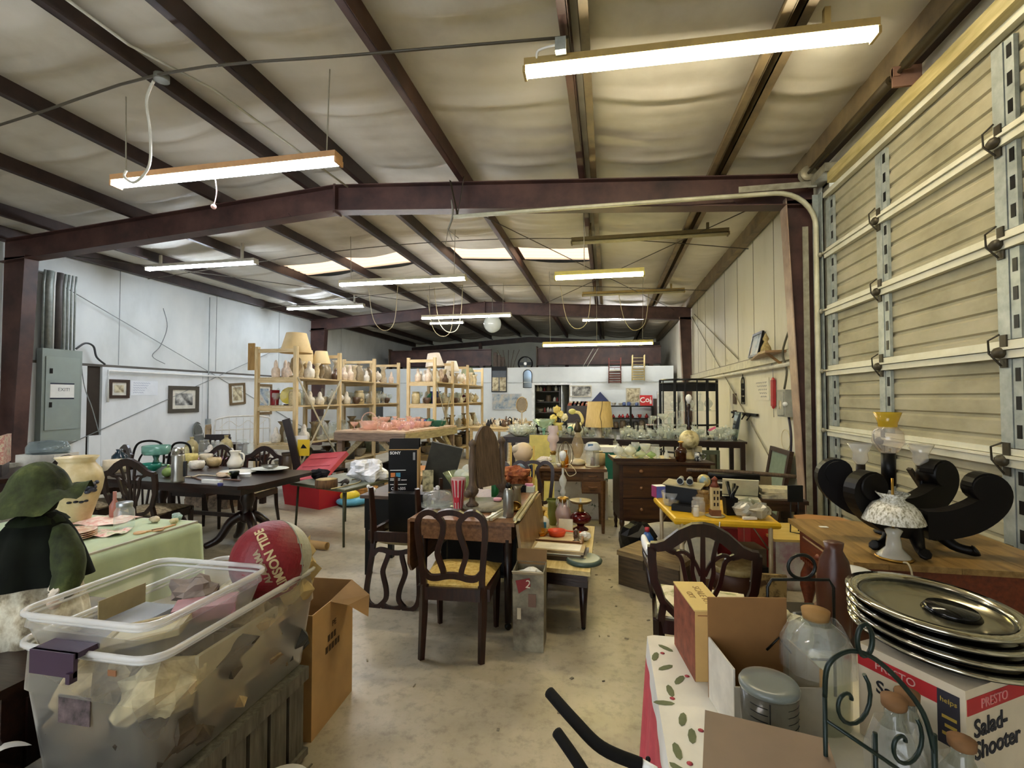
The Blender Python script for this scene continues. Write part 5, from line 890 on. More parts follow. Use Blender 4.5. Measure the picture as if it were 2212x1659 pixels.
P(o, 'stem', MB().lathe([(0.012, 0.28), (0.028, 0.32), (0.014, 0.36), (0.032, 0.40), (0.036, 0.43), (0.022, 0.46), (0.01, 0.48), (0.01, 0.54)], 16), G_cut); P(o, 'socket', MB().lathe([(0.016, 0.54), (0.02, 0.57), (0.016, 0.60)], 12), brass); P(o, 'bulb', MB().lathe([(0.013, 0.60), (0.03, 0.64), (0.033, 0.66), (0.025, 0.685), (0.001, 0.695)], 16), porc_w); P(o, 'cord', MB().tube(bez([(0.02, 0, 0.56), (0.07, -0.02, 0.57), (0.12, -0.02, 0.50), (0.06, -0.03, 0.47), (0.02, -0.03, 0.53)], 6), 0.003, 5), cream)
o = T('kerosene_chimney', 'white plastic bottle with blue label and brass top', 'bottle', (-0.58, 4.36, CZ)); P(o, 'body', MB().lathe([(0.055, 0), (0.06, 0.01), (0.058, 0.07), (0.03, 0.10), (0.015, 0.105)], 18), porc_w); P(o, 'label', MB().bx((0.012, -0.058, 0.04), (0.055, 0.006, 0.05)), mat('#3f8fc8', 0.5)); P(o, 'funnel', MB().lathe([(0.012, 0.105), (0.014, 0.13), (0.03, 0.16), (0.028, 0.16)], 14), brass)
S('green_vase', 'tall olive green vase behind the crystal lamp', 'vase', MB().lathe([(0.03, 0), (0.05, 0.1), (0.045, 0.2), (0.065, 0.235), (0.06, 0.235)], 18, cap='b'), mat('#8b9148', 0.35), (-0.50, 4.47, CZ))
S('paper_packet', 'cream paper packet leaning by the red oil lamp', 'packet', MB().bx((0, 0, 0.06), (0.12, 0.03, 0.12), (-0.35, 0, 0)), mat('#d5cfb4', 0.7), (-0.36, 4.22, CZ))
# ================================================================ SINGLE PEDESTAL DESK
dk = T('writing_desk', 'brown wooden writing desk with side drawers and tapered legs', 'desk', (-0.44, 5.98, 0), radians(5)); wk = wood('#4e3118', '#74502c', 5, 0.4, 'x')
P(dk, 'desktop', MB().box(-0.41, 0.41, -0.27, 0.27, 0.725, 0.76), wk); P(dk, 'side_panel', MB().box(-0.39, -0.36, -0.23, 0.23, 0.3, 0.725), wk); P(dk, 'body', MB().box(-0.37, 0.38, -0.21, 0.23, 0.60, 0.725).box(0.12, 0.38, -0.21, 0.23, 0.46, 0.60), wk)
for x0, x1, z0, z1 in ((-0.33, 0.10, .625, .71), (0.14, 0.36, .625, .71), (0.14, 0.36, .48, .60)):
    d = P(dk, 'drawer', MB().box(x0, x1, -0.225, -0.21, z0, z1), wk); q = link('handle', MB().tube(bez([((x0 + x1) / 2 - 0.05, -0.225, (z0 + z1) / 2), ((x0 + x1) / 2, -0.25, (z0 + z1) / 2), ((x0 + x1) / 2 + 0.05, -0.225, (z0 + z1) / 2)], 4), 0.009, 6).mesh('handle', oak), d)
for a in (-0.375, 0.365):
    for b in (-0.22, 0.22): P(dk, 'leg', MB().tube([(a, b, 0.62), (a, b, 0)], [0.032, 0.018], 4, smooth=False), wk)
KZ = 0.761
o = T('hurricane_lamp', 'clear glass hurricane lamp with frosted shade on the writing desk', 'oil lamp', at(1195, 1003, KZ)); P(o, 'font', MB().lathe([(0.05, 0), (0.06, 0.02), (0.075, 0.05), (0.05, 0.10), (0.03, 0.12)], 20), G_clear); P(o, 'burner', MB().lathe([(0.03, 0.12), (0.04, 0.15), (0.03, 0.17)], 16), brass); P(o, 'chimney', MB().lathe([(0.03, 0.17), (0.05, 0.22), (0.045, 0.27), (0.075, 0.30), (0.07, 0.35), (0.045, 0.38), (0.07, 0.42), (0.06, 0.48)], 22, cap=False), glass('#f6ecec', 0.55, '#f0e0de'))
o = T('lantern', 'ornate brown metal lantern with hand painted globe on the writing desk', 'lantern', at(1248, 1003, KZ)); P(o, 'base', MB().lathe([(0.09, 0), (0.1, 0.015), (0.08, 0.05), (0.03, 0.07)], 22), cream); P(o, 'globe', MB().lathe([(0.035, 0.08), (0.07, 0.16), (0.075, 0.26), (0.04, 0.36), (0.03, 0.4)], 20), glass('#efe6d2', 0.35, '#c9b594')); P(o, 'crown', MB().lathe([(0.03, 0.4), (0.045, 0.43), (0.03, 0.48), (0.02, 0.52), (0.001, 0.54)], 12, wob=0.12, nw=6), mat('#4a3d28', 0.4, 0.5)); P(o, 'bail', MB().tube([(0.08 * cos(a), 0, 0.36 + 0.2 * sin(a)) for a in [pi * i / 14 for i in range(15)]], 0.004, 5), mat('#4a3d28', 0.4, 0.5))
o = T('wire_lantern', 'round wire lantern guard with dark bottle inside on the writing desk', 'lantern', at(1222, 1008, KZ), 0.2)
for a in (0, 60, 120): P(o, 'wire_hoop', MB().tube([(0.09 * cos(t) * cos(radians(a)), 0.09 * cos(t) * sin(radians(a)), 0.14 + 0.16 * sin(t)) for t in [2 * pi * i / 24 for i in range(24)]], 0.004, 5, True), mat('#5a4a2c', 0.4, 0.6))
P(o, 'bottle', MB().lathe([(0.035, 0.0), (0.04, 0.1), (0.015, 0.16), (0.02, 0.2)], 14), G_amber)
o = T('dome_jar', 'glass dome with blue tag and fairy light inside on the writing desk', 'glass dome', at(1280, 1008, KZ)); P(o, 'base', MB().lathe([(0.085, 0), (0.09, 0.012), (0.001, 0.014)], 22), cream); P(o, 'dome', MB().lathe([(0.075, 0.014), (0.08, 0.05), (0.08, 0.19), (0.06, 0.2)], 22), G_clear); P(o, 'cover', MB().lathe([(0.1, 0.2), (0.1, 0.215), (0.075, 0.28), (0.05, 0.295), (0.001, 0.3)], 22), glass('#eef2f4', 0.6, '#dfe5ea')); P(o, 'tag', MB().bx((-0.02, -0.082, 0.265), (0.06, 0.004, 0.035), (0.6, 0, 0)), mat('#6f9fd0', 0.6)); P(o, 'figurine', MB().lathe([(0.03, 0.014), (0.02, 0.06), (0.025, 0.1), (0.001, 0.12)], 10), mat('#7a5a3a', 0.5))
S('candle', 'squat cream pillar candle behind the glass dome', 'candle', MB().lathe([(0.06, 0), (0.06, 0.14), (0.001, 0.141)], 18), mat('#bda672', 0.5), (-0.09, 6.1, KZ)); S('plush_ornament', 'white fluffy swan ornament at the desk corner', 'ornament', crumple(MB(), (0, 0, 0.055), 0.07, 91, (1.3, 0.9, 0.8), 12, 0.3), mat('#ece4da', 0.8), at(1175, 1005, KZ))
S('teacup', 'tiny pink-white porcelain cup on the desk front', 'cup', gl_mesh('cup', 0.04, 0.06, porc), None, at(1208, 1008, KZ)); S('printer_paper', 'cream box standing on the desk back corner', 'box', MB().box(-0.06, 0.06, -0.05, 0.05, 0, 0.16), mat('#8b7d54', 0.6), (-0.12, 6.18, KZ))
S('floral_board', 'white floral printed panel leaning behind the desk knee space', 'panel', MB().box(-0.35, 0.35, -0.01, 0.01, 0.0, 0.62), ramp_mat('floral_white', [(0.36, '#5a6a52'), (0.42, '#e9e8dc'), (0.7, '#f2f0e6')], 9, 0.7), (-0.35, 6.45, 0), 0.05)
o = T('shipping_carton', 'teal and white floral carton between desk and dresser', 'box', (0.0, 6.75, 0), 0.1); P(o, 'lower_panel', MB().box(-0.14, 0.14, -0.12, 0.12, 0, 0.5), ramp_mat('floral_white', [(0.36, '#5a6a52'), (0.42, '#e9e8dc'), (0.7, '#f2f0e6')], 9, 0.7)); P(o, 'upper_panel', MB().box(-0.14, 0.14, -0.12, 0.12, 0.5, 0.86), mat('#1f6a55', 0.5)); P(o, 'lid', MB().box(-0.15, 0.15, -0.13, 0.13, 0.86, 0.93), paper)
# bobblehead figure on yellow frame
o = T('bobblehead', 'large-headed sports figure in navy shirt with its back turned', 'figurine', (-0.98, 5.62, 0), 0); skin = mat('#d9c3a4', 0.5, 0, 0.03)
P(o, 'pedestal', MB().box(-0.12, 0.12, -0.1, 0.1, 0.0, 0.48), mat('#3a3028', 0.7)); P(o, 'body', MB().lathe([(0.035, 0.60), (0.075, 0.62), (0.085, 0.70), (0.095, 0.78), (0.07, 0.83), (0.03, 0.85)], 18, sy=0.75), mat('#1b2740', 0.6)); P(o, 'shirt_yoke', MB().lathe([(0.096, 0.775), (0.072, 0.832), (0.032, 0.852)], 18, sy=0.76), mat('#a9c2da', 0.6)); P(o, 'trousers', MB().lathe([(0.03, 0.49), (0.06, 0.5), (0.07, 0.58), (0.082, 0.655)], 16, sy=0.75), mat('#d5cdb4', 0.6))
for s in (-1, 1): P(o, 'arm', MB().tube(bez([(s * 0.085, 0, 0.80), (s * 0.125, -0.01, 0.73), (s * 0.12, -0.02, 0.66)], 4), 0.028, 8), mat('#1b2740', 0.6)); P(o, 'shoe', MB().sph((s * 0.035, -0.01, 0.495), 0.03, (1, 1.5, 0.6)), black_p)
P(o, 'head', MB().sph((0, 0, 0.95), 0.118, (1, 1, 1.0), 22, 14), skin); P(o, 'hair', MB().sph((-0.06, -0.02, 0.985), 0.085, (0.9, 1.0, 0.7)), mat('#c9bda8', 0.6)); P(o, 'cap_print', MB().box(0.1, 0.112, -0.03, 0.02, 0.94, 0.99), mat('#3a4048', 0.6))
text(o, '02', 0.055, (0, -0.073, 0.755), R0, mat('#ebe9e2', 0.6), bend=lambda c: Vector((c.x, c.y, c.z)), bold=0.001)
o = T('yellow_stand', 'thin yellow wooden display frame around the sports figure', 'stand', (-0.96, 5.40, 0), 0.05); ym = wood('#c9a23e', '#e2c26a', 6, 0.5, 'z')
for x in (-0.12, 0.14): P(o, 'post', MB().box(x - 0.01, x + 0.01, -0.01, 0.01, 0, 1.05), ym)
P(o, 'crossbar', MB().box(-0.12, 0.14, -0.01, 0.01, 0.66, 0.68), ym); P(o, 'brace', MB().bar((-0.04, 0, 0.02), (0.02, 0, 0.66), 0.014), ym); P(o, 'foot', MB().box(-0.16, 0.18, -0.06, 0.06, 0, 0.015), ym)
S('yellow_board', 'yellow plastic sheet standing behind the sports figure', 'board', MB().box(-0.2, 0.2, -0.01, 0.01, 0.0, 1.02), mat('#cfc06a', 0.5), (-0.98, 7.35, 0), 0.05)
for i in range(3): gw('tumbler', 0.16, 0.15, porc_w, (-1.32 + i * 0.17, 6.25 + 0.03 * i, 0), 'white paint can on the floor before the yellow sheet', 'can', 'white cans on the floor behind the drop-leaf table', 'paint_can')
# ================================================================ DRESSER
ds = T('dresser', 'dark brown chest of drawers with wooden knobs', 'dresser', (0.60, 5.98, 0), radians(8)); dw = wood('#22120a', '#432a17', 5, 0.4, 'x')
P(ds, 'top', MB().box(-0.55, 0.55, -0.29, 0.27, 0.835, 0.86), dw); P(ds, 'body', MB().box(-0.51, 0.51, -0.25, 0.25, 0.2, 0.835), dw); P(ds, 'apron', MB().prism([(-0.5, 0.2)] + [(-0.45 + 0.09 * i, 0.16 + 0.03 * abs(cos(i * 0.62))) for i in range(11)] + [(0.5, 0.2)], 0.02, 'xz', -0.24), dw)
for z0, z1 in ((0.70, 0.82), (0.46, 0.68), (0.22, 0.44)):
    d = P(ds, 'drawer', MB().box(-0.47, 0.47, -0.265, -0.25, z0, z1), wood('#2c180c', '#4f3218', 4, 0.35, 'x'))
    for x in (-0.27, 0.27): link('knob', MB().sph((x, -0.285, (z0 + z1) / 2), 0.022, seg=10, rings=6).mesh('knob', oak), d)
for a in (-0.48, 0.48):
    for b in (-0.22, 0.22): P(ds, 'leg', MB().lathe([(0.028, 0.22), (0.03, 0.15), (0.018, 0.12), (0.024, 0.08), (0.014, 0.03), (0.02, 0.0)], 10, (a, b, 0)), dw)
RZ = 0.861
ty = T('serving_tray', 'wooden tray of lidded glass pieces on the dresser', 'tray', (0.36, 5.98, RZ), radians(8)); P(ty, 'base', MB().box(-0.32, 0.36, -0.24, 0.2, 0, 0.02), wood('#a8925a', '#cdb983', 4, 0.5, 'x')); P(ty, 'front_rim', MB().box(-0.32, 0.36, -0.255, -0.24, 0, 0.035), dw); P(ty, 'side_rim', MB().box(-0.335, -0.32, -0.255, 0.2, 0, 0.035), dw); P(ty, 'side_rim', MB().box(0.36, 0.375, -0.255, 0.2, 0, 0.035), dw)
for i, (x, y, k, h, d, m, lb) in enumerate(((0.12, 5.86, 'candy', .17, .13, G_cut, 'round covered glass dish with finial at the tray corner'), (0.26, 5.90, 'candy', .16, .15, glass('#f0f2e4', .5, '#eef0dc'), 'pale cone lidded glass dish on the dresser tray'), (0.38, 5.86, 'candy', .10, .13, glass('#e2eed2', .4, '#dfe8c4'), 'low greenish glass butter dish on the dresser tray'), (0.44, 5.98, 'compote', .16, .13, G_cut, 'flared clear compote in the middle of the dresser tray'), (0.50, 5.86, 'candy', .09, .11, glass('#cfe6b4', .45, '#c4dc9c'), 'pale green glass box on the dresser tray'), (0.58, 5.90, 'vase', .13, .09, G_clear, 'small clear glass vase on the dresser tray'), (0.67, 5.87, 'chick', .11, .07, G_cut, 'clear glass bird at the end of the dresser tray'), (0.56, 6.05, 'jar', .15, .11, G_clear, 'clear glass canister behind the green glass box'), (0.2, 6.05, 'bowl', .1, .2, G_cut, 'clear scalloped bowl at the back of the dresser tray'), (0.33, 6.06, 'goblet', .17, .1, G_clear, 'clear goblet at the back of the dresser tray'))):
    gw(k, h, d, m, (x, y, RZ + 0.021), lb, 'glassware', 'glass on the dresser tray')
gw('tumbler', 0.12, 0.09, mat('#1d5a48', 0.3), (0.36, 6.14, RZ + 0.021), 'dark green tumbler standing on the dresser tray', 'tumbler')
o = T('amber_decanter', 'dark brown glass decanter with gold stopper on the dresser', 'decanter', (0.83, 5.86, RZ)); P(o, 'body', MB().lathe([(0.05, 0), (0.06, 0.01), (0.062, 0.09), (0.07, 0.11), (0.05, 0.15), (0.02, 0.17), (0.018, 0.2)], 16, wob=0.05, nw=8), G_brown); P(o, 'stopper', MB().lathe([(0.012, 0.2), (0.035, 0.225), (0.03, 0.23), (0.001, 0.235)], 14), mat('#c69a48', 0.3, 0.3))
o = T('globe_lamp', 'cream globe table lamp with turned neck and bare bulb on the dresser', 'lamp', (0.95, 6.04, RZ)); P(o, 'base', MB().lathe([(0.07, 0), (0.075, 0.02), (0.03, 0.05), (0.04, 0.12)], 18), mat('#b8a878', 0.4)); P(o, 'globe', MB().sph((0, 0, 0.235), 0.115, seg=20, rings=12), ramp_mat('globe_paint', [(0.35, '#7a6a44'), (0.5, '#cfc290'), (0.75, '#e2d9b0')], 9, 0.25)); P(o, 'neck', MB().lathe([(0.02, 0.35), (0.03, 0.37), (0.018, 0.40), (0.035, 0.43), (0.018, 0.46), (0.03, 0.49), (0.014, 0.52), (0.014, 0.60), (0.02, 0.62), (0.018, 0.66)], 14), mahog); P(o, 'bulb', MB().lathe([(0.014, 0.66), (0.034, 0.71), (0.036, 0.735), (0.025, 0.765), (0.001, 0.775)], 16), porc_w)
S('mug', 'black and white steins cluster behind the brown decanter', 'mug', MB().lathe([(0.04, 0), (0.042, 0.1), (0.001, 0.1)], 16).tube(bez([(0.04, 0, 0.08), (0.08, 0, 0.07), (0.07, 0, 0.02), (0.04, 0, 0.02)], 3), 0.007, 5), ramp_mat('mug_print', [(0.45, '#111311'), (0.55, '#d5d5cc')], 25, 0.3), (1.03, 5.92, RZ))
S('mug', 'cream canister at the dresser corner beside the globe lamp', 'canister', MB().lathe([(0.055, 0), (0.055, 0.15), (0.001, 0.152)], 18), mat('#bdb08a', 0.5), (1.05, 6.1, RZ))
# ================================================================ LONG GLASS TABLES
rnd = random.Random(5)
def long_table(label, x0, x1, y0, y1, z, rz=0.0, m=None, nm='display_table'):
    o = T(nm, label, 'table', ((x0 + x1) / 2, (y0 + y1) / 2, 0), rz); hx, hy = (x1 - x0) / 2, (y1 - y0) / 2; m = m or mahog_x
    P(o, 'tabletop', MB().box(-hx, hx, -hy, hy, z - 0.035, z), m); P(o, 'apron', MB().box(-hx + .05, hx - .05, -hy + .04, -hy + .06, z - 0.11, z - 0.035).box(-hx + .05, hx - .05, hy - .06, hy - .04, z - 0.11, z - 0.035), m)
    for a in (-hx + 0.06, hx - 0.06):
        for b in (-hy + 0.06, hy - 0.06): P(o, 'leg', MB().box(a - 0.035, a + 0.035, b - 0.035, b + 0.035, 0, z - 0.035), m)
    return o
LZ = 0.86
long_table('dark long table crowded with clear pressed glass and a shaded lamp', -1.95, 0.12, 8.82, 9.75, LZ, 0.0)
long_table('dark long table by the cream wall crowded with clear glass stemware', 0.16, 2.28, 8.62, 9.6, LZ, -0.03)
def scatter(n, box, kinds, label, group, minr=0.5, z=0.0, taken=None, seed=1, sc=1.0):
    q = random.Random(seed); taken = taken if taken is not None else []; out = 0; tries = 0
    while out < n and tries < n * 60:
        tries += 1; k, h, d, m, nm = q.choice(kinds); s = q.uniform(0.85, 1.15) * sc; h_, d_ = round(h * s, 2), round(d * s, 2)
        x, y = q.uniform(box[0] + d_ / 2, box[1] - d_ / 2), q.uniform(box[2] + d_ / 2, box[3] - d_ / 2)
        if any((x - a) ** 2 + (y - b) ** 2 < ((d_ + e) * minr) ** 2 for a, b, e in taken): continue
        taken.append((x, y, d_)); out += 1
        gw(k, h_, d_, m, (x, y, z), label % nm, 'figurine' if k == 'chick' else 'glassware', group, wob=0.03 if k in ('bowl', 'compote', 'plate', 'basket') else 0, nw=10 if k in ('bowl', 'compote', 'plate', 'basket') else 0, rz=q.uniform(0, 6))
    return taken
KC = [('bowl', .12, .24, G_cut, 'bowl'), ('bowl', .1, .2, G_clear, 'bowl'), ('compote', .2, .2, G_cut, 'compote'), ('goblet', .17, .09, G_clear, 'goblet'), ('vase', .22, .12, G_cut, 'vase'), ('candy', .18, .14, G_cut, 'lidded dish'), ('plate', .03, .26, G_cut, 'plate'), ('tumbler', .12, .08, G_clear, 'tumbler'), ('basket', .22, .18, G_cut, 'handled basket')]
tk = [(-0.15, 8.95, .34), (-0.95, 9.1, .3), (-0.7, 9.15, .3), (-1.62, 9.15, .12)]
o = T('glass_punch_set', 'broad nest of clear scalloped plates at the table corner', 'glassware', (-1.62, 9.0, LZ)); 
for k in range(3): P(o, 'plate', MB().lathe([(0.1, 0), (0.14, 0.02), (0.27 - 0.02 * k, 0.10 + 0.03 * k), (0.265 - 0.02 * k, 0.10 + 0.03 * k), (0.1, 0.02)], 40, (0, 0, 0.02 * k), wob=0.04, nw=12, zw=0.012, cap='b'), G_cut)
tk.append((-1.62, 9.0, .5))
o = T('tall_compote', 'tall pale green stemmed glass compote with wide fluted bowl', 'compote', (-1.17, 8.98, LZ)); P(o, 'stem', MB().lathe([(0.08, 0), (0.08, 0.008), (0.02, 0.03), (0.03, 0.1), (0.04, 0.16)], 20), glass('#bfe8da', .35, '#a8dcc8')); P(o, 'bowl', MB().lathe([(0.04, 0.16), (0.1, 0.2), (0.2, 0.28), (0.21, 0.33), (0.2, 0.33), (0.09, 0.21)], 40, wob=0.03, nw=14, cap='b'), glass('#e2f0e0', .3, '#dfeedc')); tk.append((-1.17, 8.98, .34))
scatter(44, (-1.9, 0.1, 8.86, 9.72), KC, 'clear pressed glass %s on the lamp-lit long table', 'clear glass on the long table with the lamp', 0.46, LZ, tk, 2)
KR = KC + [('goblet', .2, .1, G_clear, 'goblet'), ('flute', .22, .07, G_clear, 'stem glass'), ('goblet', .15, .11, G_clear, 'goblet'), ('decanter', .26, .12, G_clear, 'decanter'), ('cruet', .2, .09, G_clear, 'cruet')]
tk2 = []
for i in range(7):  # front row brandy snifters and footed dishes
    x = 0.35 + i * 0.28; gw(('goblet', 'candy', 'compote', 'goblet', 'goblet', 'compote', 'goblet')[i], (.18, .15, .16, .2, .2, .17, .2)[i], (.14, .14, .16, .13, .13, .15, .13)[i], G_clear, (x, 8.78 - 0.008 * i, LZ), ('large clear snifter at the dark table front', 'lidded clear dish at the dark table front', 'wide footed dish at the dark table front', 'snifter between two footed dishes at the dark table front', 'snifter left of the pink sponge', 'footed dish holding a pink sponge', 'snifter nearest the cream wall at the dark table front')[i].replace('left of', 'just before'), 'glassware', 'front row of glass on the wall-side table'); tk2.append((x, 8.78, .17))
S('sponge', 'pink sponge resting across a footed glass dish', 'sponge', MB().bx((0, 0, 0), (0.12, 0.04, 0.035), (0, -0.5, 0)), mat('#d86a92', 0.7), (1.75, 8.74, LZ + 0.2))
scatter(80, (0.2, 2.22, 8.7, 9.55), KR, 'clear glass %s crowded on the dark table by the cream wall', 'clear glass on the wall-side table', 0.42, LZ, tk2, 9)
# raised second tier of glass near the etagere
o = T('glass_riser', 'clear glass block riser behind the stemware', 'riser', (1.05, 9.35, LZ)); P(o, 'top', MB().box(-0.35, 0.35, -0.14, 0.14, 0.22, 0.23), G_clear); P(o, 'side', MB().box(-0.35, -0.33, -0.14, 0.14, 0, 0.22), G_clear); P(o, 'side', MB().box(0.33, 0.35, -0.14, 0.14, 0, 0.22), G_clear)
scatter(7, (0.72, 1.38, 9.22, 9.48), KR, 'clear glass %s on the raised riser behind the stemware', 'clear glass on the riser', 0.5, LZ + 0.231, [], 21)
# mirror leaning at the table end by the wall
S('beveled_mirror', 'frameless mirror leaning at the wall end of the glass table', 'mirror', MB().bx((0, 0, 0.24), (0.012, 0.42, 0.48), (0, 0.15, 0)), mat('#b9c4bd', 0.05, 1.0, 0), (2.20, 9.0, LZ))
# lamp with big drum shade
o = T('drum_lamp', 'table lamp with large tan drum shade and a cord across it', 'lamp', (-0.15, 8.95, LZ)); P(o, 'base', MB().lathe([(0.09, 0), (0.1, 0.02), (0.04, 0.04), (0.07, 0.1), (0.03, 0.16), (0.015, 0.2)], 20), mat('#c9c2ae', 0.3)); P(o, 'stem', MB().tube([(0, 0, 0.2), (0, 0, 0.62)], 0.008, 6), brass); P(o, 'shade', MB().lathe([(0.255, 0.2), (0.205, 0.66), (0.2, 0.66), (0.25, 0.2)], 36, cap=False), ramp_mat('linen_shade', [(0.3, '#c2a56a'), (0.7, '#d6bd86')], 60, 0.8, 0, (1, 1, .1))); P(o, 'cord', MB().tube(bez([(0.06, -0.212, 0.665), (0.05, -0.225, 0.55), (0.02, -0.24, 0.4), (0.04, -0.255, 0.3), (0.05, -0.262, 0.1), (0.05, -0.255, 0.02)], 5), 0.005, 5), mat('#3a2a1a', 0.5))
o = T('ceramic_centerpiece', 'yellow and cream ceramic flower pot with daffodils on the long table', 'ornament', (-0.92, 9.12, LZ)); P(o, 'pot', MB().lathe([(0.06, 0), (0.09, 0.08), (0.07, 0.2), (0.11, 0.26), (0.1, 0.26)], 20, cap='b'), mat('#dcc878', 0.4, 0, 0.2, 14))
for i, (x, z, c) in enumerate(((-0.08, .34, '#e5d27a'), (0.04, .42, '#ead888'), (-0.02, .5, '#d9c270'), (0.12, .36, '#efe6c0'))): P(o, 'bloom', crumple(MB(), (x, 0, z), 0.07, 100 + i, (1, 0.8, 1), 10, 0.4), mat(c, 0.6))
o = T('teapot', 'cream and teal ceramic swan teapot beside the drum lamp', 'teapot', (-0.62, 9.12, LZ)); P(o, 'body', MB().sph((0, 0, 0.12), 0.13, (1.1, 0.9, 0.9)), mat('#e8dfb8', 0.35)); P(o, 'neck', MB().tube(bez([(0.08, 0, 0.18), (0.16, 0, 0.3), (0.10, 0, 0.44), (-0.02, 0, 0.46)], 5), 0.03, 8), mat('#dfd596', 0.35)); P(o, 'head', MB().sph((-0.03, 0, 0.47), 0.06, (1.2, .9, .9)), mat('#c9c67a', 0.4)); P(o, 'wing', MB().sph((-0.06, -0.09, 0.14), 0.07, (1, .5, .8)), mat('#2f8478', 0.35))
o = T('tennis_racket', 'wooden tennis racket propped up behind the long table corner', 'racket', (-1.72, 9.70, LZ - 0.09), 0.0, rot=(radians(-6), 0, radians(8)))
P(o, 'head', MB().tube([(0.11 * cos(a), 0, 0.68 + 0.15 * sin(a)) for a in [2 * pi * i / 28 for i in range(28)]], 0.013, 6, True), wood('#8a7350', '#b3996c', 6)); P(o, 'strings', MB().bx((0, 0, 0.68), (0.19, 0.003, 0.26)), mat('#8d7f6a', 0.7)); P(o, 'handle', MB().tube([(0, 0, 0.53), (0, 0, 0.32), (0, 0, 0.1)], [0.016, 0.015, 0.018], 8), mat('#b8aa94', 0.6)); P(o, 'grip', MB().tube([(0, 0, 0.28), (0, 0, 0.1)], 0.02, 8), black_p)
# black half round etagere
o = T('black_etagere', 'black metal half-round display stand with glass shelves', 'display stand', (1.62, 10.35, 0), radians(0)); bm = mat('#0d0e10', 0.35, 0.2, 0.1)
for z in (0.5, 1.05, 1.95): P(o, 'hoop', MB().tube([(0.55 * cos(a), -0.38 * sin(a), z) for a in [pi * i / 16 for i in range(17)]], 0.02, 6), bm)
for z in (1.88,): P(o, 'hoop', MB().tube([(0.55 * cos(a), -0.38 * sin(a), z) for a in [pi * i / 16 for i in range(17)]], 0.014, 6), bm)
for i in (0, 2, 5, 7, 9, 11, 14, 16): a = pi * i / 16; P(o, 'upright', MB().box(0.55 * cos(a) - (0.025 if i in (0, 5, 11, 16) else .012), 0.55 * cos(a) + (0.025 if i in (0, 5, 11, 16) else .012), -0.38 * sin(a) - 0.012, -0.38 * sin(a) + 0.012, 0, 1.95), bm)
P(o, 'back_rail', MB().box(-0.55, 0.55, -0.01, 0.01, 1.72, 1.88), bm)
for z in (0.78, 1.33): P(o, 'glass_shelf', MB().prism([(0.54 * cos(a), -0.37 * sin(a)) for a in [pi * i / 16 for i in range(17)]], 0.01, 'xy', z), G_clear)
scatter(9, (1.2, 2.05, 10.06, 10.3), [('decanter', .3, .13, G_clear, 'decanter'), ('vase', .28, .14, G_cut, 'vase'), ('candy', .22, .14, G_cut, 'lidded dish')], 'clear glass %s on the black display stand shelf', 'glass on the black display stand', 0.5, 1.336, [], 31, 1.2)
# ================================================================ YELLOW CARD TABLE
yt = T('yellow_card_table', 'yellow topped folding card table covered in small junk', 'table', (0, 0, 0)); YZ = 0.70
yc = [(0.50, 3.80), (1.20, 3.80), (1.22, 4.52), (0.42, 4.52)]; ym2 = mat('#d9ab1c', 0.35, 0, 0.12, 9)
P(yt, 'tabletop', MB().prism(yc, 0.045, 'xy', YZ - 0.024), ym2); P(yt, 'edge', MB().tube([(x, y, YZ - 0.026) for x, y in yc], 0.026, 8, True, False), ym2)
for (x, y), dx in zip(yc, (.04, -.05, -.05, .05)): P(yt, 'leg', MB().tube([(x + dx, y, YZ - 0.03), (x + dx, y, 0)], 0.016, 8), mat('#a8997a', 0.4, 0.2)); P(yt, 'leg_brace', MB().tube([(x + dx, y, YZ - 0.22), (x + dx * 3.4, y, YZ - 0.04)], 0.006, 5), mat('#6a5a40', 0.4, 0.3))
def yp(x, y, z=YZ + 0.001): p = onZ(x, y, z); return (p.x, p.y, z)
o = T('light_bulb_box', 'blue and white light bulb carton on the yellow table corner', 'box', yp(1424, 1073), 0.4); P(o, 'body', MB().box(-0.05, 0.05, -0.045, 0.045, 0, 0.1), mat('#5a68b8', 0.5)); P(o, 'top_panel', MB().box(-0.05, 0.05, -0.045, 0.045, 0.1, 0.102), paper); P(o, 'side_panel', MB().box(-0.052, -0.05, -0.045, 0.045, 0, 0.1), mat('#a03a6a', 0.5))
S('glass_bowl', 'wide ribbed clear glass bowl on the yellow table', 'bowl', gl_mesh('tumbler', 0.11, 0.2, G_clear), None, yp(1455, 1090)); gw('jar', 0.14, 0.1, G_clear, yp(1482, 1092), 'clear glass jar with white label on the yellow table', 'jar')
S('matchbox', 'long black tin box at the front of the yellow table', 'box', MB().box(-0.08, 0.08, -0.035, 0.035, 0, 0.045), black_p, yp(1475, 1103), -0.35)
o = T('projector_case', 'open black case carrying grey binoculars on the yellow table', 'case', (0.62, 4.22, YZ + 0.001), -0.35); P(o, 'body', MB().box(-0.13, 0.13, -0.09, 0.09, 0.06, 0.17), black_p); P(o, 'support', MB().box(-0.11, 0.11, -0.07, 0.07, 0, 0.06), black_p); P(o, 'flap', MB().bx((0, 0, 0.178), (0.3, 0.22, 0.008), (0.05, 0.06, 0)), mat('#a39a7c', 0.6))
o = T('binoculars', 'grey binoculars lying on the open black case', 'binoculars', (0.63, 4.21, YZ + 0.215), -0.2)
for s in (-1, 1): P(o, 'barrel', MB().tube([(s * 0.035, 0.08, 0.0), (s * 0.035, -0.02, 0), (s * 0.037, -0.08, 0)], [0.02, 0.025, 0.028], 12), mat('#9a9c98', 0.35, 0.3)); P(o, 'lens', MB().tube([(s * 0.037, -0.0802, 0), (s * 0.037, -0.082, 0)], 0.023, 12), black_p)
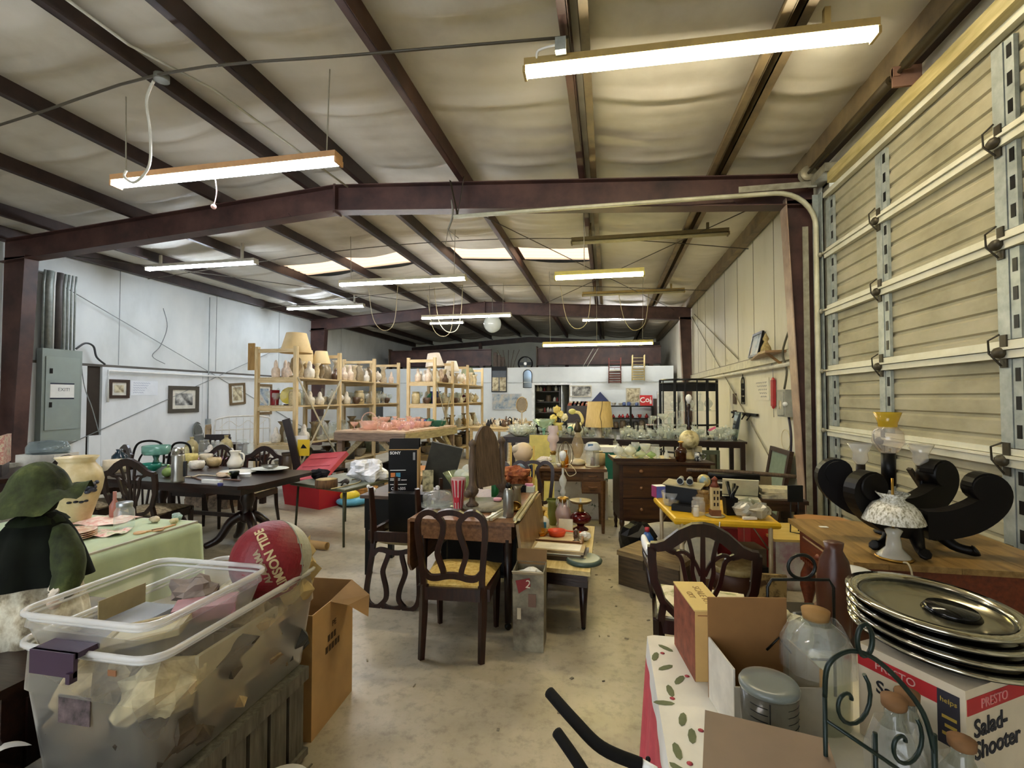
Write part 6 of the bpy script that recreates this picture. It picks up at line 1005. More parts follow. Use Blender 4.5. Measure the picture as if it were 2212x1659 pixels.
S('globe_ball', 'small mottled grey and yellow globe ball on the yellow table', 'ball', MB().sph((0, 0, 0.06), 0.055), ramp_mat('globe_map', [(0.4, '#7d97a0'), (0.5, '#c4b26a'), (0.65, '#b3a890')], 16, 0.35), (0.80, 4.35, YZ + 0.13)); S('ball_stand', 'brown wooden stand under the mottled globe ball', 'stand', MB().lathe([(0.045, 0), (0.03, 0.05), (0.035, 0.14), (0.001, 0.141)], 14), walnut, (0.80, 4.35, YZ + 0.001))
gw('jar', 0.16, 0.11, glass('#e6dcc0', .4, '#b8925a'), (0.74, 4.06, YZ + .001), 'glass jar full of brown trinkets on the yellow table', 'jar'); gw('jar', 0.13, 0.1, G_clear, (0.68, 3.93, YZ + .001), 'short clear jar beside the paper pagoda', 'jar'); gw('jar', .08, .045, glass('#f2efe2', .5), (0.655, 3.865, YZ + .001), 'tiny clear bottle at the yellow table front', 'bottle')
o = T('pagoda_tower', 'cream and brown model tower with tiny windows on the yellow table', 'model tower', (0.795, 3.90, YZ + 0.001), 0.1); P(o, 'shaft', MB().box(-0.028, 0.028, -0.028, 0.028, 0.05, 0.22), mat('#d6bd84', 0.6)); P(o, 'base', MB().box(-0.035, 0.035, -0.035, 0.035, 0, 0.05), mat('#7a4a2a', 0.6)); P(o, 'roof', MB().lathe([(0.04, 0.22), (0.02, 0.25), (0.02, 0.27), (0.028, 0.275), (0.001, 0.3)], 8), mat('#7a3a20', 0.6)); P(o, 'plinth', MB().lathe([(0.07, 0), (0.07, 0.006), (0.001, 0.007)], 20), mat('#a39a7a', 0.5))
for z in (0.08, 0.125, 0.17):
    for x in (-0.012, 0.012): P(o, 'window', MB().box(x - 0.006, x + 0.006, -0.0295, -0.028, z, z + 0.025), mat('#3a2a1a', 0.7))
S('pen_cup', 'square black cup of pens and shoehorns on the yellow table', 'cup', shell(0.045, 0.045, 0.13, 0.004, 0.008), black_p, (0.92, 3.98, YZ + .001), 0.1)
for i in range(4): S('shoehorn', 'black plastic tool poking out of the square cup', 'tool', MB().tube([(0, 0, 0), (0.02 + 0.02 * i, 0.01, 0.12), (0.06 + 0.025 * i, 0.02, 0.17 + .01 * i)], [0.006, .012, .016], 6, flat=.5), black_p, (0.91 + 0.01 * i, 3.97, YZ + 0.03), 0.5 * i, 'tools in the square cup')
for i, (x, y, c, lb) in enumerate(((1.0, 3.92, '#c9c9bf', 'crumpled clear bag with green tie on the yellow table'), (1.07, 4.05, '#9aa08c', 'grey plastic bag of small parts on the yellow table'), (1.10, 3.88, '#b8b09a', 'small clear bag at the yellow table corner'))): S('parts_bag', lb, 'bag', crumple(MB(), (0, 0, 0.055), 0.07, 120 + i, (1.1, 0.9, 0.8), 12, 0.4), glass('#f2f2ea', .6, c, .2), (x, y, YZ + .001))
gw('jar', 0.1, 0.08, G_clear, (1.14, 3.96, YZ + .001), 'small empty clear glass at the yellow table corner', 'tumbler'); S('knife', 'white handled folding knife at the yellow table edge', 'knife', MB().bx((0, 0, 0.012), (0.1, 0.02, 0.018)), paper, (1.02, 3.83, YZ + .001), 0.2)
S('foam_tray', 'white styrofoam box with open lid beside the yellow table', 'box', MB().box(-0.14, 0.14, -0.1, 0.1, 0, 0.05).bx((0, 0.06, 0.13), (0.28, 0.012, 0.16), (0.5, 0, 0)), mat('#c9c6ac', 0.7), (1.1, 4.38, YZ + .001), -0.15)
S('cord_knot', 'white string tied at the yellow table edge', 'string', MB().tube(bez([(0.80, 3.77, 0.69), (0.795, 3.765, 0.62), (0.80, 3.765, 0.58), (0.81, 3.765, 0.55)], 4), 0.004, 5), paper)
# second surface behind: dark bench with typewriter and sticks
bn = long_table('low dark bench under the window leaning by the cream wall', 0.75, 1.85, 5.0, 5.5, 0.62, 0.0, walnut, 'low_bench')
o = T('typewriter', 'old black typewriter with rows of white keys on the low bench', 'typewriter', (1.25, 5.22, 0.621), -0.1); P(o, 'body', MB().box(-0.2, 0.2, -0.14, 0.16, 0, 0.12), black_m); P(o, 'carriage', MB().tube([(-0.24, 0.05, 0.17), (0.24, 0.05, 0.17)], 0.035, 12), black_p)
for j in range(3): P(o, 'key_row', MB().box(-0.17, 0.17, -0.17 + j * 0.035, -0.145 + j * 0.035, 0.06 + j * 0.028, 0.075 + j * 0.028), mat('#d9d6c6', 0.5))
S('magazine_pile', 'stack of white and brown papers on the low bench', 'papers', MB().box(-0.18, 0.18, -0.13, 0.13, 0, 0.03).bx((0.02, 0, 0.045), (0.34, 0.24, 0.03), (0, 0, 0.15)).bx((-0.01, 0, 0.075), (0.3, 0.22, 0.03), (0, 0, -0.1)), mat('#cdc5a6', 0.8, 0, 0.2, 20), (1.63, 5.2, 0.621), 0.1)
S('walking_stick', 'long weathered wooden stick lying across behind the bench', 'stick', MB().tube(bez([(0.85, 5.6, 0.80), (1.3, 5.62, 0.79), (1.6, 5.6, 0.78), (1.95, 5.6, 0.76)], 4), 0.022, 7), oldwood)
S('stick_prop', 'upright box carrying the weathered stick behind the bench', 'box', MB().box(-0.2, 0.25, -0.1, 0.06, 0, 0.755), mat('#7a6a4a', 0.7), (1.45, 5.66, 0))
o = T('leaning_window', 'old green framed window sash leaning against the cream wall', 'window sash', (2.14, 7.1, 0), 0, rot=(0, radians(10), 0)); gm = mat('#4d5546', 0.6, 0, 0.2)
P(o, 'stile', MB().box(-0.025, 0.025, -0.38, -0.31, 0, 0.92), walnut); P(o, 'stile', MB().box(-0.025, 0.025, 0.31, 0.38, 0, 0.92), walnut); P(o, 'rail', MB().box(-0.025, 0.025, -0.31, 0.31, 0, 0.07), walnut); P(o, 'rail', MB().box(-0.025, 0.025, -0.31, 0.31, 0.86, 0.92), walnut); P(o, 'pane', MB().box(-0.006, 0.006, -0.31, 0.31, 0.07, 0.86), mat('#8c9c8a', 0.2, 0.1, 0.1))
o = T('frame_stack', 'tall green framed mirror standing behind the dresser by the table legs', 'mirror', (1.35, 7.7, 0), 0.1); P(o, 'stile', MB().box(-0.3, -0.26, -0.02, 0.02, 0, 0.8), gm); P(o, 'stile', MB().box(0.26, 0.3, -0.02, 0.02, 0, 0.8), gm); P(o, 'rail', MB().box(-0.26, 0.26, -0.02, 0.02, 0.74, 0.8), gm); P(o, 'glass', MB().box(-0.26, 0.26, -0.005, 0.005, 0, 0.74), mat('#9aa89a', 0.05, 1.0, 0))
# ================================================================ FLOOR THINGS UNDER AND AROUND THE YELLOW TABLE
o = T('storage_chest', 'low weathered wooden trunk on the floor before the yellow table', 'trunk', (0.41, 4.27, 0), radians(-33)); P(o, 'body', MB().box(-0.27, 0.27, -0.18, 0.18, 0, 0.25), wood('#3a2d1c', '#5c4a30', 5, 0.7, 'x')); P(o, 'lid', MB().box(-0.28, 0.28, -0.19, 0.19, 0.25, 0.29), wood('#6a5636', '#9a845a', 4, 0.7, 'x'))
P(o, 'hasp', MB().box(-0.03, 0.03, -0.195, -0.18, 0.18, 0.26), mat('#3a3024', 0.5, 0.5))
o = T('spray_bottle', 'blue bottle with red cap beside the wooden trunk', 'bottle', (0.37, 4.86, 0.0)); P(o, 'body', MB().lathe([(0.055, 0), (0.06, 0.02), (0.06, 0.24), (0.02, 0.30)], 16), mat('#2a5aa0', 0.3)); P(o, 'cap', MB().lathe([(0.022, 0.30), (0.022, 0.34), (0.001, 0.342)], 12), mat('#b83040', 0.4))
S('black_bag', 'black canvas bag slumped behind the blue bottle', 'bag', crumple(MB(), (0, 0, 0.16), 0.2, 130, (1, 0.8, 0.85), 12, 0.3), black_p, (0.30, 5.15, 0))
o = T('hat_tin', 'round brown tin drum with printed lid behind the armchair', 'tin', (0.97, 4.05, 0)); P(o, 'body', MB().lathe([(0.17, 0.12), (0.17, 0.27)], 26), mat('#4a2c1c', 0.5)); P(o, 'lid', MB().lathe([(0.178, 0.26), (0.178, 0.30), (0.17, 0.305), (0.001, 0.306)], 26), ramp_mat('tin_lid', [(0.4, '#8a7a4a'), (0.6, '#b0a070')], 14, 0.5)); P(o, 'lower_box', MB().box(-0.2, 0.2, -0.15, 0.15, 0, 0.12), mat('#8b6238', 0.7))
for i, (x, y, sx, sy, h, c, lb) in enumerate(((0.75, 4.30, .12, .1, .45, '#d9d2b4', 'tall cream carton under the yellow table'), (0.95, 4.42, .1, .1, .5, '#8a1c1c', 'red carton under the yellow table'), (1.12, 4.3, .11, .1, .38, '#5a4a34', 'brown crate under the yellow table'), (1.25, 4.55, .1, .1, .5, '#b02a24', 'bright red box beside the yellow table leg'), (1.10, 4.05, .08, .07, .3, '#1c1816', 'black tool case under the yellow table'))): S('carton', lb, 'box', MB().box(-sx, sx, -sy, sy, 0, h), mat(c, 0.6, 0, 0.2, 8), (x, y, 0), 0.1 * i)
S('foam_cooler', 'white and pink stained foam cooler on the floor by the steel column', 'cooler', MB().box(-0.17, 0.17, -0.2, 0.2, 0, 0.42), ramp_mat('stained_foam', [(0.35, '#c99aa8'), (0.5, '#e9e6de'), (0.75, '#efece2')], 4, 0.7), (1.52, 4.62, 0), 0.1)
S('plywood_sheet', 'yellow plywood top on the foam cooler', 'board', MB().box(-0.2, 0.2, -0.3, 0.25, 0, 0.02), wood('#c9a84e', '#dfc67a', 4, 0.5), (1.50, 4.62, 0.421), 0.1)
o = T('shaving_mirror', 'small black rectangular mirror on a bent wire stand', 'mirror', (1.56, 4.5, 0.442), 0.1); P(o, 'panel', MB().box(-0.06, 0.06, -0.008, 0.008, 0.27, 0.41), mat('#1c1f1e', 0.25)); P(o, 'stand', MB().tube([(-0.03, 0.01, 0.3), (-0.035, 0.02, 0.01), (0.06, -0.06, 0.01)], 0.006, 6).tube([(0.03, 0.01, 0.3), (0.05, 0.06, 0.01)], 0.006, 6), black_m)
S('wood_board', 'light plywood offcut leaning behind the small mirror', 'board', MB().bx((0, 0, 0.2), (0.14, 0.012, 0.42), (-0.15, 0.1, 0)), wood('#b59a5e', '#d3bb80', 5, 0.6, 'z'), (1.50, 5.0, 0))
S('leaf_board', 'dark leaf patterned panel standing by the console table leg', 'panel', MB().bx((0, 0, 0.18), (0.2, 0.02, 0.36), (0.1, 0, 0)), ramp_mat('leaf_panel', [(0.45, '#4a3418'), (0.55, '#a8905a')], 9, 0.6), (1.12, 3.72, 0))
# ================================================================ ARMCHAIR
ac = shield_chair('dark shield-back armchair with cream floral seat seen from behind', (0.50, 2.86, 0), radians(-7), ramp_mat('cream_floral', [(0.38, '#a8a878'), (0.46, '#e0d6b4'), (0.7, '#ece4c8')], 11, 0.8), True, None); ac.scale = (1.0, 1.0, 1.02)
S('white_cloth', 'white cloth draped over the armchair arm', 'cloth', MB().tube(bez([(0.24, 2.93, 0.70), (0.235, 2.98, 0.705), (0.22, 3.02, 0.72), (0.21, 3.06, 0.76)], 4), [.026, .028, .029, .03, .03, .029, .028, .026, .024, .022, .02, .016, .01], 8), porc_w)
# ================================================================ CONSOLE TABLE WITH CARVED PEDESTAL
cs = T('console_table', 'warm brown wooden table with drawer and rope-carved edge', 'table', (0, 0, 0)); cw = wood('#6e5228', '#a3824a', 3, 0.45, 'y'); cw2 = wood('#5a2614', '#7d3a1e', 5, 0.35, 'y'); QZ = 0.75
for i, (a, b) in enumerate(((1.24, 1.40), (1.402, 1.72), (1.722, 2.02), (2.022, 2.26))): P(cs, 'top_board', MB().prism([(a, 2.80), (b, 2.80), (b, 3.72), (a, 3.72)], 0.03, 'xy', QZ - 0.015), cw)
P(cs, 'drop_end', MB().prism([(1.3, 3.72), (1.32, 3.85), (1.42, 3.9), (1.62, 3.86), (1.66, 3.72)], 0.025, 'xy', QZ - 0.018), wood('#8a5a2c', '#b8854a', 4, 0.4))
P(cs, 'apron', MB().box(1.30, 2.22, 2.84, 2.87, 0.52, 0.72).box(1.30, 2.22, 3.65, 3.68, 0.52, 0.72).box(2.19, 2.22, 2.87, 3.65, 0.52, 0.72).box(1.30, 1.32, 2.87, 3.65, 0.52, 0.72), cw2)
d = P(cs, 'drawer', MB().box(1.275, 1.30, 2.96, 3.58, 0.545, 0.70), cw2); link('knob', MB().sph((1.26, 3.27, 0.62), 0.024, seg=10, rings=6).mesh('knob', cw2), d); P(cs, 'drawer_bead', MB().box(1.272, 1.28, 2.99, 3.55, 0.665, 0.675), mat('#c9a878', 0.4))  # pale tan bead line along the drawer front
rope = MB()
for i in range(22): rope.bx((1.29, 2.90 + i * 0.034, 0.515), (0.022, 0.026, 0.022), (0.5, 0, 0))
q = P(cs, 'rope_molding', rope, cw2); q['kind'] = 'stuff'
for x, y in ((1.33, 2.88), (1.33, 3.63), (2.18, 2.88), (2.18, 3.63)): P(cs, 'leg', MB().lathe([(0.035, 0.72), (0.035, 0.5), (0.02, 0.47), (0.045, 0.40), (0.05, 0.32), (0.025, 0.22), (0.03, 0.1), (0.04, 0.03), (0.025, 0)], 12, (x, y, 0)), cw2)
P(cs, 'price_sticker', MB().box(1.36, 1.41, 3.50, 3.53, QZ, QZ + 0.002), paper)
pd = T('carved_pedestal', 'black carved table pedestal with four scrolled arms and paw feet', 'pedestal', (1.68, 3.16, QZ + 0.001), radians(6)); bw = mat('#0a0605', 0.45, 0, 0.25, 10)
P(pd, 'hub', MB().lathe([(0.05, 0.10), (0.10, 0.13), (0.11, 0.17), (0.08, 0.21), (0.02, 0.22)], 16), bw)
for sx in (-1, 1):
    for sy, lift in ((-0.09, 0.0), (0.10, 0.03)):
        pth = [(0.02, 0.15), (0.10, 0.155), (0.19, 0.18), (0.27, 0.225), (0.325, 0.28), (0.345, 0.33), (0.335, 0.37), (0.30, 0.395), (0.27, 0.385), (0.265, 0.36), (0.28, 0.345)]
        ang = (-0.15 if sy < 0 else 0.25) * sx
        mx_ = Matrix.Translation((0, sy, lift)) @ Matrix.Rotation(ang, 4, 'Z') @ Matrix.Diagonal((sx, 1, 1, 1))
        P(pd, 'scroll_arm', MB().strip(bez2(pth, 3), [0.15] * 7 + [0.15 - 0.0035 * i for i in range(24)], 0.085, 'xz').xf(mx_), bw); P(pd, 'scroll_boss', MB().tube([(0.295, -0.055, 0.36), (0.295, 0.055, 0.36)], 0.072, 18).xf(mx_), bw)
for a in (205, 250, 320, 20):
    c, sn = cos(radians(a)), sin(radians(a)); P(pd, 'paw_foot', MB().tube(bez([(0.05 * c, 0.05 * sn, 0.15), (0.12 * c, 0.12 * sn, 0.11), (0.19 * c, 0.19 * sn, 0.045), (0.26 * c, 0.26 * sn, 0.03), (0.285 * c, 0.285 * sn, 0.04)], 4), [.045, .045, .044, .042, .04, .037, .034, .03, .027, .025, .024, .024, .026, .028, .03, .03, .022], 8), bw)
lp = T('crystal_lamp', 'cut crystal lamp with domed glass shade standing on the console table', 'lamp', (1.475, 2.90, QZ + 0.001)); P(lp, 'foot', MB().lathe([(0.075, 0), (0.078, 0.012), (0.06, 0.03), (0.035, 0.06), (0.028, 0.12), (0.04, 0.15), (0.02, 0.16)], 24, wob=0.03, nw=12), glass('#f4f4ec', .55, '#f2f0e2')); P(lp, 'foot_ring', MB().lathe([(0.08, 0), (0.085, 0.006), (0.08, 0.014)], 26), brass)
P(lp, 'shade', MB().lathe([(0.135, 0.195), (0.13, 0.215), (0.11, 0.26), (0.085, 0.29), (0.055, 0.305), (0.05, 0.315), (0.075, 0.345), (0.07, 0.345)], 48, wob=0.02, nw=24, cap=False), ramp_mat('cut_crystal', [(0.38, '#9a9580'), (0.5, '#dedbca'), (0.62, '#f6f5ec')], 90, 0.1, 0.15, (1, 1, .5), 0.6)); P(lp, 'stem', MB().tube([(0, 0, 0.15), (0, 0, 0.42)], 0.007, 6), brass); P(lp, 'cord', MB().tube(bez([(0.0, -0.08, 0.006), (0.01, -0.105, 0.008), (0.015, -0.125, -0.04), (0.012, -0.13, -0.15)], 4), 0.005, 5), cream)
ch = T('candelabra', 'dark three-arm candelabra with clear and amber glass shades', 'candelabra', (1.72, 3.42, QZ + 0.001)); P(ch, 'base', MB().lathe([(0.08, 0), (0.085, 0.01), (0.02, 0.04), (0.015, 0.3), (0.03, 0.34)], 16), black_p); P(ch, 'column', MB().tube([(0, 0, 0.3), (0, 0, 0.5)], 0.038, 12), black_p)
P(ch, 'shade', MB().lathe([(0.02, 0.50), (0.05, 0.505), (0.085, 0.57), (0.08, 0.63), (0.05, 0.665)], 22, cap=False), glass('#f0e8dc', .2, '#ffffff')); P(ch, 'chimney', MB().lathe([(0.05, 0.655), (0.052, 0.69), (0.075, 0.755), (0.07, 0.755)], 22, cap=False), glass('#e8cf5a', .5, '#d8b838'))
for s in (-1, 1): P(ch, 'arm', MB().tube(bez([(0, 0, 0.25), (s * 0.09, 0, 0.22), (s * 0.16, -0.02, 0.28), (s * 0.165, -0.02, 0.36)], 4), 0.013, 7), black_p); P(ch, 'cup', MB().tube([(s * 0.165, -0.02, 0.34), (s * 0.165, -0.02, 0.43)], 0.026, 10), mat('#20160e', 0.4)); P(ch, 'shade', MB().lathe([(0.025, 0.43), (0.045, 0.46), (0.04, 0.5), (0.07, 0.56), (0.066, 0.56)], 20, (s * 0.165, -0.02, 0), cap=False), glass('#f0ece2', .25, '#ffffff'))
o = T('folding_stand', 'crossed wooden sticks of a folding luggage stand before the overhead door', 'folding stand', (2.02, 3.50, QZ + .001), 0.3); P(o, 'stick', MB().bar((-0.14, 0, 0.0), (0.06, 0, 0.42), 0.035, 0.02), wood('#6a4a28', '#93693c', 6, 0.5, 'z')); P(o, 'stick', MB().bar((0.12, 0.02, 0.0), (-0.16, 0.02, 0.40), 0.03, 0.02), mat('#3a3226', 0.6))
# ================================================================ CLOTH TABLE, BOXES, JUGS, WIRE RACKS (bottom right)
BZ = 0.60
ft = long_table('small table under the red bordered holly tablecloth', 0.19, 1.30, 0.75, 2.10, BZ - 0.006, 0, walnut, 'side_table')
tc = T('tablecloth', 'white tablecloth with red border and green leaf print', 'tablecloth', (0, 0, 0))
def cl(u, v, x0=0.17, x1=1.32, y0=0.73, y1=2.12): return cloth_side(u, v, x0, x1, y0, y1, BZ - 0.001, 0.5, 0.014)
def band(v0, v1, m, nm, nv=4): P(tc, nm, MB().grid(lambda u, v: cl(u, v0 + (v1 - v0) * v), 260, nv, True, True), m)
band(0, 0.3, mat('#e6e2d4', 0.9, 0, 0.04), 'center_panel', 3); band(0.3, 0.42, mat('#e3e2dc', 0.9, 0, 0.04), 'side_panel', 4); band(0.42, 1.0, mat('#c8505a', 0.9, 0, 0.12, 14), 'red_border', 10)
lf = mat('#6d7350', 0.9); bry = mat('#b84a50', 0.9); q = random.Random(4)
for k in range(16):
    y = 0.95 + k * 0.072; x = 0.21 + 0.035 * sin(k * 1.7); a = q.uniform(0, 6)
    P(tc, 'leaf_print', MB().prism([(x + (0.034 * cos(t)) * cos(a) - 0.012 * sin(t) * sin(a), y + 0.034 * cos(t) * sin(a) + 0.012 * sin(t) * cos(a)) for t in [2 * pi * i / 8 for i in range(8)]], 0.0012, 'xy', BZ), lf)
    if k % 2 == 0: P(tc, 'berry_print', MB().lathe([(0.009, 0), (0.001, 0.001)], 8, (x + 0.03, y + 0.03, BZ)), bry)
o = T('kit_carton', 'narrow tan carton printed with red lettering on the holly cloth', 'box', (0.335, 1.95, BZ), radians(8)); tn = mat('#c9a566', 0.7, 0, 0.06)
P(o, 'body', MB().box(-0.055, 0.055, -0.13, 0.13, 0, 0.245), tn); P(o, 'side_panel', MB().box(-0.0565, -0.055, -0.13, 0.13, 0, 0.245), mat('#8a4a34', 0.7, 0, 0.3, 18)); P(o, 'lid', MB().box(-0.058, 0.058, -0.133, 0.133, 0.245, 0.25), mat('#d8bd74', 0.7, 0, 0.04))
text(o, 'SCALE KIT', 0.036, (0.012, 0.0, 0.2505), (0, 0, pi / 2 + pi), mat('#a8864e', 0.7)); text(o, 'CKT', 0.03, (-0.03, 0.0, 0.2505), (0, 0, pi / 2 + pi), mat('#a8864e', 0.7)); text(o, 'S', 0.05, (0, -0.1315, 0.10), R0, mat('#4a2418', 0.7), bold=0.001); P(o, 'border_line', MB().box(-0.045, 0.045, -0.1312, -0.13, 0.228, 0.231), mat('#8a5a30', 0.7))
o = T('open_carton', 'open brown cardboard carton with raised back flap on the holly cloth', 'cardboard box', (0.47, 1.66, BZ), radians(10)); P(o, 'back_flap', MB().box(-0.13, 0.13, 0.09, 0.096, 0.0, 0.33), mat('#8a6236', 0.8, 0, 0.06)); P(o, 'side_panel', MB().box(-0.13, -0.125, -0.1, 0.09, 0, 0.2), mat('#d8d2c4', 0.7)); P(o, 'side_panel', MB().box(0.125, 0.13, -0.1, 0.09, 0, 0.2), card); P(o, 'front_panel', MB().box(-0.13, 0.13, -0.105, -0.1, 0, 0.15), mat('#aaa291', 0.7)); P(o, 'base', MB().box(-0.125, 0.125, -0.1, 0.09, 0, 0.006), card_in)
o = T('measuring_container', 'clear plastic measuring container with marked scale and lid', 'container', (0.435, 1.47, BZ)); P(o, 'body', MB().lathe([(0.068, 0.0), (0.07, 0.004), (0.073, 0.2), (0.07, 0.2)], 28, cap='b'), glass('#e2e2dc', 0.2, '#8d8a80', .2)); P(o, 'lid', MB().lathe([(0.076, 0.196), (0.077, 0.205), (0.072, 0.214), (0.045, 0.21), (0.001, 0.21)], 28), glass('#c9ceca', .55, '#8f9692', .3))
for i in range(9): P(o, 'scale_mark', MB().tube([(0.0725 * cos(a), 0.0725 * sin(a), 0.03 + i * 0.018) for a in [radians(215 + 12 * k) for k in range(4)]], 0.0013, 4), black_p); P(o, 'scale_mark', MB().tube([(0.0725 * cos(a), 0.0725 * sin(a), 0.03 + i * 0.018) for a in [radians(292 + 14 * k) for k in range(4)]], 0.001, 4), black_p)
P(o, 'scale_line', MB().tube([(0.0725 * cos(radians(255)), 0.0725 * sin(radians(255)), 0.01), (0.074 * cos(radians(255)), 0.074 * sin(radians(255)), 0.19)], 0.0015, 4), black_p)
o = T('album_box', 'flat-lidded grey-brown box at the front of the holly cloth', 'box', (0.335, 1.13, BZ), radians(-12)); P(o, 'body', MB().box(-0.13, 0.13, -0.17, 0.17, 0, 0.19), mat('#4a3a2e', 0.7)); P(o, 'lid', MB().box(-0.133, 0.133, -0.173, 0.173, 0.19, 0.2), mat('#7a6654', 0.6, 0, 0.1, 4))
jg = T('glass_jug', 'tall square glass jug wrapped in clear plastic with wide cork', 'jug', (0.635, 1.68, BZ), radians(20)); P(jg, 'body', MB().lathe([(0.085, 0), (0.092, 0.01), (0.092, 0.22), (0.08, 0.27), (0.042, 0.30), (0.036, 0.31)], 28), glass('#e2e6da', .3, '#b9bcae', .08)); P(jg, 'cork', MB().lathe([(0.036, 0.305), (0.04, 0.335), (0.001, 0.337)], 20), mat('#9a7440', 0.8, 0, 0.1)); P(jg, 'plastic_wrap', crumple(MB().lathe([(0.1, 0.16), (0.098, 0.24), (0.07, 0.30), (0.06, 0.305)], 20, wob=0.06, nw=7, cap=False), (0, 0, 0.29), 0.001, 1), glass('#ffffff', .12, '#f6f6f4', .15))
S('soup_tureen', 'cream ceramic tureen in tissue paper behind the tall jug', 'tureen', crumple(MB(), (0, 0, 0.13), 0.10, 140, (1.1, .9, 0.75), 16, 0.25).lathe([(0.045, 0.195), (0.03, 0.215), (0.001, 0.218)], 16), mat('#e2dcbc', 0.5), (0.62, 1.96, BZ))
ws = T('wire_easel', 'tall black wire stand with a ring on top beside the cream tureen', 'wire stand', (0.64, 1.80, BZ), radians(10)); wm = mat('#0a0d0b', 0.4, 0.3, 0.1)
P(ws, 'frame', MB().tube([(-0.115, 0, 0.0), (-0.115, 0, 0.36), (-0.10, 0, 0.385), (0.09, 0, 0.385), (0.105, 0, 0.36), (0.105, 0, 0.0)], 0.0055, 6), wm); P(ws, 'ring', MB().tube([(0.0 + 0.045 * cos(a), 0, 0.428 + 0.04 * sin(a)) for a in [2 * pi * i / 24 for i in range(24)]], 0.006, 6, True), wm); P(ws, 'crossbar', MB().tube([(-0.115, 0, 0.12), (0.105, 0, 0.12)], 0.004, 5), wm); P(ws, 'shelf_wire', MB().tube([(-0.13, -0.02, 0.16), (-0.10, -0.04, 0.21), (-0.06, -0.05, 0.16), (-0.05, -0.05, 0.08), (-0.05, -0.05, 0.0)], 0.004, 5), wm)
rk = T('scroll_rack', 'dark green wire rack with curled scrolls in the front corner', 'wire rack', (0.60, 1.22, 0.60), radians(22)); rm = mat('#10221c', 0.4, 0.3, 0.1)
P(rk, 'upright', MB().tube([(-0.12, 0.04, 0), (-0.12, 0.04, 0.35)], 0.005, 6), rm); P(rk, 'upright', MB().tube([(0.10, -0.02, 0), (0.10, -0.02, 0.26)], 0.006, 6), rm); P(rk, 'upright', MB().tube([(-0.01, 0.02, 0), (-0.01, 0.02, 0.25)], 0.005, 6), rm)
P(rk, 'top_arch', MB().tube(bez([(-0.12, 0.04, 0.33), (-0.115, 0.035, 0.40), (-0.07, 0.03, 0.43), (-0.02, 0.02, 0.42), (0.04, 0.01, 0.37), (0.085, -0.01, 0.30), (0.10, -0.02, 0.22)], 5), 0.0055, 6), rm); P(rk, 'finial_loop', MB().tube([(-0.03 + 0.02 * cos(a), 0.022, 0.455 + 0.035 * sin(a)) for a in [2 * pi * i / 18 for i in range(18)]], 0.0055, 6, True), rm)
for ox, oz, s in ((-0.075, 0.325, 1.0), (0.04, 0.235, 0.9)):
    P(rk, 'scroll', MB().tube([(ox + s * (0.006 + 0.0085 * t) * cos(t * 1.0 + 0.5), 0.03 - 0.2 * (ox + .12), oz + s * (0.006 + 0.010 * t) * sin(t * 1.0 + 0.5)) for t in [k * 0.35 for k in range(20)]], 0.0045, 6), rm)
P(rk, 'cross_rail', MB().tube([(-0.12, 0.04, 0.28), (0.10, -0.02, 0.13)], 0.0045, 6), rm); P(rk, 'cross_rail', MB().tube([(-0.12, 0.04, 0.05), (0.0, 0.02, 0.0)], 0.0045, 6), rm)
for i, (x, y, h, lb) in enumerate(((0.745, 1.42, .25, 'corked bottle in crinkled clear plastic behind the scroll rack'), (0.79, 1.30, .22, 'second corked bottle in plastic beside the food slicer carton'), (0.68, 1.35, .27, 'tall corked bottle in plastic directly behind the scroll rack'))):
    o = T('wrapped_bottle', lb, 'bottle', (x, y, BZ)); P(o, 'bottle', MB().lathe([(0.045, 0), (0.048, 0.01), (0.046, h * .6), (0.02, h * .82), (0.02, h * .92)], 16), glass('#e8ebe4', .3, '#a8a89c')); P(o, 'cork', MB().lathe([(0.02, h * .9), (0.026, h * 0.92), (0.027, h), (0.001, h + .002)], 14), mat('#7a5632', 0.8)); P(o, 'plastic_wrap', crumple(MB().lathe([(0.055, 0.0), (0.062, h * .5), (0.04, h * .78)], 16, wob=0.08, nw=5, cap=False), (0, 0, h * .85), 0.001, i), glass('#ffffff', .16, '#efefec', .12))
sl = T('food_slicer_carton', 'white and red carton with large black lettering under the black platters', 'box', (0.87, 1.415, BZ), radians(32)); wh = mat('#d8c9ae', 0.6, 0, 0.05); rd = mat('#b3262a', 0.6, 0, 0.03); bk2 = mat('#2a2a30', 0.6, 0, 0)
P(sl, 'body', MB().box(0, 0.34, 0, 0.26, 0, 0.268), wh); P(sl, 'red_band', MB().box(0.005, 0.341, -0.0015, 0, 0.205, 0.245), rd); P(sl, 'side_band', MB().box(-0.0015, 0, 0.06, 0.2605, 0.205, 0.245), rd); P(sl, 'dark_label', MB().box(-0.0016, 0, 0.012, 0.06, 0.11, 0.245), mat('#2d2a33', 0.6))
text(sl, 'helps', 0.018, (-0.002, 0.035, 0.222), (pi / 2, 0, -pi / 2), mat('#b3963e', 0.6, 0, 0)); text(sl, 'PRESTO', 0.03, (-0.002, 0.16, 0.2245), (pi / 2, 0, -pi / 2), mat('#e0b0a8', 0.6))
for i in range(3): P(sl, 'print_line', MB().box(-0.0022, -0.0016, 0.018, 0.05 - 0.006 * (i % 2), 0.135 + i * 0.021, 0.143 + i * 0.021), mat('#b3963e', 0.6, 0, 0))
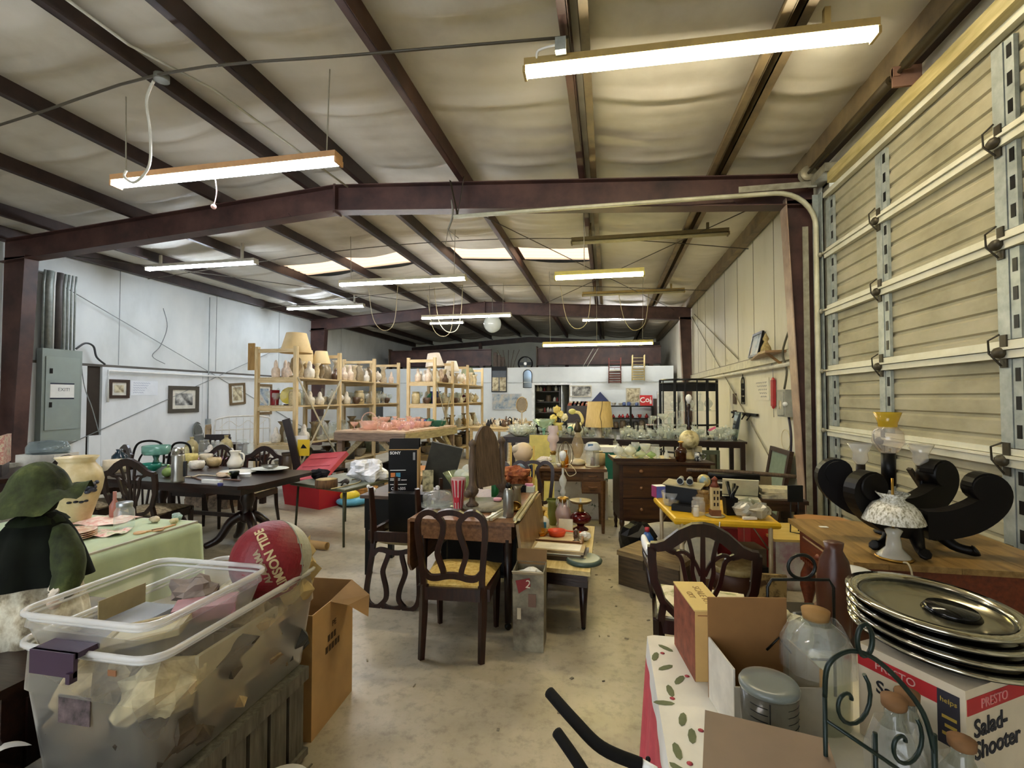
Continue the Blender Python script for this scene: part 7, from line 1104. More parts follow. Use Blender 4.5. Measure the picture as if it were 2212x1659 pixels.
text(sl, 'PRESTO', 0.034, (0.06, -0.0025, 0.2245), R0, mat('#d88a84', 0.6), align='LEFT'); text(sl, 'Salad-', 0.062, (0.03, -0.0015, 0.165), R0, bk2, align='LEFT', bold=0.0012); text(sl, 'Shooter', 0.062, (0.03, -0.0015, 0.11), R0, bk2, align='LEFT', bold=0.0012); text(sl, 'Salad', 0.05, (-0.0015, 0.16, 0.165), (pi / 2, 0, -pi / 2), bk2, bold=0.0008)
blk = mat('#0b0c0e', 0.12, 0.1, 0.05); chm = mat('#c9c4b0', 0.12, 1.0, 0)
for k in range(4):
    cx_, cy_, r, z = (0.935 + 0.012 * (3 - k), 1.665 - 0.004 * k, 0.235 - 0.008 * k, BZ + 0.270 + k * 0.031)
    o = T('round_platter', ('lowest', 'second', 'third', 'topmost')[k] + ' black enamel platter with chrome rim in the stack on the carton', 'platter', (cx_, cy_, z), 0, 'stacked black platters', rot=(radians(2.5), radians(3.0), 0))
    P(o, 'dish', MB().lathe([(r * .5, 0.0), (r * .8, 0.004), (r, 0.028), (r * .98, 0.034), (r * .8, 0.026)], 48, cap='b'), blk); P(o, 'rim', MB().lathe([(r * 1.0, 0.030), (r * 1.005, 0.036), (r * .86, 0.037), (r * .84, 0.030)], 48, cap=False), chm)
    if k == 3: P(o, 'inner_bowl', MB().lathe([(r * .84, 0.031), (r * .8, 0.012), (r * .5, 0.008), (0.001, 0.008)], 48, cap=False), mat('#8f8a76', 0.2, 0.9, 0.05)); P(o, 'center_disc', MB().lathe([(0.07, 0.009), (0.06, 0.024), (0.001, 0.026)], 28, (0.05, 0.0, 0)), blk)
S('lamp_globe', 'white glass lamp globe between the platters and the console table', 'lampshade', MB().sph((0, 0, 0.10), 0.11, (1.25, 1, 0.9), 24, 14), mat('#dfe0e0', 0.25, 0, 0.03), (1.02, 2.32, 0.68)); S('shade_stand', 'brown cardboard drum under the white glass globe', 'drum', MB().lathe([(0.14, 0), (0.14, 0.685), (0.001, 0.686)], 24), mat('#5a3520', 0.7), (1.02, 2.32, 0))
S('cutting_board', 'round-ended wooden board peeking out behind the platters', 'board', MB().lathe([(0.14, 0), (0.14, 0.02), (0.001, 0.021)], 24), wood('#c3a564', '#dcc48a', 5), (1.2, 1.9, BZ + 0.25)); S('board_box', 'plain carton holding up the wooden board', 'box', MB().box(-0.1, 0.1, -0.1, 0.1, 0, 0.248), card, (1.2, 1.95, BZ))
o = T('wicker_purse', 'brown wicker handbag with dark leather flap', 'handbag', (0.80, 2.36, 0.40), 0.1); P(o, 'body', MB().box(-0.11, 0.11, -0.05, 0.05, 0, 0.2), ramp_mat('wicker', [(0.4, '#3a1f12'), (0.6, '#7a4a2c')], 60, 0.6, 0, (1, 1, 2), .5)); P(o, 'flap', MB().box(-0.115, 0.115, -0.056, 0.056, 0.2, 0.27), mat('#2a241a', 0.3)); P(o, 'clasp', MB().sph((-0.02, -0.06, 0.225), 0.012).sph((0.02, -0.06, 0.225), 0.012), chrome)
S('bag_stand', 'low dark box under the wicker handbag', 'box', MB().box(-0.13, 0.12, -0.1, 0.12, 0, 0.398), walnut, (0.80, 2.36, 0))
S('stoneware_bottle', 'tall brown stoneware bottle behind the wire stand ring', 'bottle', MB().lathe([(0.05, 0), (0.055, 0.02), (0.06, 0.2), (0.05, 0.28), (0.028, 0.33), (0.03, 0.37), (0.001, 0.372)], 20), mat('#4a2412', 0.35), (0.965, 2.33, 0.399)) if 0 else S('stoneware_bottle', 'tall brown stoneware bottle behind the wire stand ring', 'bottle', MB().lathe([(0.05, 0), (0.055, 0.02), (0.065, 0.2), (0.05, 0.30), (0.03, 0.34), (0.035, 0.37), (0.001, 0.372)], 20), mat('#4a2412', 0.35), (0.87, 2.12, 0.66)); S('bottle_box', 'dark carton under the brown stoneware bottle', 'box', MB().box(-0.08, 0.08, -0.04, 0.04, 0, 0.658), walnut, (0.87, 2.18, 0))
# exercise machine foam handles in the aisle
o = T('exercise_handles', 'pair of black foam-covered exercise machine handles in the aisle', 'exercise machine', (0, 0, 0))
P(o, 'grip', MB().tube(bez([onZ(1187, 1496, .62), onZ(1240, 1556, .6), onZ(1300, 1615, .57), onZ(1385, 1652, .54)], 6), 0.0185, 12), mat('#0e0d0c', 0.85)); P(o, 'grip', MB().tube(bez([onZ(1203, 1582, .60), onZ(1240, 1635, .58), onZ(1275, 1690, .55)], 6), 0.0165, 12), mat('#0e0d0c', 0.85))
P(o, 'arm', MB().tube([onZ(1385, 1652, .54), onZ(1410, 1662, .53), onZ(1420, 1760, .5)], 0.016, 10), porc_w); P(o, 'arm', MB().tube([onZ(1275, 1690, .55), onZ(1330, 1800, .5), onZ(1420, 1760, .5)], 0.014, 10), porc_w); pz = onZ(1420, 1760, .5); P(o, 'post', MB().tube([pz, (pz.x + 0.05, pz.y - 0.1, 0.0)], 0.025, 10), black_m); P(o, 'base', MB().box(pz.x - 0.2, pz.x + 0.0, pz.y - 0.3, pz.y - 0.02, 0, 0.05), black_m)
P(o, 'bolt', MB().sph(onZ(1400, 1640, .5), 0.008), black_p)
# ================================================================ PINE SHELF RACKS
def rack(label, x0, x1, ys, zs, top):
    o = T('shelf_rack', label, 'shelving', (0, 0, 0))
    for y in ys:
        for x in (x0, x1): P(o, 'post', MB().box(x - 0.03, x + 0.03, y - 0.03, y + 0.03, 0, top), pine)
        P(o, 'top_rail', MB().box(x0 + .03, x1 - .03, y - 0.02, y + 0.02, top - 0.1, top - 0.04), pine_x)
        for z in zs: P(o, 'cross_rail', MB().box(x0 + .03, x1 - .03, y - 0.018, y + 0.018, z - 0.09, z - 0.025), pine_x)
    for a, b in zip(ys, ys[1:]):
        for z in zs: P(o, 'shelf_board', MB().box(x0 - 0.02, x1 + 0.02, a + .005, b - .005, z - 0.022, z), pine_y)
    P(o, 'brace', MB().bar((x1 + 0.035, ys[0], zs[0]), (x1 + 0.035, ys[1], zs[-1]), 0.012, 0.03), mat('#b9b19a', 0.5)); P(o, 'brace', MB().bar((x1 + 0.036, ys[0], zs[-1]), (x1 + 0.036, ys[1], zs[0]), 0.012, 0.03), mat('#b9b19a', 0.5))
    return o
YA = (7.05, 8.36, 9.75, 11.0); YBk = (9.66, 10.85, 12.1, 13.6); ZS = (0.35, 0.83, 1.46, 1.93)
rack('tall pine shelf rack nearest the viewer loaded with lamps and china', -5.73, -5.01, YA, ZS, 2.44)
rack('tall pine shelf rack behind the pink glass table loaded with vases', -4.17, -3.58, YBk, ZS, 2.44)
def C(c, r=0.35, v=0.15, s=25): return mat(c, r, 0, v, s)
wht, tan_, brn, gld = C('#e2ddd2'), C('#bdae90'), C('#574030'), C('#b3923c', .35)
K1 = [('chick', .22, .14, wht, 'white figurine'), ('vase', .3, .15, tan_, 'tan vase'), ('chick', .2, .16, brn, 'brown figurine'), ('jug', .28, .16, C('#8f8168'), 'stoneware jug'), ('vase', .26, .14, C('#d8c8a4'), 'cream vase'), ('candy', .24, .16, wht, 'white lidded jar'), ('chick', .26, .13, C('#dccab8'), 'pinkish figurine')]
K2 = [('goblet', .18, .1, G_clear, 'clear goblet'), ('compote', .2, .18, G_clear, 'clear compote'), ('candy', .2, .15, wht, 'white sugar bowl'), ('bowl', .12, .2, C('#d8d4c8'), 'white bowl'), ('cup', .1, .12, brn, 'brown cup'), ('decanter', .26, .12, G_clear, 'clear decanter'), ('chick', .2, .15, C('#d9d2c0'), 'china figurine'), ('jar', .2, .14, C('#c4b48a'), 'tan canister')]
K3 = [('jar', .2, .14, G_clear, 'clear jar'), ('jug', .3, .2, G_clear, 'clear bottle'), ('chick', .24, .16, wht, 'white figurine'), ('vase', .26, .14, C('#7c6a4a'), 'brown vase'), ('candy', .22, .18, C('#8a7040'), 'gilt clock'), ('plate', .03, .26, C('#c9c4b8'), 'plate'), ('bowl', .14, .24, C('#9aa49c'), 'grey bowl')]
K4 = [('jug', .28, .22, C('#8d9a98'), 'grey jug'), ('bowl', .14, .28, C('#a8a498'), 'pot'), ('jar', .24, .2, C('#6a5a48'), 'brown canister'), ('plate', .06, .3, C('#c2beb4'), 'plate stack'), ('jar', .22, .18, C('#3a3632'), 'black pot')]
for i, (kk, z, n) in enumerate(((K1, 1.93, 16), (K2, 1.46, 17), (K3, .83, 14), (K4, .35, 8))):
    wh_ = ('on top shelf', 'on second shelf', 'on third shelf', 'on lowest shelf')[i]
    for b in range(3):
        bay = ('first', 'middle', 'last')[b] + ' bay'
        tk_ = [(-5.2, 7.32, .3), (-5.5, 7.9, .3), (-5.2, 8.05, .24)] if (i == 0 and b == 0) else []; tf_ = [[(-3.85, 10.5, .3)], [(-3.85, 11.6, .28)], [(-3.9, 13.2, .3)]][b] if i == 0 else []
        scatter(n - (2 if i == 0 and b == 0 else 0), (-5.72, -5.0, YA[b] + 0.07, YA[b + 1] - 0.07), kk, '%s ' + wh_ + ' of near pine rack, ' + bay, 'china on the near pine rack', 0.5, z + .001, tk_, 50 + i * 3 + b, 1.25)
        scatter(n - 1, (-4.16, -3.6, YBk[b] + 0.07, YBk[b + 1] - 0.07), kk if i != 1 else K2 + [('jug', .22, .16, C('#2f6a3a'), 'green jug'), ('vase', .22, .13, mat('#26368a', .2), 'cobalt vase'), ('chick', .18, .2, mat('#4a1420', .25), 'dark red bird'), ('bowl', .12, .24, G_emer, 'green glass bowl')], '%s ' + wh_ + ' of far pine rack, ' + bay, 'china on the far pine rack', 0.5, z + .001, tf_, 70 + i * 3 + b, 1.25)
def shade_lamp(label, loc, h, r, shc, bc, tilt=0, base='vase'):
    o = T('shade_lamp', label, 'lamp', loc, 0, None, rot=(0, radians(tilt), 0)); P(o, 'base', MB().lathe([(r * .4, 0), (r * .42, h * .03), (r * .15, h * .06), (r * .4, h * .25), (r * .3, h * .42), (r * .08, h * .5), (r * .06, h * .56)], 18), C(bc)); P(o, 'shade', MB().lathe([(r, h * .55), (r * .62, h), (r * .6, h), (r * .97, h * .55)], 24, cap=False), mat(shc, 0.8, 0, 0.05)); return o
shade_lamp('lamp with the largest beige shade rising above the near pine rack', (-5.2, 7.32, 1.931), 0.76, 0.26, '#d2b886', '#8a7450'); shade_lamp('lamp with tilted cream shade on the near pine rack', (-5.5, 7.9, 1.931), 0.55, 0.2, '#dcc79a', '#b09a78', 8); shade_lamp('lamp with small cream shade beside the tilted one', (-5.2, 8.05, 1.931), 0.52, 0.17, '#d8c294', '#8d7d62'); shade_lamp('lamp with white cone shade high on the far pine rack', (-3.85, 10.5, 1.931), 0.68, 0.22, '#e6dccb', '#c0b090', -6); shade_lamp('lamp with green shade on the far pine rack', (-3.9, 13.2, 1.931), 0.5, 0.22, '#6a6d52', '#8a8468'); shade_lamp('lamp with scalloped white shade on the far pine rack', (-3.85, 11.6, 1.931), 0.58, 0.2, '#ded6c2', '#a8793a')
gw('tumbler', .26, .16, mat('#7d1218', .4), (-5.55, 7.25, 1.461), 'dark red tall cups on the near pine rack', 'cup', None, 'cup_stack'); S('platter', 'yellow plate standing on edge on the near pine rack', 'plate', gl_mesh('plate', .03, .3, mat('#c4b23a', .3)), None, (-5.3, 7.3, 1.62), rot=(radians(75), 0, 0.3)); S('plate_stand', 'brown stand under the yellow plate', 'stand', MB().box(-.1, .1, -.05, .05, 0, .02), walnut, (-5.3, 7.33, 1.461))
o = T('wire_cutter_sign', 'brown board nailed at the side of the near pine rack', 'board', (-5.82, 7.02, 2.05)); P(o, 'board', MB().box(-0.06, 0.06, -0.012, 0.012, 0, 0.45), wood('#8a6a3a', '#b08c54', 5, .6, 'z')); P(o, 'nail', MB().sph((0, -.014, .38), .008), steel)
# ================================================================ PINK GLASS WORKBENCH
wbn = T('workbench', 'big weathered plank workbench covered with pink glass', 'workbench', (0, 0, 0)); PZ = 1.02
a, b, c, d = Vector((-4.66, 7.64, 0)), Vector((-3.32, 7.56, 0)), Vector((-3.06, 9.55, 0)), Vector((-4.40, 9.6, 0))
for i in range(7):
    t0, t1 = i / 7 + 0.004, (i + 1) / 7 - 0.004; q = [a.lerp(d, t0), b.lerp(c, t0), b.lerp(c, t1), a.lerp(d, t1)]; P(wbn, 'plank', MB().prism([(p.x, p.y) for p in q], 0.03, 'xy', PZ - 0.015), wood('#b59a80', '#d8bfa4', 4, .7))
for p, q, m in ((a, b, greywood), (b, c, greywood_y), (c, d, greywood), (d, a, greywood_y)): P(wbn, 'side_board', MB().bar(p + Vector((0, 0, PZ - 0.1)), q + Vector((0, 0, PZ - 0.1)), 0.04, 0.14), m)
for p in (a, b, c, d):
    ctr = (a + c) / 2; p2 = p + (ctr - p) * 0.09; P(wbn, 'leg', MB().box(p2.x - .045, p2.x + .045, p2.y - .045, p2.y + .045, 0, PZ - 0.05), greywood)
for p, q in ((a, b), (b, a), (b, c), (c, b), (c, d), (d, c)): p2 = p + (ctr - p) * 0.06; P(wbn, 'brace', MB().bar(p2 + Vector((0, 0, 0.45)), p2 + (q - p).normalized() * 0.45 + Vector((0, 0, PZ - 0.15)), 0.04, 0.09), greywood_y)
KP = [('bowl', .11, .22, G_pink, 'bowl'), ('goblet', .15, .09, G_pink, 'goblet'), ('plate', .03, .24, G_pink, 'plate'), ('tumbler', .12, .09, G_pink, 'tumbler'), ('cup', .07, .11, G_pink, 'cup'), ('compote', .16, .16, G_pink, 'compote'), ('candy', .15, .13, G_rose, 'lidded dish'), ('vase', .2, .12, G_pink, 'vase')]
tkp = [(-3.45, 9.2, .35), (-3.55, 9.4, .3)]
scatter(56, (-4.5, -3.35, 7.75, 9.25), KP, 'pink glass %s on the plank workbench', 'pink glass on the workbench', 0.46, PZ, tkp, 90)
o = T('pink_basket', 'large pink glass basket with arched handle on the workbench', 'basket', (-4.12, 7.85, PZ)); P(o, 'bowl', MB().lathe([(0.09, 0), (0.12, 0.05), (0.17, 0.16), (0.16, 0.16), (0.08, .02)], 30, wob=.05, nw=10, cap='b'), G_pink); P(o, 'handle', MB().tube([(0.15 * cos(t), 0, 0.15 + 0.16 * sin(t)) for t in [pi * i / 14 for i in range(15)]], 0.01, 6), G_pink)
for i in range(6): gw(('bowl', 'goblet', 'plate', 'bowl', 'cup', 'candy')[i], (.12, .14, .03, .1, .09, .16)[i], (.24, .1, .28, .22, .13, .18)[i], G_teal, (-3.3 - 0.13 * (i % 3), 9.05 + 0.2 * (i // 3) + .05 * (i % 2), PZ), 'teal glass %s at the far corner of the workbench' % ('bowl', 'goblet', 'plate', 'shallow bowl', 'cup', 'lidded dish')[i], 'glassware', 'teal glass on the workbench')
for i in range(3): gw('tumbler', .13, .09, G_blue, (-3.95 + .14 * i, 9.33, PZ), 'cobalt blue glass tumbler behind the pink glass', 'glassware', 'blue glass on the workbench')
for k in range(4): gw('plate', .03, .3, wht, (-3.62, 9.42, PZ + .016 * k), 'white plates stacked behind the teal glass', 'plate', 'white plate stack on the workbench', 'plate')
for i, (x, y, sx, sy, h, cc, lb) in enumerate(((-4.4, 8.7, .25, .2, .3, '#17161a', 'black stereo receiver under the workbench'), (-3.9, 8.5, .22, .2, .38, '#1f1d1e', 'black cassette deck under the workbench'), (-4.0, 9.1, .3, .2, .25, '#4a443a', 'grey-brown crate under the workbench'), (-3.5, 8.2, .2, .15, .16, '#b8b0a0', 'pale record player under the workbench'), (-4.3, 8.05, .2, .16, .22, '#2a2624', 'dark speaker box under the workbench'), (-3.75, 8.15, .12, .1, .3, '#7a6a4a', 'tan box of picture frames under the workbench'))): S('audio_unit', lb, 'box', MB().box(-sx, sx, -sy, sy, 0, h).box(-sx * .9, sx * .9, -sy - .006, -sy, h * .2, h * .8), mat(cc, .5, 0, .15), (x, y, 0), .05 * i)
# dark desk with yellow sign, jars and chairs before the rack
long_table('dark desk with glass jugs standing before the near pine rack', -6.35, -5.05, 5.95, 6.5, 0.74, 0.0, mahog_x, 'side_desk')
scatter(11, (-6.3, -5.1, 5.98, 6.48), [('jug', .34, .2, G_clear, 'glass jug'), ('jar', .22, .16, G_clear, 'glass jar'), ('jug', .28, .18, C('#b8aa7c'), 'floral jug'), ('chick', .14, .16, wht, 'white figurine')], '%s on the dark desk before the near pine rack', 'jugs on the dark desk', .5, .741, [], 120)
o = T('sign_board', 'yellow warning card with a black mark on a white board', 'sign', (-4.86, 6.95, 0.0), .2); P(o, 'stake', MB().box(-.02, .02, 0.0, .02, 0, .75), pine); P(o, 'white_board', MB().box(-.13, .13, -.01, 0, .68, .98), paper); P(o, 'yellow_card', MB().box(-.02, .17, -.022, -.012, .66, .92), mat('#e2c21e', .5, 0, .04)); P(o, 'black_mark', MB().prism([(.03, .78), (.13, .78), (.1, .82), (.07, .85), (.05, .82)], .002, 'xz', -.0235), black_p)
S('leaning_headboard', 'dark curved wooden board leaning on the near rack post', 'board', MB().strip(bez2([(0, 0), (.05, .4), (-.02, .8), (-.14, 1.25)], 5), .12, .03), mahog, (-4.9, 6.88, 0), .2)
S('slatted_chair_back', 'small black chair back beside the workbench leg', 'chair', MB().box(-.2, .2, -.02, .02, .62, .74).box(-.2, -.16, -.02, .02, 0, .62).box(.16, .2, -.02, .02, 0, .62).box(-.2, .2, -.02, .36, .4, .43).box(-.2, -.16, .32, .36, 0, .4).box(.16, .2, .32, .36, 0, .4), black_p, (-4.5, 7.0, 0), -.3)
for i, (x, y) in enumerate(((-5.9, 6.2), (-5.5, 6.2))): S('magazine_stack', ('stack of magazines under the dark desk', 'pile of record sleeves under the dark desk')[i], 'magazines', MB().box(-.16, .16, -.2, .1, 0, .12).bx((0, -.05, .17), (.3, .3, .1), (0, 0, .1)).bx((.02, -.05, .26), (.28, .28, .08), (0, 0, -.15)), C('#8d7a66', .8, .4, 18), (x, y, 0))
# wire headboard, folding chair, slat chairs, chest by the left wall
o = T('iron_headboard', 'white iron bed headboard with curled corners by the left wall', 'headboard', (-8.4, 9.9, 0), radians(60)); hm = mat('#d8d5cc', .45); P(o, 'frame', MB().tube(bez([(-.6, 0, 0), (-.6, 0, .95), (-.5, 0, 1.12), (0, 0, 1.16), (.5, 0, 1.12), (.6, 0, .95), (.6, 0, 0)], 5), .02, 7), hm); P(o, 'rail', MB().tube([(-.6, 0, .85), (.6, 0, .85)], .012, 6), hm)
for i in range(7): P(o, 'spindle', MB().tube([(-.45 + .15 * i, 0, .5), (-.45 + .15 * i, 0, 1.12)], .007, 5), hm)
P(o, 'curl', MB().tube(bez([(-.5, 0, .9), (-.3, 0, 1.05), (-.1, 0, .92), (.1, 0, 1.05), (.3, 0, .92), (.5, 0, 1.05)], 5), .008, 5), hm)
o = T('folding_chair', 'grey metal folding chair folded against the left wall', 'chair', (-9.62, 10.02, 0), radians(-90), rot=(radians(8), 0, radians(-70))); fm = mat('#6a6c66', .4, .4); P(o, 'frame', MB().tube(bez([(-.2, 0, 0), (-.22, 0, .6), (-.2, 0, .88), (0, 0, 1.0), (.2, 0, .88), (.22, 0, .6), (.2, 0, 0)], 5), .014, 6), fm); P(o, 'backrest', MB().prism(bez2([(-.18, .72), (-.19, .85), (0, .97), (.19, .85), (.18, .72)], 4), .02), fm); P(o, 'seat', MB().box(-.19, .19, -.03, 0, .3, .68), fm)
def slat_chair(label, loc, rz, m):
    o = T('slat_chair', label, 'chair', loc, rz); P(o, 'seat', MB().box(-.2, .2, -.2, .2, .42, .45), m); P(o, 'crest', MB().box(-.2, .2, -.21, -.18, .85, .95), m)
    for s in (-1, 1): P(o, 'leg', MB().box(s * .19 - .02, s * .19 + .02, -.215, -.175, 0, .9), m); P(o, 'leg', MB().box(s * .18 - .02, s * .18 + .02, .16, .2, 0, .42), m)
    for i in range(4): P(o, 'slat', MB().box(-.135 + .08 * i, -.105 + .08 * i, -.2, -.19, .45, .86), m)
slat_chair('light brown slat-back chair against the left wall', (-9.1, 9.9, 0), radians(-60), wood('#8a7250', '#b39a70', 5, .5, 'z')); slat_chair('dark brown slat-back chair beside the dark desk', (-6.62, 7.1, 0), radians(200), mahog)
o = T('louvered_chest', 'dark panelled chest standing open before the left wall', 'chest', (-7.0, 7.75, 0), radians(-12)); P(o, 'body', MB().box(-.38, .38, -.2, .2, 0, .72), mahog_x); P(o, 'lid', MB().box(-.4, .4, -.22, .22, .72, .75), mahog_x)
for i in range(5): P(o, 'louver', MB().box(-.34, .06, -.215, -.2, .12 + .11 * i, .2 + .11 * i), walnut)
P(o, 'door', MB().box(.1, .34, -.215, -.2, .1, .66), walnut); gw('chick', .1, .12, wht, (-7.0, 7.75, .751), 'white china cups on the panelled chest', 'figurine')
# ================================================================ PINE TABLE WITH FIGURINES
long_table('yellow pine table crowded with small china figurines', -3.48, -2.35, 11.85, 15.2, .84, 0, pine_x, 'pine_table')
KF = [('chick', .14, .1, wht, 'white figurine'), ('chick', .12, .1, tan_, 'tan figurine'), ('chick', .16, .1, brn, 'brown figurine'), ('cup', .08, .1, wht, 'white cup'), ('candy', .14, .12, C('#c9bfae'), 'lidded dish'), ('vase', .16, .1, wht, 'bud vase'), ('chick', .15, .11, C('#2a2a30'), 'black and white figurine'), ('bowl', .07, .14, C('#d2a27a'), 'peach bowl')]
scatter(60, (-3.44, -2.4, 11.9, 14.9), KF, '%s on the yellow pine table', 'figurines on the pine table', .5, .841, [], 130)
o = T('mantel_clock', 'small black arched clock on the pine table', 'clock', (-2.55, 12.6, .841)); P(o, 'case', MB().prism(arc(0, .16, .06, 0, 180, 10) + [(-.06, 0), (.06, 0)], .06), black_p); P(o, 'dial', MB().lathe([(.04, 0), (.001, .002)], 16, (0, -.031, .16), rot=(pi / 2, 0, 0)), paper)
# ================================================================ THINGS ON THE PARTITION AND LOFT
def pic(name, label, x0, y0, x1, y1, Yv, fm, im, t=.03, cat='picture', w=.05):
    A, B = onY(x0, y0, Yv), onY(x1, y1, Yv); o = T(name, label, cat, ((A.x + B.x) / 2, Yv, B.z)); hw, h = (B.x - A.x) / 2, A.z - B.z
    P(o, 'frame', MB().box(-hw, hw, -t, 0, 0, w).box(-hw, hw, -t, 0, h - w, h).box(-hw, -hw + w, -t, 0, w, h - w).box(hw - w, hw, -t, 0, w, h - w), fm); P(o, 'image', MB().box(-hw + w, hw - w, -t * .6, 0, w, h - w), im); return o
photo = ramp_mat('grey_photo', [(0.35, '#2a2a2a'), (0.5, '#8a8a86'), (0.65, '#d8d8d2')], 5, .5); photo2 = ramp_mat('colour_photo', [(0.3, '#3a4a5a'), (0.45, '#9aa8b4'), (0.6, '#c9c4b4'), (0.75, '#a05a50')], 4, .5); photo3 = ramp_mat('tan_print', [(0.4, '#8a7a5c'), (0.6, '#d8cfae')], 8, .6)
cal = pic('wall_calendar', 'tall framed poster with dark header and two tan sheets on the partition', 1062, 792, 1095, 847, 17.49, black_p, mat('#555c64', .6), w=.02)
for x in (-.14, .14): P(cal, 'sheet', MB().box(x - .12, x + .12, -.032, -.02, .04, .55), photo3)
P(cal, 'header', MB().box(-.27, .27, -.034, -.02, .8, .93), black_p)
o = T('arched_mirror', 'arched wall mirror with dark scroll frame on the partition', 'mirror', (-2.88, 17.49, 1.95)); P(o, 'frame', MB().strip([(-.16, 0), (-.16, .5)] + [(.16 * cos(t), .5 + .16 * sin(t)) for t in [pi - pi * i / 8 for i in range(9)]] + [(.16, 0)], .025, .03, closed=True), black_p); P(o, 'glass', MB().prism([(-.15, 0)] + [(-.15, .5)] + [(.15 * cos(t), .5 + .15 * sin(t)) for t in [pi - pi * i / 8 for i in range(9)]] + [(.15, 0)], .01), mat('#8fa0ae', .1, .8, 0))
pic('wall_picture', 'wide unframed picture of a red roofed pavilion on the partition', 1063, 850, 1127, 885, 17.49, mat('#c9cdd0', .5), photo2, w=.03); pic('wall_picture', 'poster of a seated person beside a harbour on the partition', 1230, 833, 1278, 857, 17.49, mat('#c9c4b0', .5), photo, w=.03); pic('wall_picture', 'pale framed print beside the red drink sign', 1352, 838, 1383, 870, 17.49, mat('#bfb9a4', .5), photo3, w=.04)
def ladder_chair(label, x, z, m):
    o = T('ladderback_chair', label, 'chair', (x, 17.40, z), 0, 'chairs hung on the partition')
    for s in (-1, 1): P(o, 'post', MB().tube([(s * .21, 0, 0), (s * .2, -.02, .88)], .018, 7), m); P(o, 'leg', MB().tube([(s * .2, -.35, .88 - .44), (s * .2, -.36, .88)], .016, 7), m)
    for i in range(5): P(o, 'back_slat', MB().box(-.2, .2, -.015, .0, .03 + .085 * i, .075 + .085 * i), m)
    for i in range(3): P(o, 'rung', MB().tube([(-.2, -.02, .56 + .12 * i), (.2, -.02, .56 + .12 * i)], .01, 6), m)
    P(o, 'seat', MB().box(-.2, .2, -.36, 0, .43, .46), mat('#cfc9b8', .8)); P(o, 'wall_hook', MB().box(-.01, .01, -.02, .1, .5, .53), steel); return o
ladder_chair('red-brown ladder-back chair hung upside down on the partition', .26, 2.09, mat('#6a2c22', .5)); ladder_chair('pale yellow ladder-back chair hung upside down on the partition', 1.06, 2.18, mat('#d2bd84', .5))
o = T('bookcase', 'low bookcase piled with books under the harbour poster', 'bookcase', (-.72, 17.15, 0)); P(o, 'body', MB().box(-.68, .66, -.15, .3, 0, 1.3), mahog_x); P(o, 'shelf', MB().box(-.68, .66, -.17, -.15, .6, .64), mahog_x)
q = random.Random(8)
for i in range(26):
    row, k = divmod(i, 9); cc = ('#7d6a5a', '#a05a44', '#3a4654', '#c9bda8', '#54382c', '#8a8f96', '#6a2a2a')[q.randrange(7)]; S('book', 'book lying in the piles on top of the low bookcase', 'book', MB().box(-.1, .1, -.13, .1, 0, .05), C(cc, .7), (-1.27 + .135 * k + .02 * row, 17.12, 1.301 + .051 * row), 0, 'books on the low bookcase') if k < 8 else None
S('triangle_box', 'dark blue triangular flag case on the bookcase', 'flag case', MB().prism([(-.3, 0), (.3, 0), (0, .33)], .1), mat('#1d2a5a', .5), (-.25, 17.3, 1.46)); S('flag_box', 'brown box under the blue triangular case', 'box', MB().box(-.3, .3, -.08, .08, 0, .157), walnut, (-.25, 17.32, 1.302))
o = T('black_shelf', 'black open shelf unit with red ornaments by the partition', 'shelf', (.78, 17.1, 0))
for x in (-.72, 0, .72): P(o, 'upright', MB().box(x - .03, x + .03, -.16, .16, 0, 1.3), black_p)
for z in (.5, .85, 1.27): P(o, 'shelf_board', MB().box(-.72, .72, -.17, .17, z, z + .04), black_p)
scatter(10, (.12, 1.44, 16.98, 17.2), [('chick', .14, .14, mat('#a02428', .4), 'red ornament'), ('cup', .12, .14, mat('#b03a34', .4), 'red mug')], '%s on the black open shelf', 'red ornaments on the black shelf', .5, .891, [], 140); scatter(9, (.12, 1.05, 16.98, 17.2), [('jar', .12, .12, C('#5a6a9a'), 'blue jar'), ('bowl', .1, .16, wht, 'white bowl')], '%s on top of the black open shelf', 'jars on the black shelf top', .5, 1.311, [], 141); scatter(9, (.12, 1.44, 16.98, 17.2), K4, '%s on the bottom of the black open shelf', 'pots on the black shelf', .5, .541, [], 142)
o = T('drink_sign', 'red metal drink sign with white script on the black shelf', 'sign', (1.31, 17.2, 1.312), 0, rot=(radians(-8), 0, 0)); P(o, 'panel', MB().box(-.21, .21, -.01, .01, 0, .36), mat('#c0202c', .4, 0, .04)); text(o, 'Co', .26, (-.05, -.012, .19), (pi / 2, -.12, 0), porc_w, bold=.004); P(o, 'bottle_print', MB().prism([(.12, .06), (.18, .06), (.185, .16), (.16, .22), (.16, .3), (.14, .3), (.14, .22), (.115, .16)], .003, 'xz', -.0115), porc_w)
S('dark_post', 'dark weathered post leaning beside the black shelf', 'post', MB().box(-.07, .07, -.05, .05, 0, 1.55), steel_dark, (1.62, 17.2, 0)); o = T('white_locker', 'white tall cupboard with open shelves near the corner', 'cupboard', (2.0, 17.0, 0)); P(o, 'door', MB().box(-.2, .28, -.2, -.17, .1, 1.8), mat('#dcd9ca', .5)); P(o, 'body', MB().box(-.34, .3, -.15, .3, 0, 1.8), mat('#d2d6d6', .5))
for z in (.5, .9, 1.3, 1.7): P(o, 'shelf', MB().box(-.36, -.2, -.19, -.15, z, z + .03), porc_w)
o = T('store_shelf', 'dark store-room shelves of bottles seen through the doorway', 'shelf', (-2.2, 18.4, 0))
for z in (.6, 1.0, 1.4, 1.8): P(o, 'shelf_board', MB().box(-.55, .4, -.15, .15, z, z + .03), walnut)
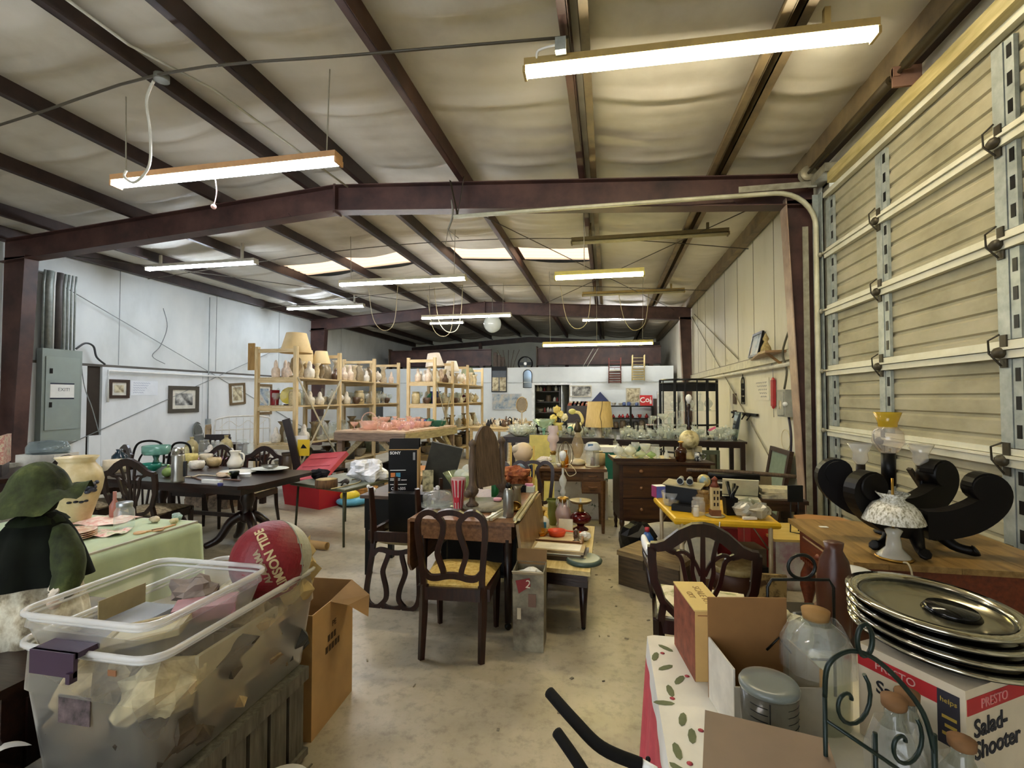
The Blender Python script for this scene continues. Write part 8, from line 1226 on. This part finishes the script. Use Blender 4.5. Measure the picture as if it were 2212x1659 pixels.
P(o, 'upright', MB().box(-.6, -.55, -.15, .15, 0, 2.0), walnut); P(o, 'upright', MB().box(.4, .45, -.15, .15, 0, 2.0), walnut)
for j, z in enumerate((1.03, 1.43, 1.83)): scatter(6, (-2.72, -1.82, 18.28, 18.5), K4 + [('jug', .2, .12, wht, 'white bottle'), ('chick', .18, .1, mat('#a03a40', .4), 'red figurine')], '%s on the ' + ('lower', 'middle', 'upper')[j] + ' store-room shelf', 'store-room shelf pieces', .5, z + .001, [], 150 + j)
# loft load: painted steel beams, box fan, branches
for i, (x0, x1, y) in enumerate(((-9.0, -4.62, 19.0), (-2.72, 2.0, 19.0))):
    o = T('stored_beam', ('red-brown steel beam stored on the loft beyond the near rack', 'red-brown steel beam stored on the loft under the hung chairs')[i], 'beam', (0, y, 2.601)); P(o, 'web', MB().box(x0, x1, -.02, .02, .3, .92), steel_red); P(o, 'top_flange', MB().box(x0, x1, -.12, .12, .92, .95), steel_red); P(o, 'bottom_flange', MB().box(x0, x1, -.12, .12, .27, .3), steel_red); P(o, 'skid', MB().box(x0 + .3, x0 + .45, -.2, .2, 0, .27), walnut); P(o, 'skid', MB().box(x1 - .45, x1 - .3, -.2, .2, 0, .27), walnut); P(o, 'end_stop', MB().box(x0 - .04, x0, -.15, .15, 0, 1.02), oldwood)
o = T('drum_fan', 'round black drum fan sitting on the loft', 'fan', (-3.15, 18.6, 2.601)); P(o, 'drum', MB().lathe([(.26, -.1), (.29, -.1), (.29, .1), (.26, .1)], 26, (0, 0, .31), rot=(pi / 2, 0, 0), cap=False), black_p); P(o, 'hub', MB().lathe([(.06, -.04), (.06, .04)], 12, (0, 0, .31), rot=(pi / 2, 0, 0)), steel); P(o, 'stand', MB().box(-.22, .22, -.1, .1, 0, .03), black_p)
for i in range(4): P(o, 'blade', MB().bx((.15 * cos(i * pi / 2), 0, .31 + .15 * sin(i * pi / 2)), (.2, .02, .12), (.4, -i * pi / 2, 0)), mat('#6a7076', .4, .4))
S('plank_bundle', 'upright bundle of weathered boards on the loft', 'boards', MB().box(-.25, -.1, -.05, .05, 0, .8).box(-.08, .05, -.05, .05, 0, .7).box(.07, .2, -.05, .05, 0, .62), oldwood, (-4.25, 18.9, 2.601))
for i in range(5): S('dry_branch', 'thin dry branch poking up from the loft', 'branch', MB().tube(bez([(0, 0, 0), (.05 * (i - 2), 0, .4), (.14 * (i - 2), .02, .85)], 4), .012, 5), oldwood, (-3.95 + .08 * i, 18.4, 2.601), 0, 'dry branches on the loft')
S('sawhorse_frame', 'bundle of pale lath sticks slanting on the loft', 'sticks', MB().tube([(-.35, 0, 0), (.1, .1, .8)], .015, 5).tube([(-.2, 0, 0), (.28, .1, .8)], .015, 5).tube([(-.5, 0, .02), (.5, .05, .06)], .02, 5), mat('#b8b2a4', .7), (-.6, 17.9, 2.601))
# ================================================================ LEFT WALL FITTINGS
wx = XL + 0.062
bp = T('breaker_panel', 'tall grey electrical breaker panel with an exit notice taped on', 'breaker panel', (wx, 6.93, .80)); gp_ = mat('#8b9690', .45, .1, .05, 3)
P(bp, 'box', MB().box(0, .13, -.31, .34, 0, 1.66), gp_); P(bp, 'door', MB().box(.13, .145, -.26, .29, .22, 1.52), mat('#929d97', .42, .1, .04, 3))
for z in (.62, 1.22): P(bp, 'latch', MB().box(.145, .155, -.2, -.16, z, z + .09), black_p)
en = T('exit_notice', 'white paper notice reading exit taped to the breaker panel', 'notice', (wx + .146, 6.93, .80)); P(en, 'paper', MB().box(0, .002, -.19, .2, .79, 1.03), paper); P(en, 'tape', MB().box(.002, .003, -.19, .2, 1.03, 1.055), mat('#1d2438', .4)); P(en, 'tape', MB().box(.002, .003, -.19, .2, .765, .79), mat('#1d2438', .4)); text(en, 'EXIT!', .085, (.0035, .03, .935), (pi / 2, 0, pi / 2), mat('#8d8d8d', .8, 0, 0), bold=.0005)
for i, (y, r, m) in enumerate(((6.66, .018, galv), (6.74, .055, galv), (6.82, .02, porc_w), (6.9, .05, mat('#5a5452', .5)), (6.99, .022, galv), (7.05, .02, galv), (7.11, .018, galv), (7.17, .016, galv))): S('conduit', 'conduit pipe rising from the breaker panel to the frame, %s from the steel column' % ('first', 'second', 'third', 'fourth', 'fifth', 'sixth', 'seventh', 'eighth')[i], 'conduit', MB().tube([(wx + .06, y, 2.462), (wx + .06, y, 3.6), (wx + .07, y + .01, 3.85)], r, 8), m)
S('flex_cable', 'black flexible cable looping off the breaker panel top', 'cable', MB().tube(bez([(wx + .07, 7.2, 2.5), (wx + .08, 7.35, 2.62), (wx + .08, 7.5, 2.58), (wx + .06, 7.58, 2.38), (wx + .05, 7.75, 2.25)], 6), .018, 7), mat('#3a3e40', .5)); S('loose_wire', 'thin grey wire sagging from the panel past the recess', 'wire', MB().tube(bez([(wx + .1, 7.25, 2.4), (wx + .09, 7.35, 1.8), (wx + .08, 7.5, 1.4), (wx + .06, 7.66, .9)], 5), .008, 5), mat('#8a8f8e', .5)); S('hanging_wire', 'kinked wire dangling from the upper left wall', 'wire', MB().tube(bez([(XL + .05, 9.05, 3.6), (XL + .06, 9.15, 3.2), (XL + .05, 9.0, 2.75), (XL + .06, 8.8, 2.5), (XL + .07, 9.1, 2.35)], 5), .008, 5), mat('#7d8384', .5))
S('water_pipe', 'white painted pipe along the top of the left wall panels', 'pipe', MB().tube([(wx + .05, 7.82, 1.5), (wx + .05, 7.82, 2.13), (wx + .05, 12.3, 2.13)], .022, 7), porc_w); S('wall_conduit', 'grey conduit and outlet box between the pictures on the left wall', 'conduit', MB().tube([(wx + .02, 10.3, 4.1), (wx + .02, 10.3, 1.05)], .011, 6).box(wx, wx + .06, 10.24, 10.36, .92, 1.06), mat('#9aa2a2', .5))
def wpic(label, y0, y1, z0, z1, fm, im, w=.07, tilt=0):
    o = T('framed_picture', label, 'picture', (wx, (y0 + y1) / 2, (z0 + z1) / 2), 0, None, (radians(tilt), 0, 0)); hy, hz = (y1 - y0) / 2, (z1 - z0) / 2; P(o, 'frame', MB().box(0, .035, -hy, hy, -hz, -hz + w).box(0, .035, -hy, hy, hz - w, hz).box(0, .035, -hy, -hy + w, -hz + w, hz - w).box(0, .035, hy - w, hy, -hz + w, hz - w), fm); P(o, 'mat_board', MB().box(0, .015, -hy + w, hy - w, -hz + w, hz - w), mat('#dcd9cc', .6)); P(o, 'image', MB().box(.015, .017, -hy + w * 1.9, hy - w * 1.9, -hz + w * 1.9, hz - w * 1.9), im); return o
wpic('small dark framed sampler picture on the left wall', 7.86, 8.28, 1.58, 1.96, walnut, photo3, .06); wpic('large dark framed black and white photograph on the left wall', 9.2, 10.02, 1.24, 1.86, mat('#4a443a', .4), photo, .09); wpic('narrow gilt framed print hanging crooked on the left wall', 11.0, 11.55, 1.4, 1.98, mat('#6a5638', .4), photo3, .06, 4); wpic('tall framed mirror collage on the left wall behind the rack', 11.98, 12.62, 1.1, 1.98, mat('#7a6240', .4), photo2, .07)
o = T('paper_notice', 'white handwritten notice sheet on the left wall', 'notice', (wx, 8.63, 1.8)); P(o, 'sheet', MB().box(0, .004, -.31, .31, -.16, .15), mat('#e9eef4', .7, 0, .02))
for i in range(5): P(o, 'handwriting', MB().tube([(.006, -.25 + .02 * k, .1 - .05 * i + .012 * sin(k * 2.3 + i)) for k in range(20 - 2 * i)], .0025, 4), mat('#7d8ab0', .7, 0, 0))
# ================================================================ RIGHT WALL FITTINGS
rx = XR - 0.05
o = T('wall_shelf', 'narrow wooden corner shelf on the cream wall', 'shelf', (XR, 7.95, 2.22)); P(o, 'board', MB().prism([(0, -.95), (0, .95), (-.3, -.6), (-.3, -.9)], .03, 'xy', 0), wood('#7a5a34', '#a07c4c', 5)); P(o, 'bracket', MB().bar((-.25, -.75, 0), (-.01, -.75, -.2), .03), wood('#7a5a34', '#a07c4c', 5))
o = T('portrait_frame', 'dark framed picture leaning on the wall shelf', 'picture', (XR - .12, 8.25, 2.236), 0, rot=(0, radians(12), 0)); P(o, 'frame', MB().box(-.015, .015, -.25, .25, 0, .04).box(-.015, .015, -.25, .25, .36, .4).box(-.015, .015, -.25, -.21, .04, .36).box(-.015, .015, .21, .25, .04, .36), black_p); P(o, 'image', MB().box(-.006, .006, -.21, .21, .04, .36), photo2)
S('straw_angel', 'tan straw bundle hanging on the cream wall', 'ornament', MB().lathe([(.07, 0), (.06, .08), (.02, .17), (.04, .21), (.005, .29)], 12, wob=.15, nw=6), mat('#b5a06a', .9, 0, .3, 30), (XR - .14, 7.55, 2.236))
o = T('iron_grille', 'black wrought iron arched trivet hanging on the cream wall', 'trivet', (rx - .0, 9.22, 1.48)); P(o, 'frame', MB().tube([(.02, -.1, 0), (.02, -.1, .38)] + [(.02, -.1 * cos(t), .38 + .1 * sin(t)) for t in [pi * i / 8 for i in range(1, 8)]] + [(.02, .1, .38), (.02, .1, 0)], .009, 5, True), black_p)
for z in (.08, .2, .32): P(o, 'scroll', MB().tube([(.02, .055 * cos(t), z + .055 * sin(t)) for t in [2 * pi * i / 12 for i in range(12)]], .007, 5, True), black_p)
P(o, 'bar', MB().tube([(.02, 0, 0), (.02, 0, .53)], .007, 5), black_p)
o = T('wall_sheet', 'white handwritten sheet pinned on the cream wall', 'notice', (XR - .004, 8.25, 1.72)); P(o, 'sheet', MB().box(-.004, 0, -.37, .37, -.17, .18), mat('#e2ddcb', .7, 0, .02))
for i in range(5): P(o, 'handwriting', MB().tube([(-.006, -.27 + .03 * k, .11 - .055 * i + .012 * sin(k * 2.1 + i)) for k in range(19 - 2 * i)], .0025, 4), mat('#8d8a9a', .7, 0, 0))
o = T('red_scale', 'long red hanging spring scale on the cream wall', 'scale', (XR - .03, 7.62, 1.45)); P(o, 'body', MB().box(-.02, .02, -.05, .05, .02, .40), mat('#a82a2e', .45, 0, .1, 30)); P(o, 'cap', MB().sph((0, 0, .40), .05, (.4, 1, .8)).sph((0, 0, .02), .05, (.4, 1, .8)), mat('#a82a2e', .45)); P(o, 'hook', MB().tube(bez([(0, 0, .42), (0, 0, .62), (0, .03, .66), (0, .05, .62)], 4), .006, 5).tube([(0, 0, 0), (0, -.01, -.14)], .005, 5), steel)
o = T('switch_box', 'grey electrical disconnect box on the cream wall by the steel column', 'switch box', (XR, 7.02, 1.34)); P(o, 'box', MB().box(-.12, 0, -.15, .15, 0, .36), mat('#9c9c90', .45)); P(o, 'cover', MB().box(-.135, -.12, -.12, .12, .02, .33), mat('#a8a89c', .45)); P(o, 'label', MB().box(-.137, -.135, -.05, .05, .1, .22), photo3); P(o, 'handle', MB().box(-.1, -.06, .15, .19, .12, .22), galv); P(o, 'knob', MB().sph((-.13, -.17, .17), .03), porc_w)
S('power_cord', 'black power cord hanging from the disconnect box to the floor', 'cord', MB().tube(bez([(XR - .06, 6.93, 1.34), (XR - .08, 6.8, 1.1), (XR - .08, 6.85, .8), (XR - .09, 6.98, .55), (XR - .09, 6.98, .05)], 5), .016, 7), mat('#2a2434', .5)); S('wall_conduit', 'cream conduit running up beside the right steel column', 'conduit', MB().tube([(XR - .05, 6.72, 1.72), (XR - .05, 6.72, 3.95)], .025, 8), mat('#d2ccb4', .5)); S('loop_wire', 'thin cream wire loop under the disconnect box', 'wire', MB().tube([(XR - .03, 7.15 + .16 * cos(t), 1.02 + .14 * sin(t)) for t in [2 * pi * i / 20 for i in range(20)]], .005, 5, True), cream); S('gray_cable', 'dark cable bundle sagging above the disconnect box', 'cable', MB().tube(bez([(XR - .06, 6.85, 2.5), (XR - .1, 7.0, 2.2), (XR - .07, 6.95, 1.95), (XR - .08, 7.02, 1.71)], 5), .014, 6), mat('#55503f', .5))
o = T('peg_rack', 'black peg rack with hanging mugs on the cream wall', 'rack', (XR - .03, 9.2, 1.31)); P(o, 'bar', MB().box(-.02, .02, -.8, .8, -.02, .02), black_p)
for i in range(4): P(o, 'peg', MB().tube([(-.02, -.5 + .32 * i, 0), (-.08, -.5 + .32 * i, -.1)], .012, 5), black_p)
for i, z in enumerate((1.47, 1.36)): S('wall_plaque', ('upper', 'lower')[i] + ' small brown wooden plaque on the cream wall', 'plaque', MB().box(-.015, .015, -.09, .09, 0, .2 - .06 * i), oldwood, (XR - .016, 9.85, z - .15 * i))
for i, (y0, y1, z0, z1) in enumerate(((14.4, 7.2, 3.9, .4), (9.5, 14.0, 2.3, 3.9))): S('brace_rod', ('long diagonal brace rod falling across the cream wall', 'short diagonal brace rod rising across the cream wall')[i], 'brace rod', MB().tube([(XR - .03, y0, z0), (XR - .03, y1, z1)], .009, 5), mat('#8d856c', .5))
for i, (y0, y1, z0, z1) in enumerate(((6.6, 14.2, 3.8, .6), (6.6, 14.2, .5, 3.6))): S('brace_rod', ('diagonal brace rod falling across the left wall', 'diagonal brace rod rising across the left wall')[i], 'brace rod', MB().tube([(wx + .012, y0, z0), (wx + .012, y1, z1)], .008, 5), mat('#8a9090', .5))
# ================================================================ OVERHEAD CABLES
cb_ = mat('#8f8670', .5); dk_ = mat('#4a4336', .5)
S('roof_cable', 'long cable strung under the roof in front of the first frame', 'cable', MB().tube(bez([(-9.7, 3.95, 4.18), (-5.85, 3.6, 4.28), (-3.66, 3.33, 4.32), (-2, 3.45, 4.33), (-.27, 3.58, 4.32)], 4), .012, 6), dk_); S('junction_box', 'round junction box under the ridge purlin', 'junction box', MB().lathe([(.06, 0), (.06, .05), (.001, .052)], 12), mat('#6a6a60', .5, .4), (-3.72, 3.38, 4.30)); S('dangling_wire', 'white cord dangling in a hook from the ridge junction box', 'cord', MB().tube(bez([(-3.80, 3.38, 4.31), (-3.95, 3.45, 4.2), (-4.02, 3.55, 3.98), (-4.1, 3.62, 3.72), (-4.3, 3.66, 3.6), (-4.42, 3.66, 3.66), (-4.4, 3.66, 3.72)], 5), .012, 6), mat('#c9c6b8', .5)); S('purlin_conduit', 'white conduit along the ridge purlin', 'conduit', MB().tube([(-3.9, -2, 4.52), (-3.85, 3.2, 4.5), (-3.6, 3.8, 4.48), (-3.5, 6.0, 4.5)], .013, 6), mat('#c4c2b4', .5))
S('receptacle', 'metal outlet box at the wooden board near the first lamp', 'outlet box', MB().box(-.04, .04, -.03, .03, 0, .1), galv, (-.33, 3.55, 4.19)); S('outlet_cable', 'white looped cable beside the metal outlet box', 'cable', MB().tube(bez([(-.36, 3.55, 4.25), (-.5, 3.58, 4.25), (-.52, 3.6, 4.2)], 4), .01, 6), porc_w)
for i, (pts, lb) in enumerate((([(-9.6, 8.5, 4.12), (-5.45, 8.5, 4.44), (-2.6, 8.5, 4.5), (0, 8.5, 4.36), (2.3, 8.5, 4.05)], 'cable strung across beyond the first frame'), ([(-9.6, 11.9, 4.1), (-5, 11.9, 4.4), (-2, 11.9, 4.42), (2.3, 11.9, 4.1)], 'cable strung across before the second frame'), ([(2.3, 6.3, 4.15), (-2.0, 14.4, 4.36)], 'thin roof brace rod crossing toward the ridge'), ([(-2.2, 6.4, 4.4), (1.9, 14.4, 4.1)], 'thin roof brace rod crossing toward the cream wall'), ([(-9.5, 6.5, 4.1), (-4.5, 14.4, 4.4)], 'thin roof brace rod over the pine racks'))): S('overhead_cable', lb, 'cable', MB().tube(bez(pts, 6) if len(pts) > 2 else pts, .008, 5), dk_)
S('frayed_cable', 'armoured cable with frayed wires hanging from the first frame', 'cable', MB().tube(bez([(-2.0, 6.0, 4.2), (-1.99, 6.02, 4.0), (-2.06, 6.04, 3.82)], 5), .015, 6).tube([(-2.06, 6.04, 3.82), (-2.0, 6.06, 3.66)], .005, 4).tube([(-2.06, 6.04, 3.82), (-2.1, 6.06, 3.64)], .005, 4).tube([(-2.06, 6.04, 3.82), (-1.92, 6.06, 3.7)], .005, 4), mat('#8a857a', .5, .2))
o = T('pendant_globe', 'large round white glass pendant lamp behind the second frame', 'pendant lamp', (-3.42, 14.2, 3.55)); P(o, 'globe', MB().sph((0, 0, .28), .27, (1, 1, 1), 24, 14), glass('#f4f8f6', .55, '#eef4f0', .05)); P(o, 'cap', MB().lathe([(.08, .54), (.06, .6), (.02, .62)], 12), steel); P(o, 'rod', MB().tube([(0, 0, .6), (0, 0, roof_z(-3.42) - 3.55 - .12)], .01, 6), steel)
for i, (x, y) in enumerate(((-6.3, 11.9), (-4.7, 12.6), (-1.2, 12.6), (.3, 13.2), (-5.2, 13.4))): S('drooping_wire', ('white wire drooping near the left wall before the second frame', 'white wire drooping over the pine racks', 'white wire drooping beside the pendant globe', 'white wire drooping over the clear glass tables', 'white wire drooping to the far pine rack')[i], 'cord', MB().tube(bez([(x, y, roof_z(x) - .09), (x + .15, y, 3.7), (x + .4, y + .1, 3.4), (x + .7, y + .1, 3.6), (x + .8, y + .1, roof_z(x + .8) - .09)], 5), .009, 5), cream)
S('pull_chain', 'string with a small pink knob under the nearest lamp', 'pull chain', MB().tube(bez([(-3.66, 3.89, 3.745), (-3.63, 3.89, 3.55), (-3.66, 3.89, 3.42)], 5), .005, 5).sph((-3.66, 3.89, 3.41), .025, (1, 1, 1), 8, 5), mat('#d8b0ac', .6))
q = random.Random(77); lt = MB()
for i in range(60):
    x, y = q.uniform(-1.6, 0.4), q.uniform(1.8, 6.5); lt.bx((x, y, .003), (q.uniform(.008, .03), q.uniform(.005, .015), .004), (0, 0, q.uniform(0, 3)))
S('floor_litter', 'scattered specks of paper and dirt on the concrete aisle', 'litter', lt, mat('#8f8672', .8, 0, .5, 3), kind='stuff')
# ================================================================ TELL LOOK-ALIKES APART
_ord = 'first second third fourth fifth sixth seventh eighth ninth tenth eleventh twelfth'.split()
def _px(p):
    d = Vector(p) - _C; k = d.dot(_F); return CX + FPX * d.dot(_R) / max(k, 0.05)
_by = {}
for o in list(COL.objects):
    if o.parent is None and o.get('label') and o.get('category'): _by.setdefault(o['label'], []).append(o)
for lb, os_ in _by.items():
    if 1 < len(os_) <= 12 and len(lb.replace('-', ' ').split()) <= 12:
        xs_ = [_px(o.location) for o in os_]
        if max(xs_) - min(xs_) < 12:
            for i, o in enumerate(sorted(os_, key=lambda q: q.location.z)): o['label'] = lb + ', ' + _ord[i] + ' from the bottom'
        else:
            for i, o in enumerate(sorted(os_, key=lambda q: _px(q.location))): o['label'] = lb + ', ' + _ord[i] + ' from the left'
        for o in os_:
            if not o.get('group'): o['group'] = lb
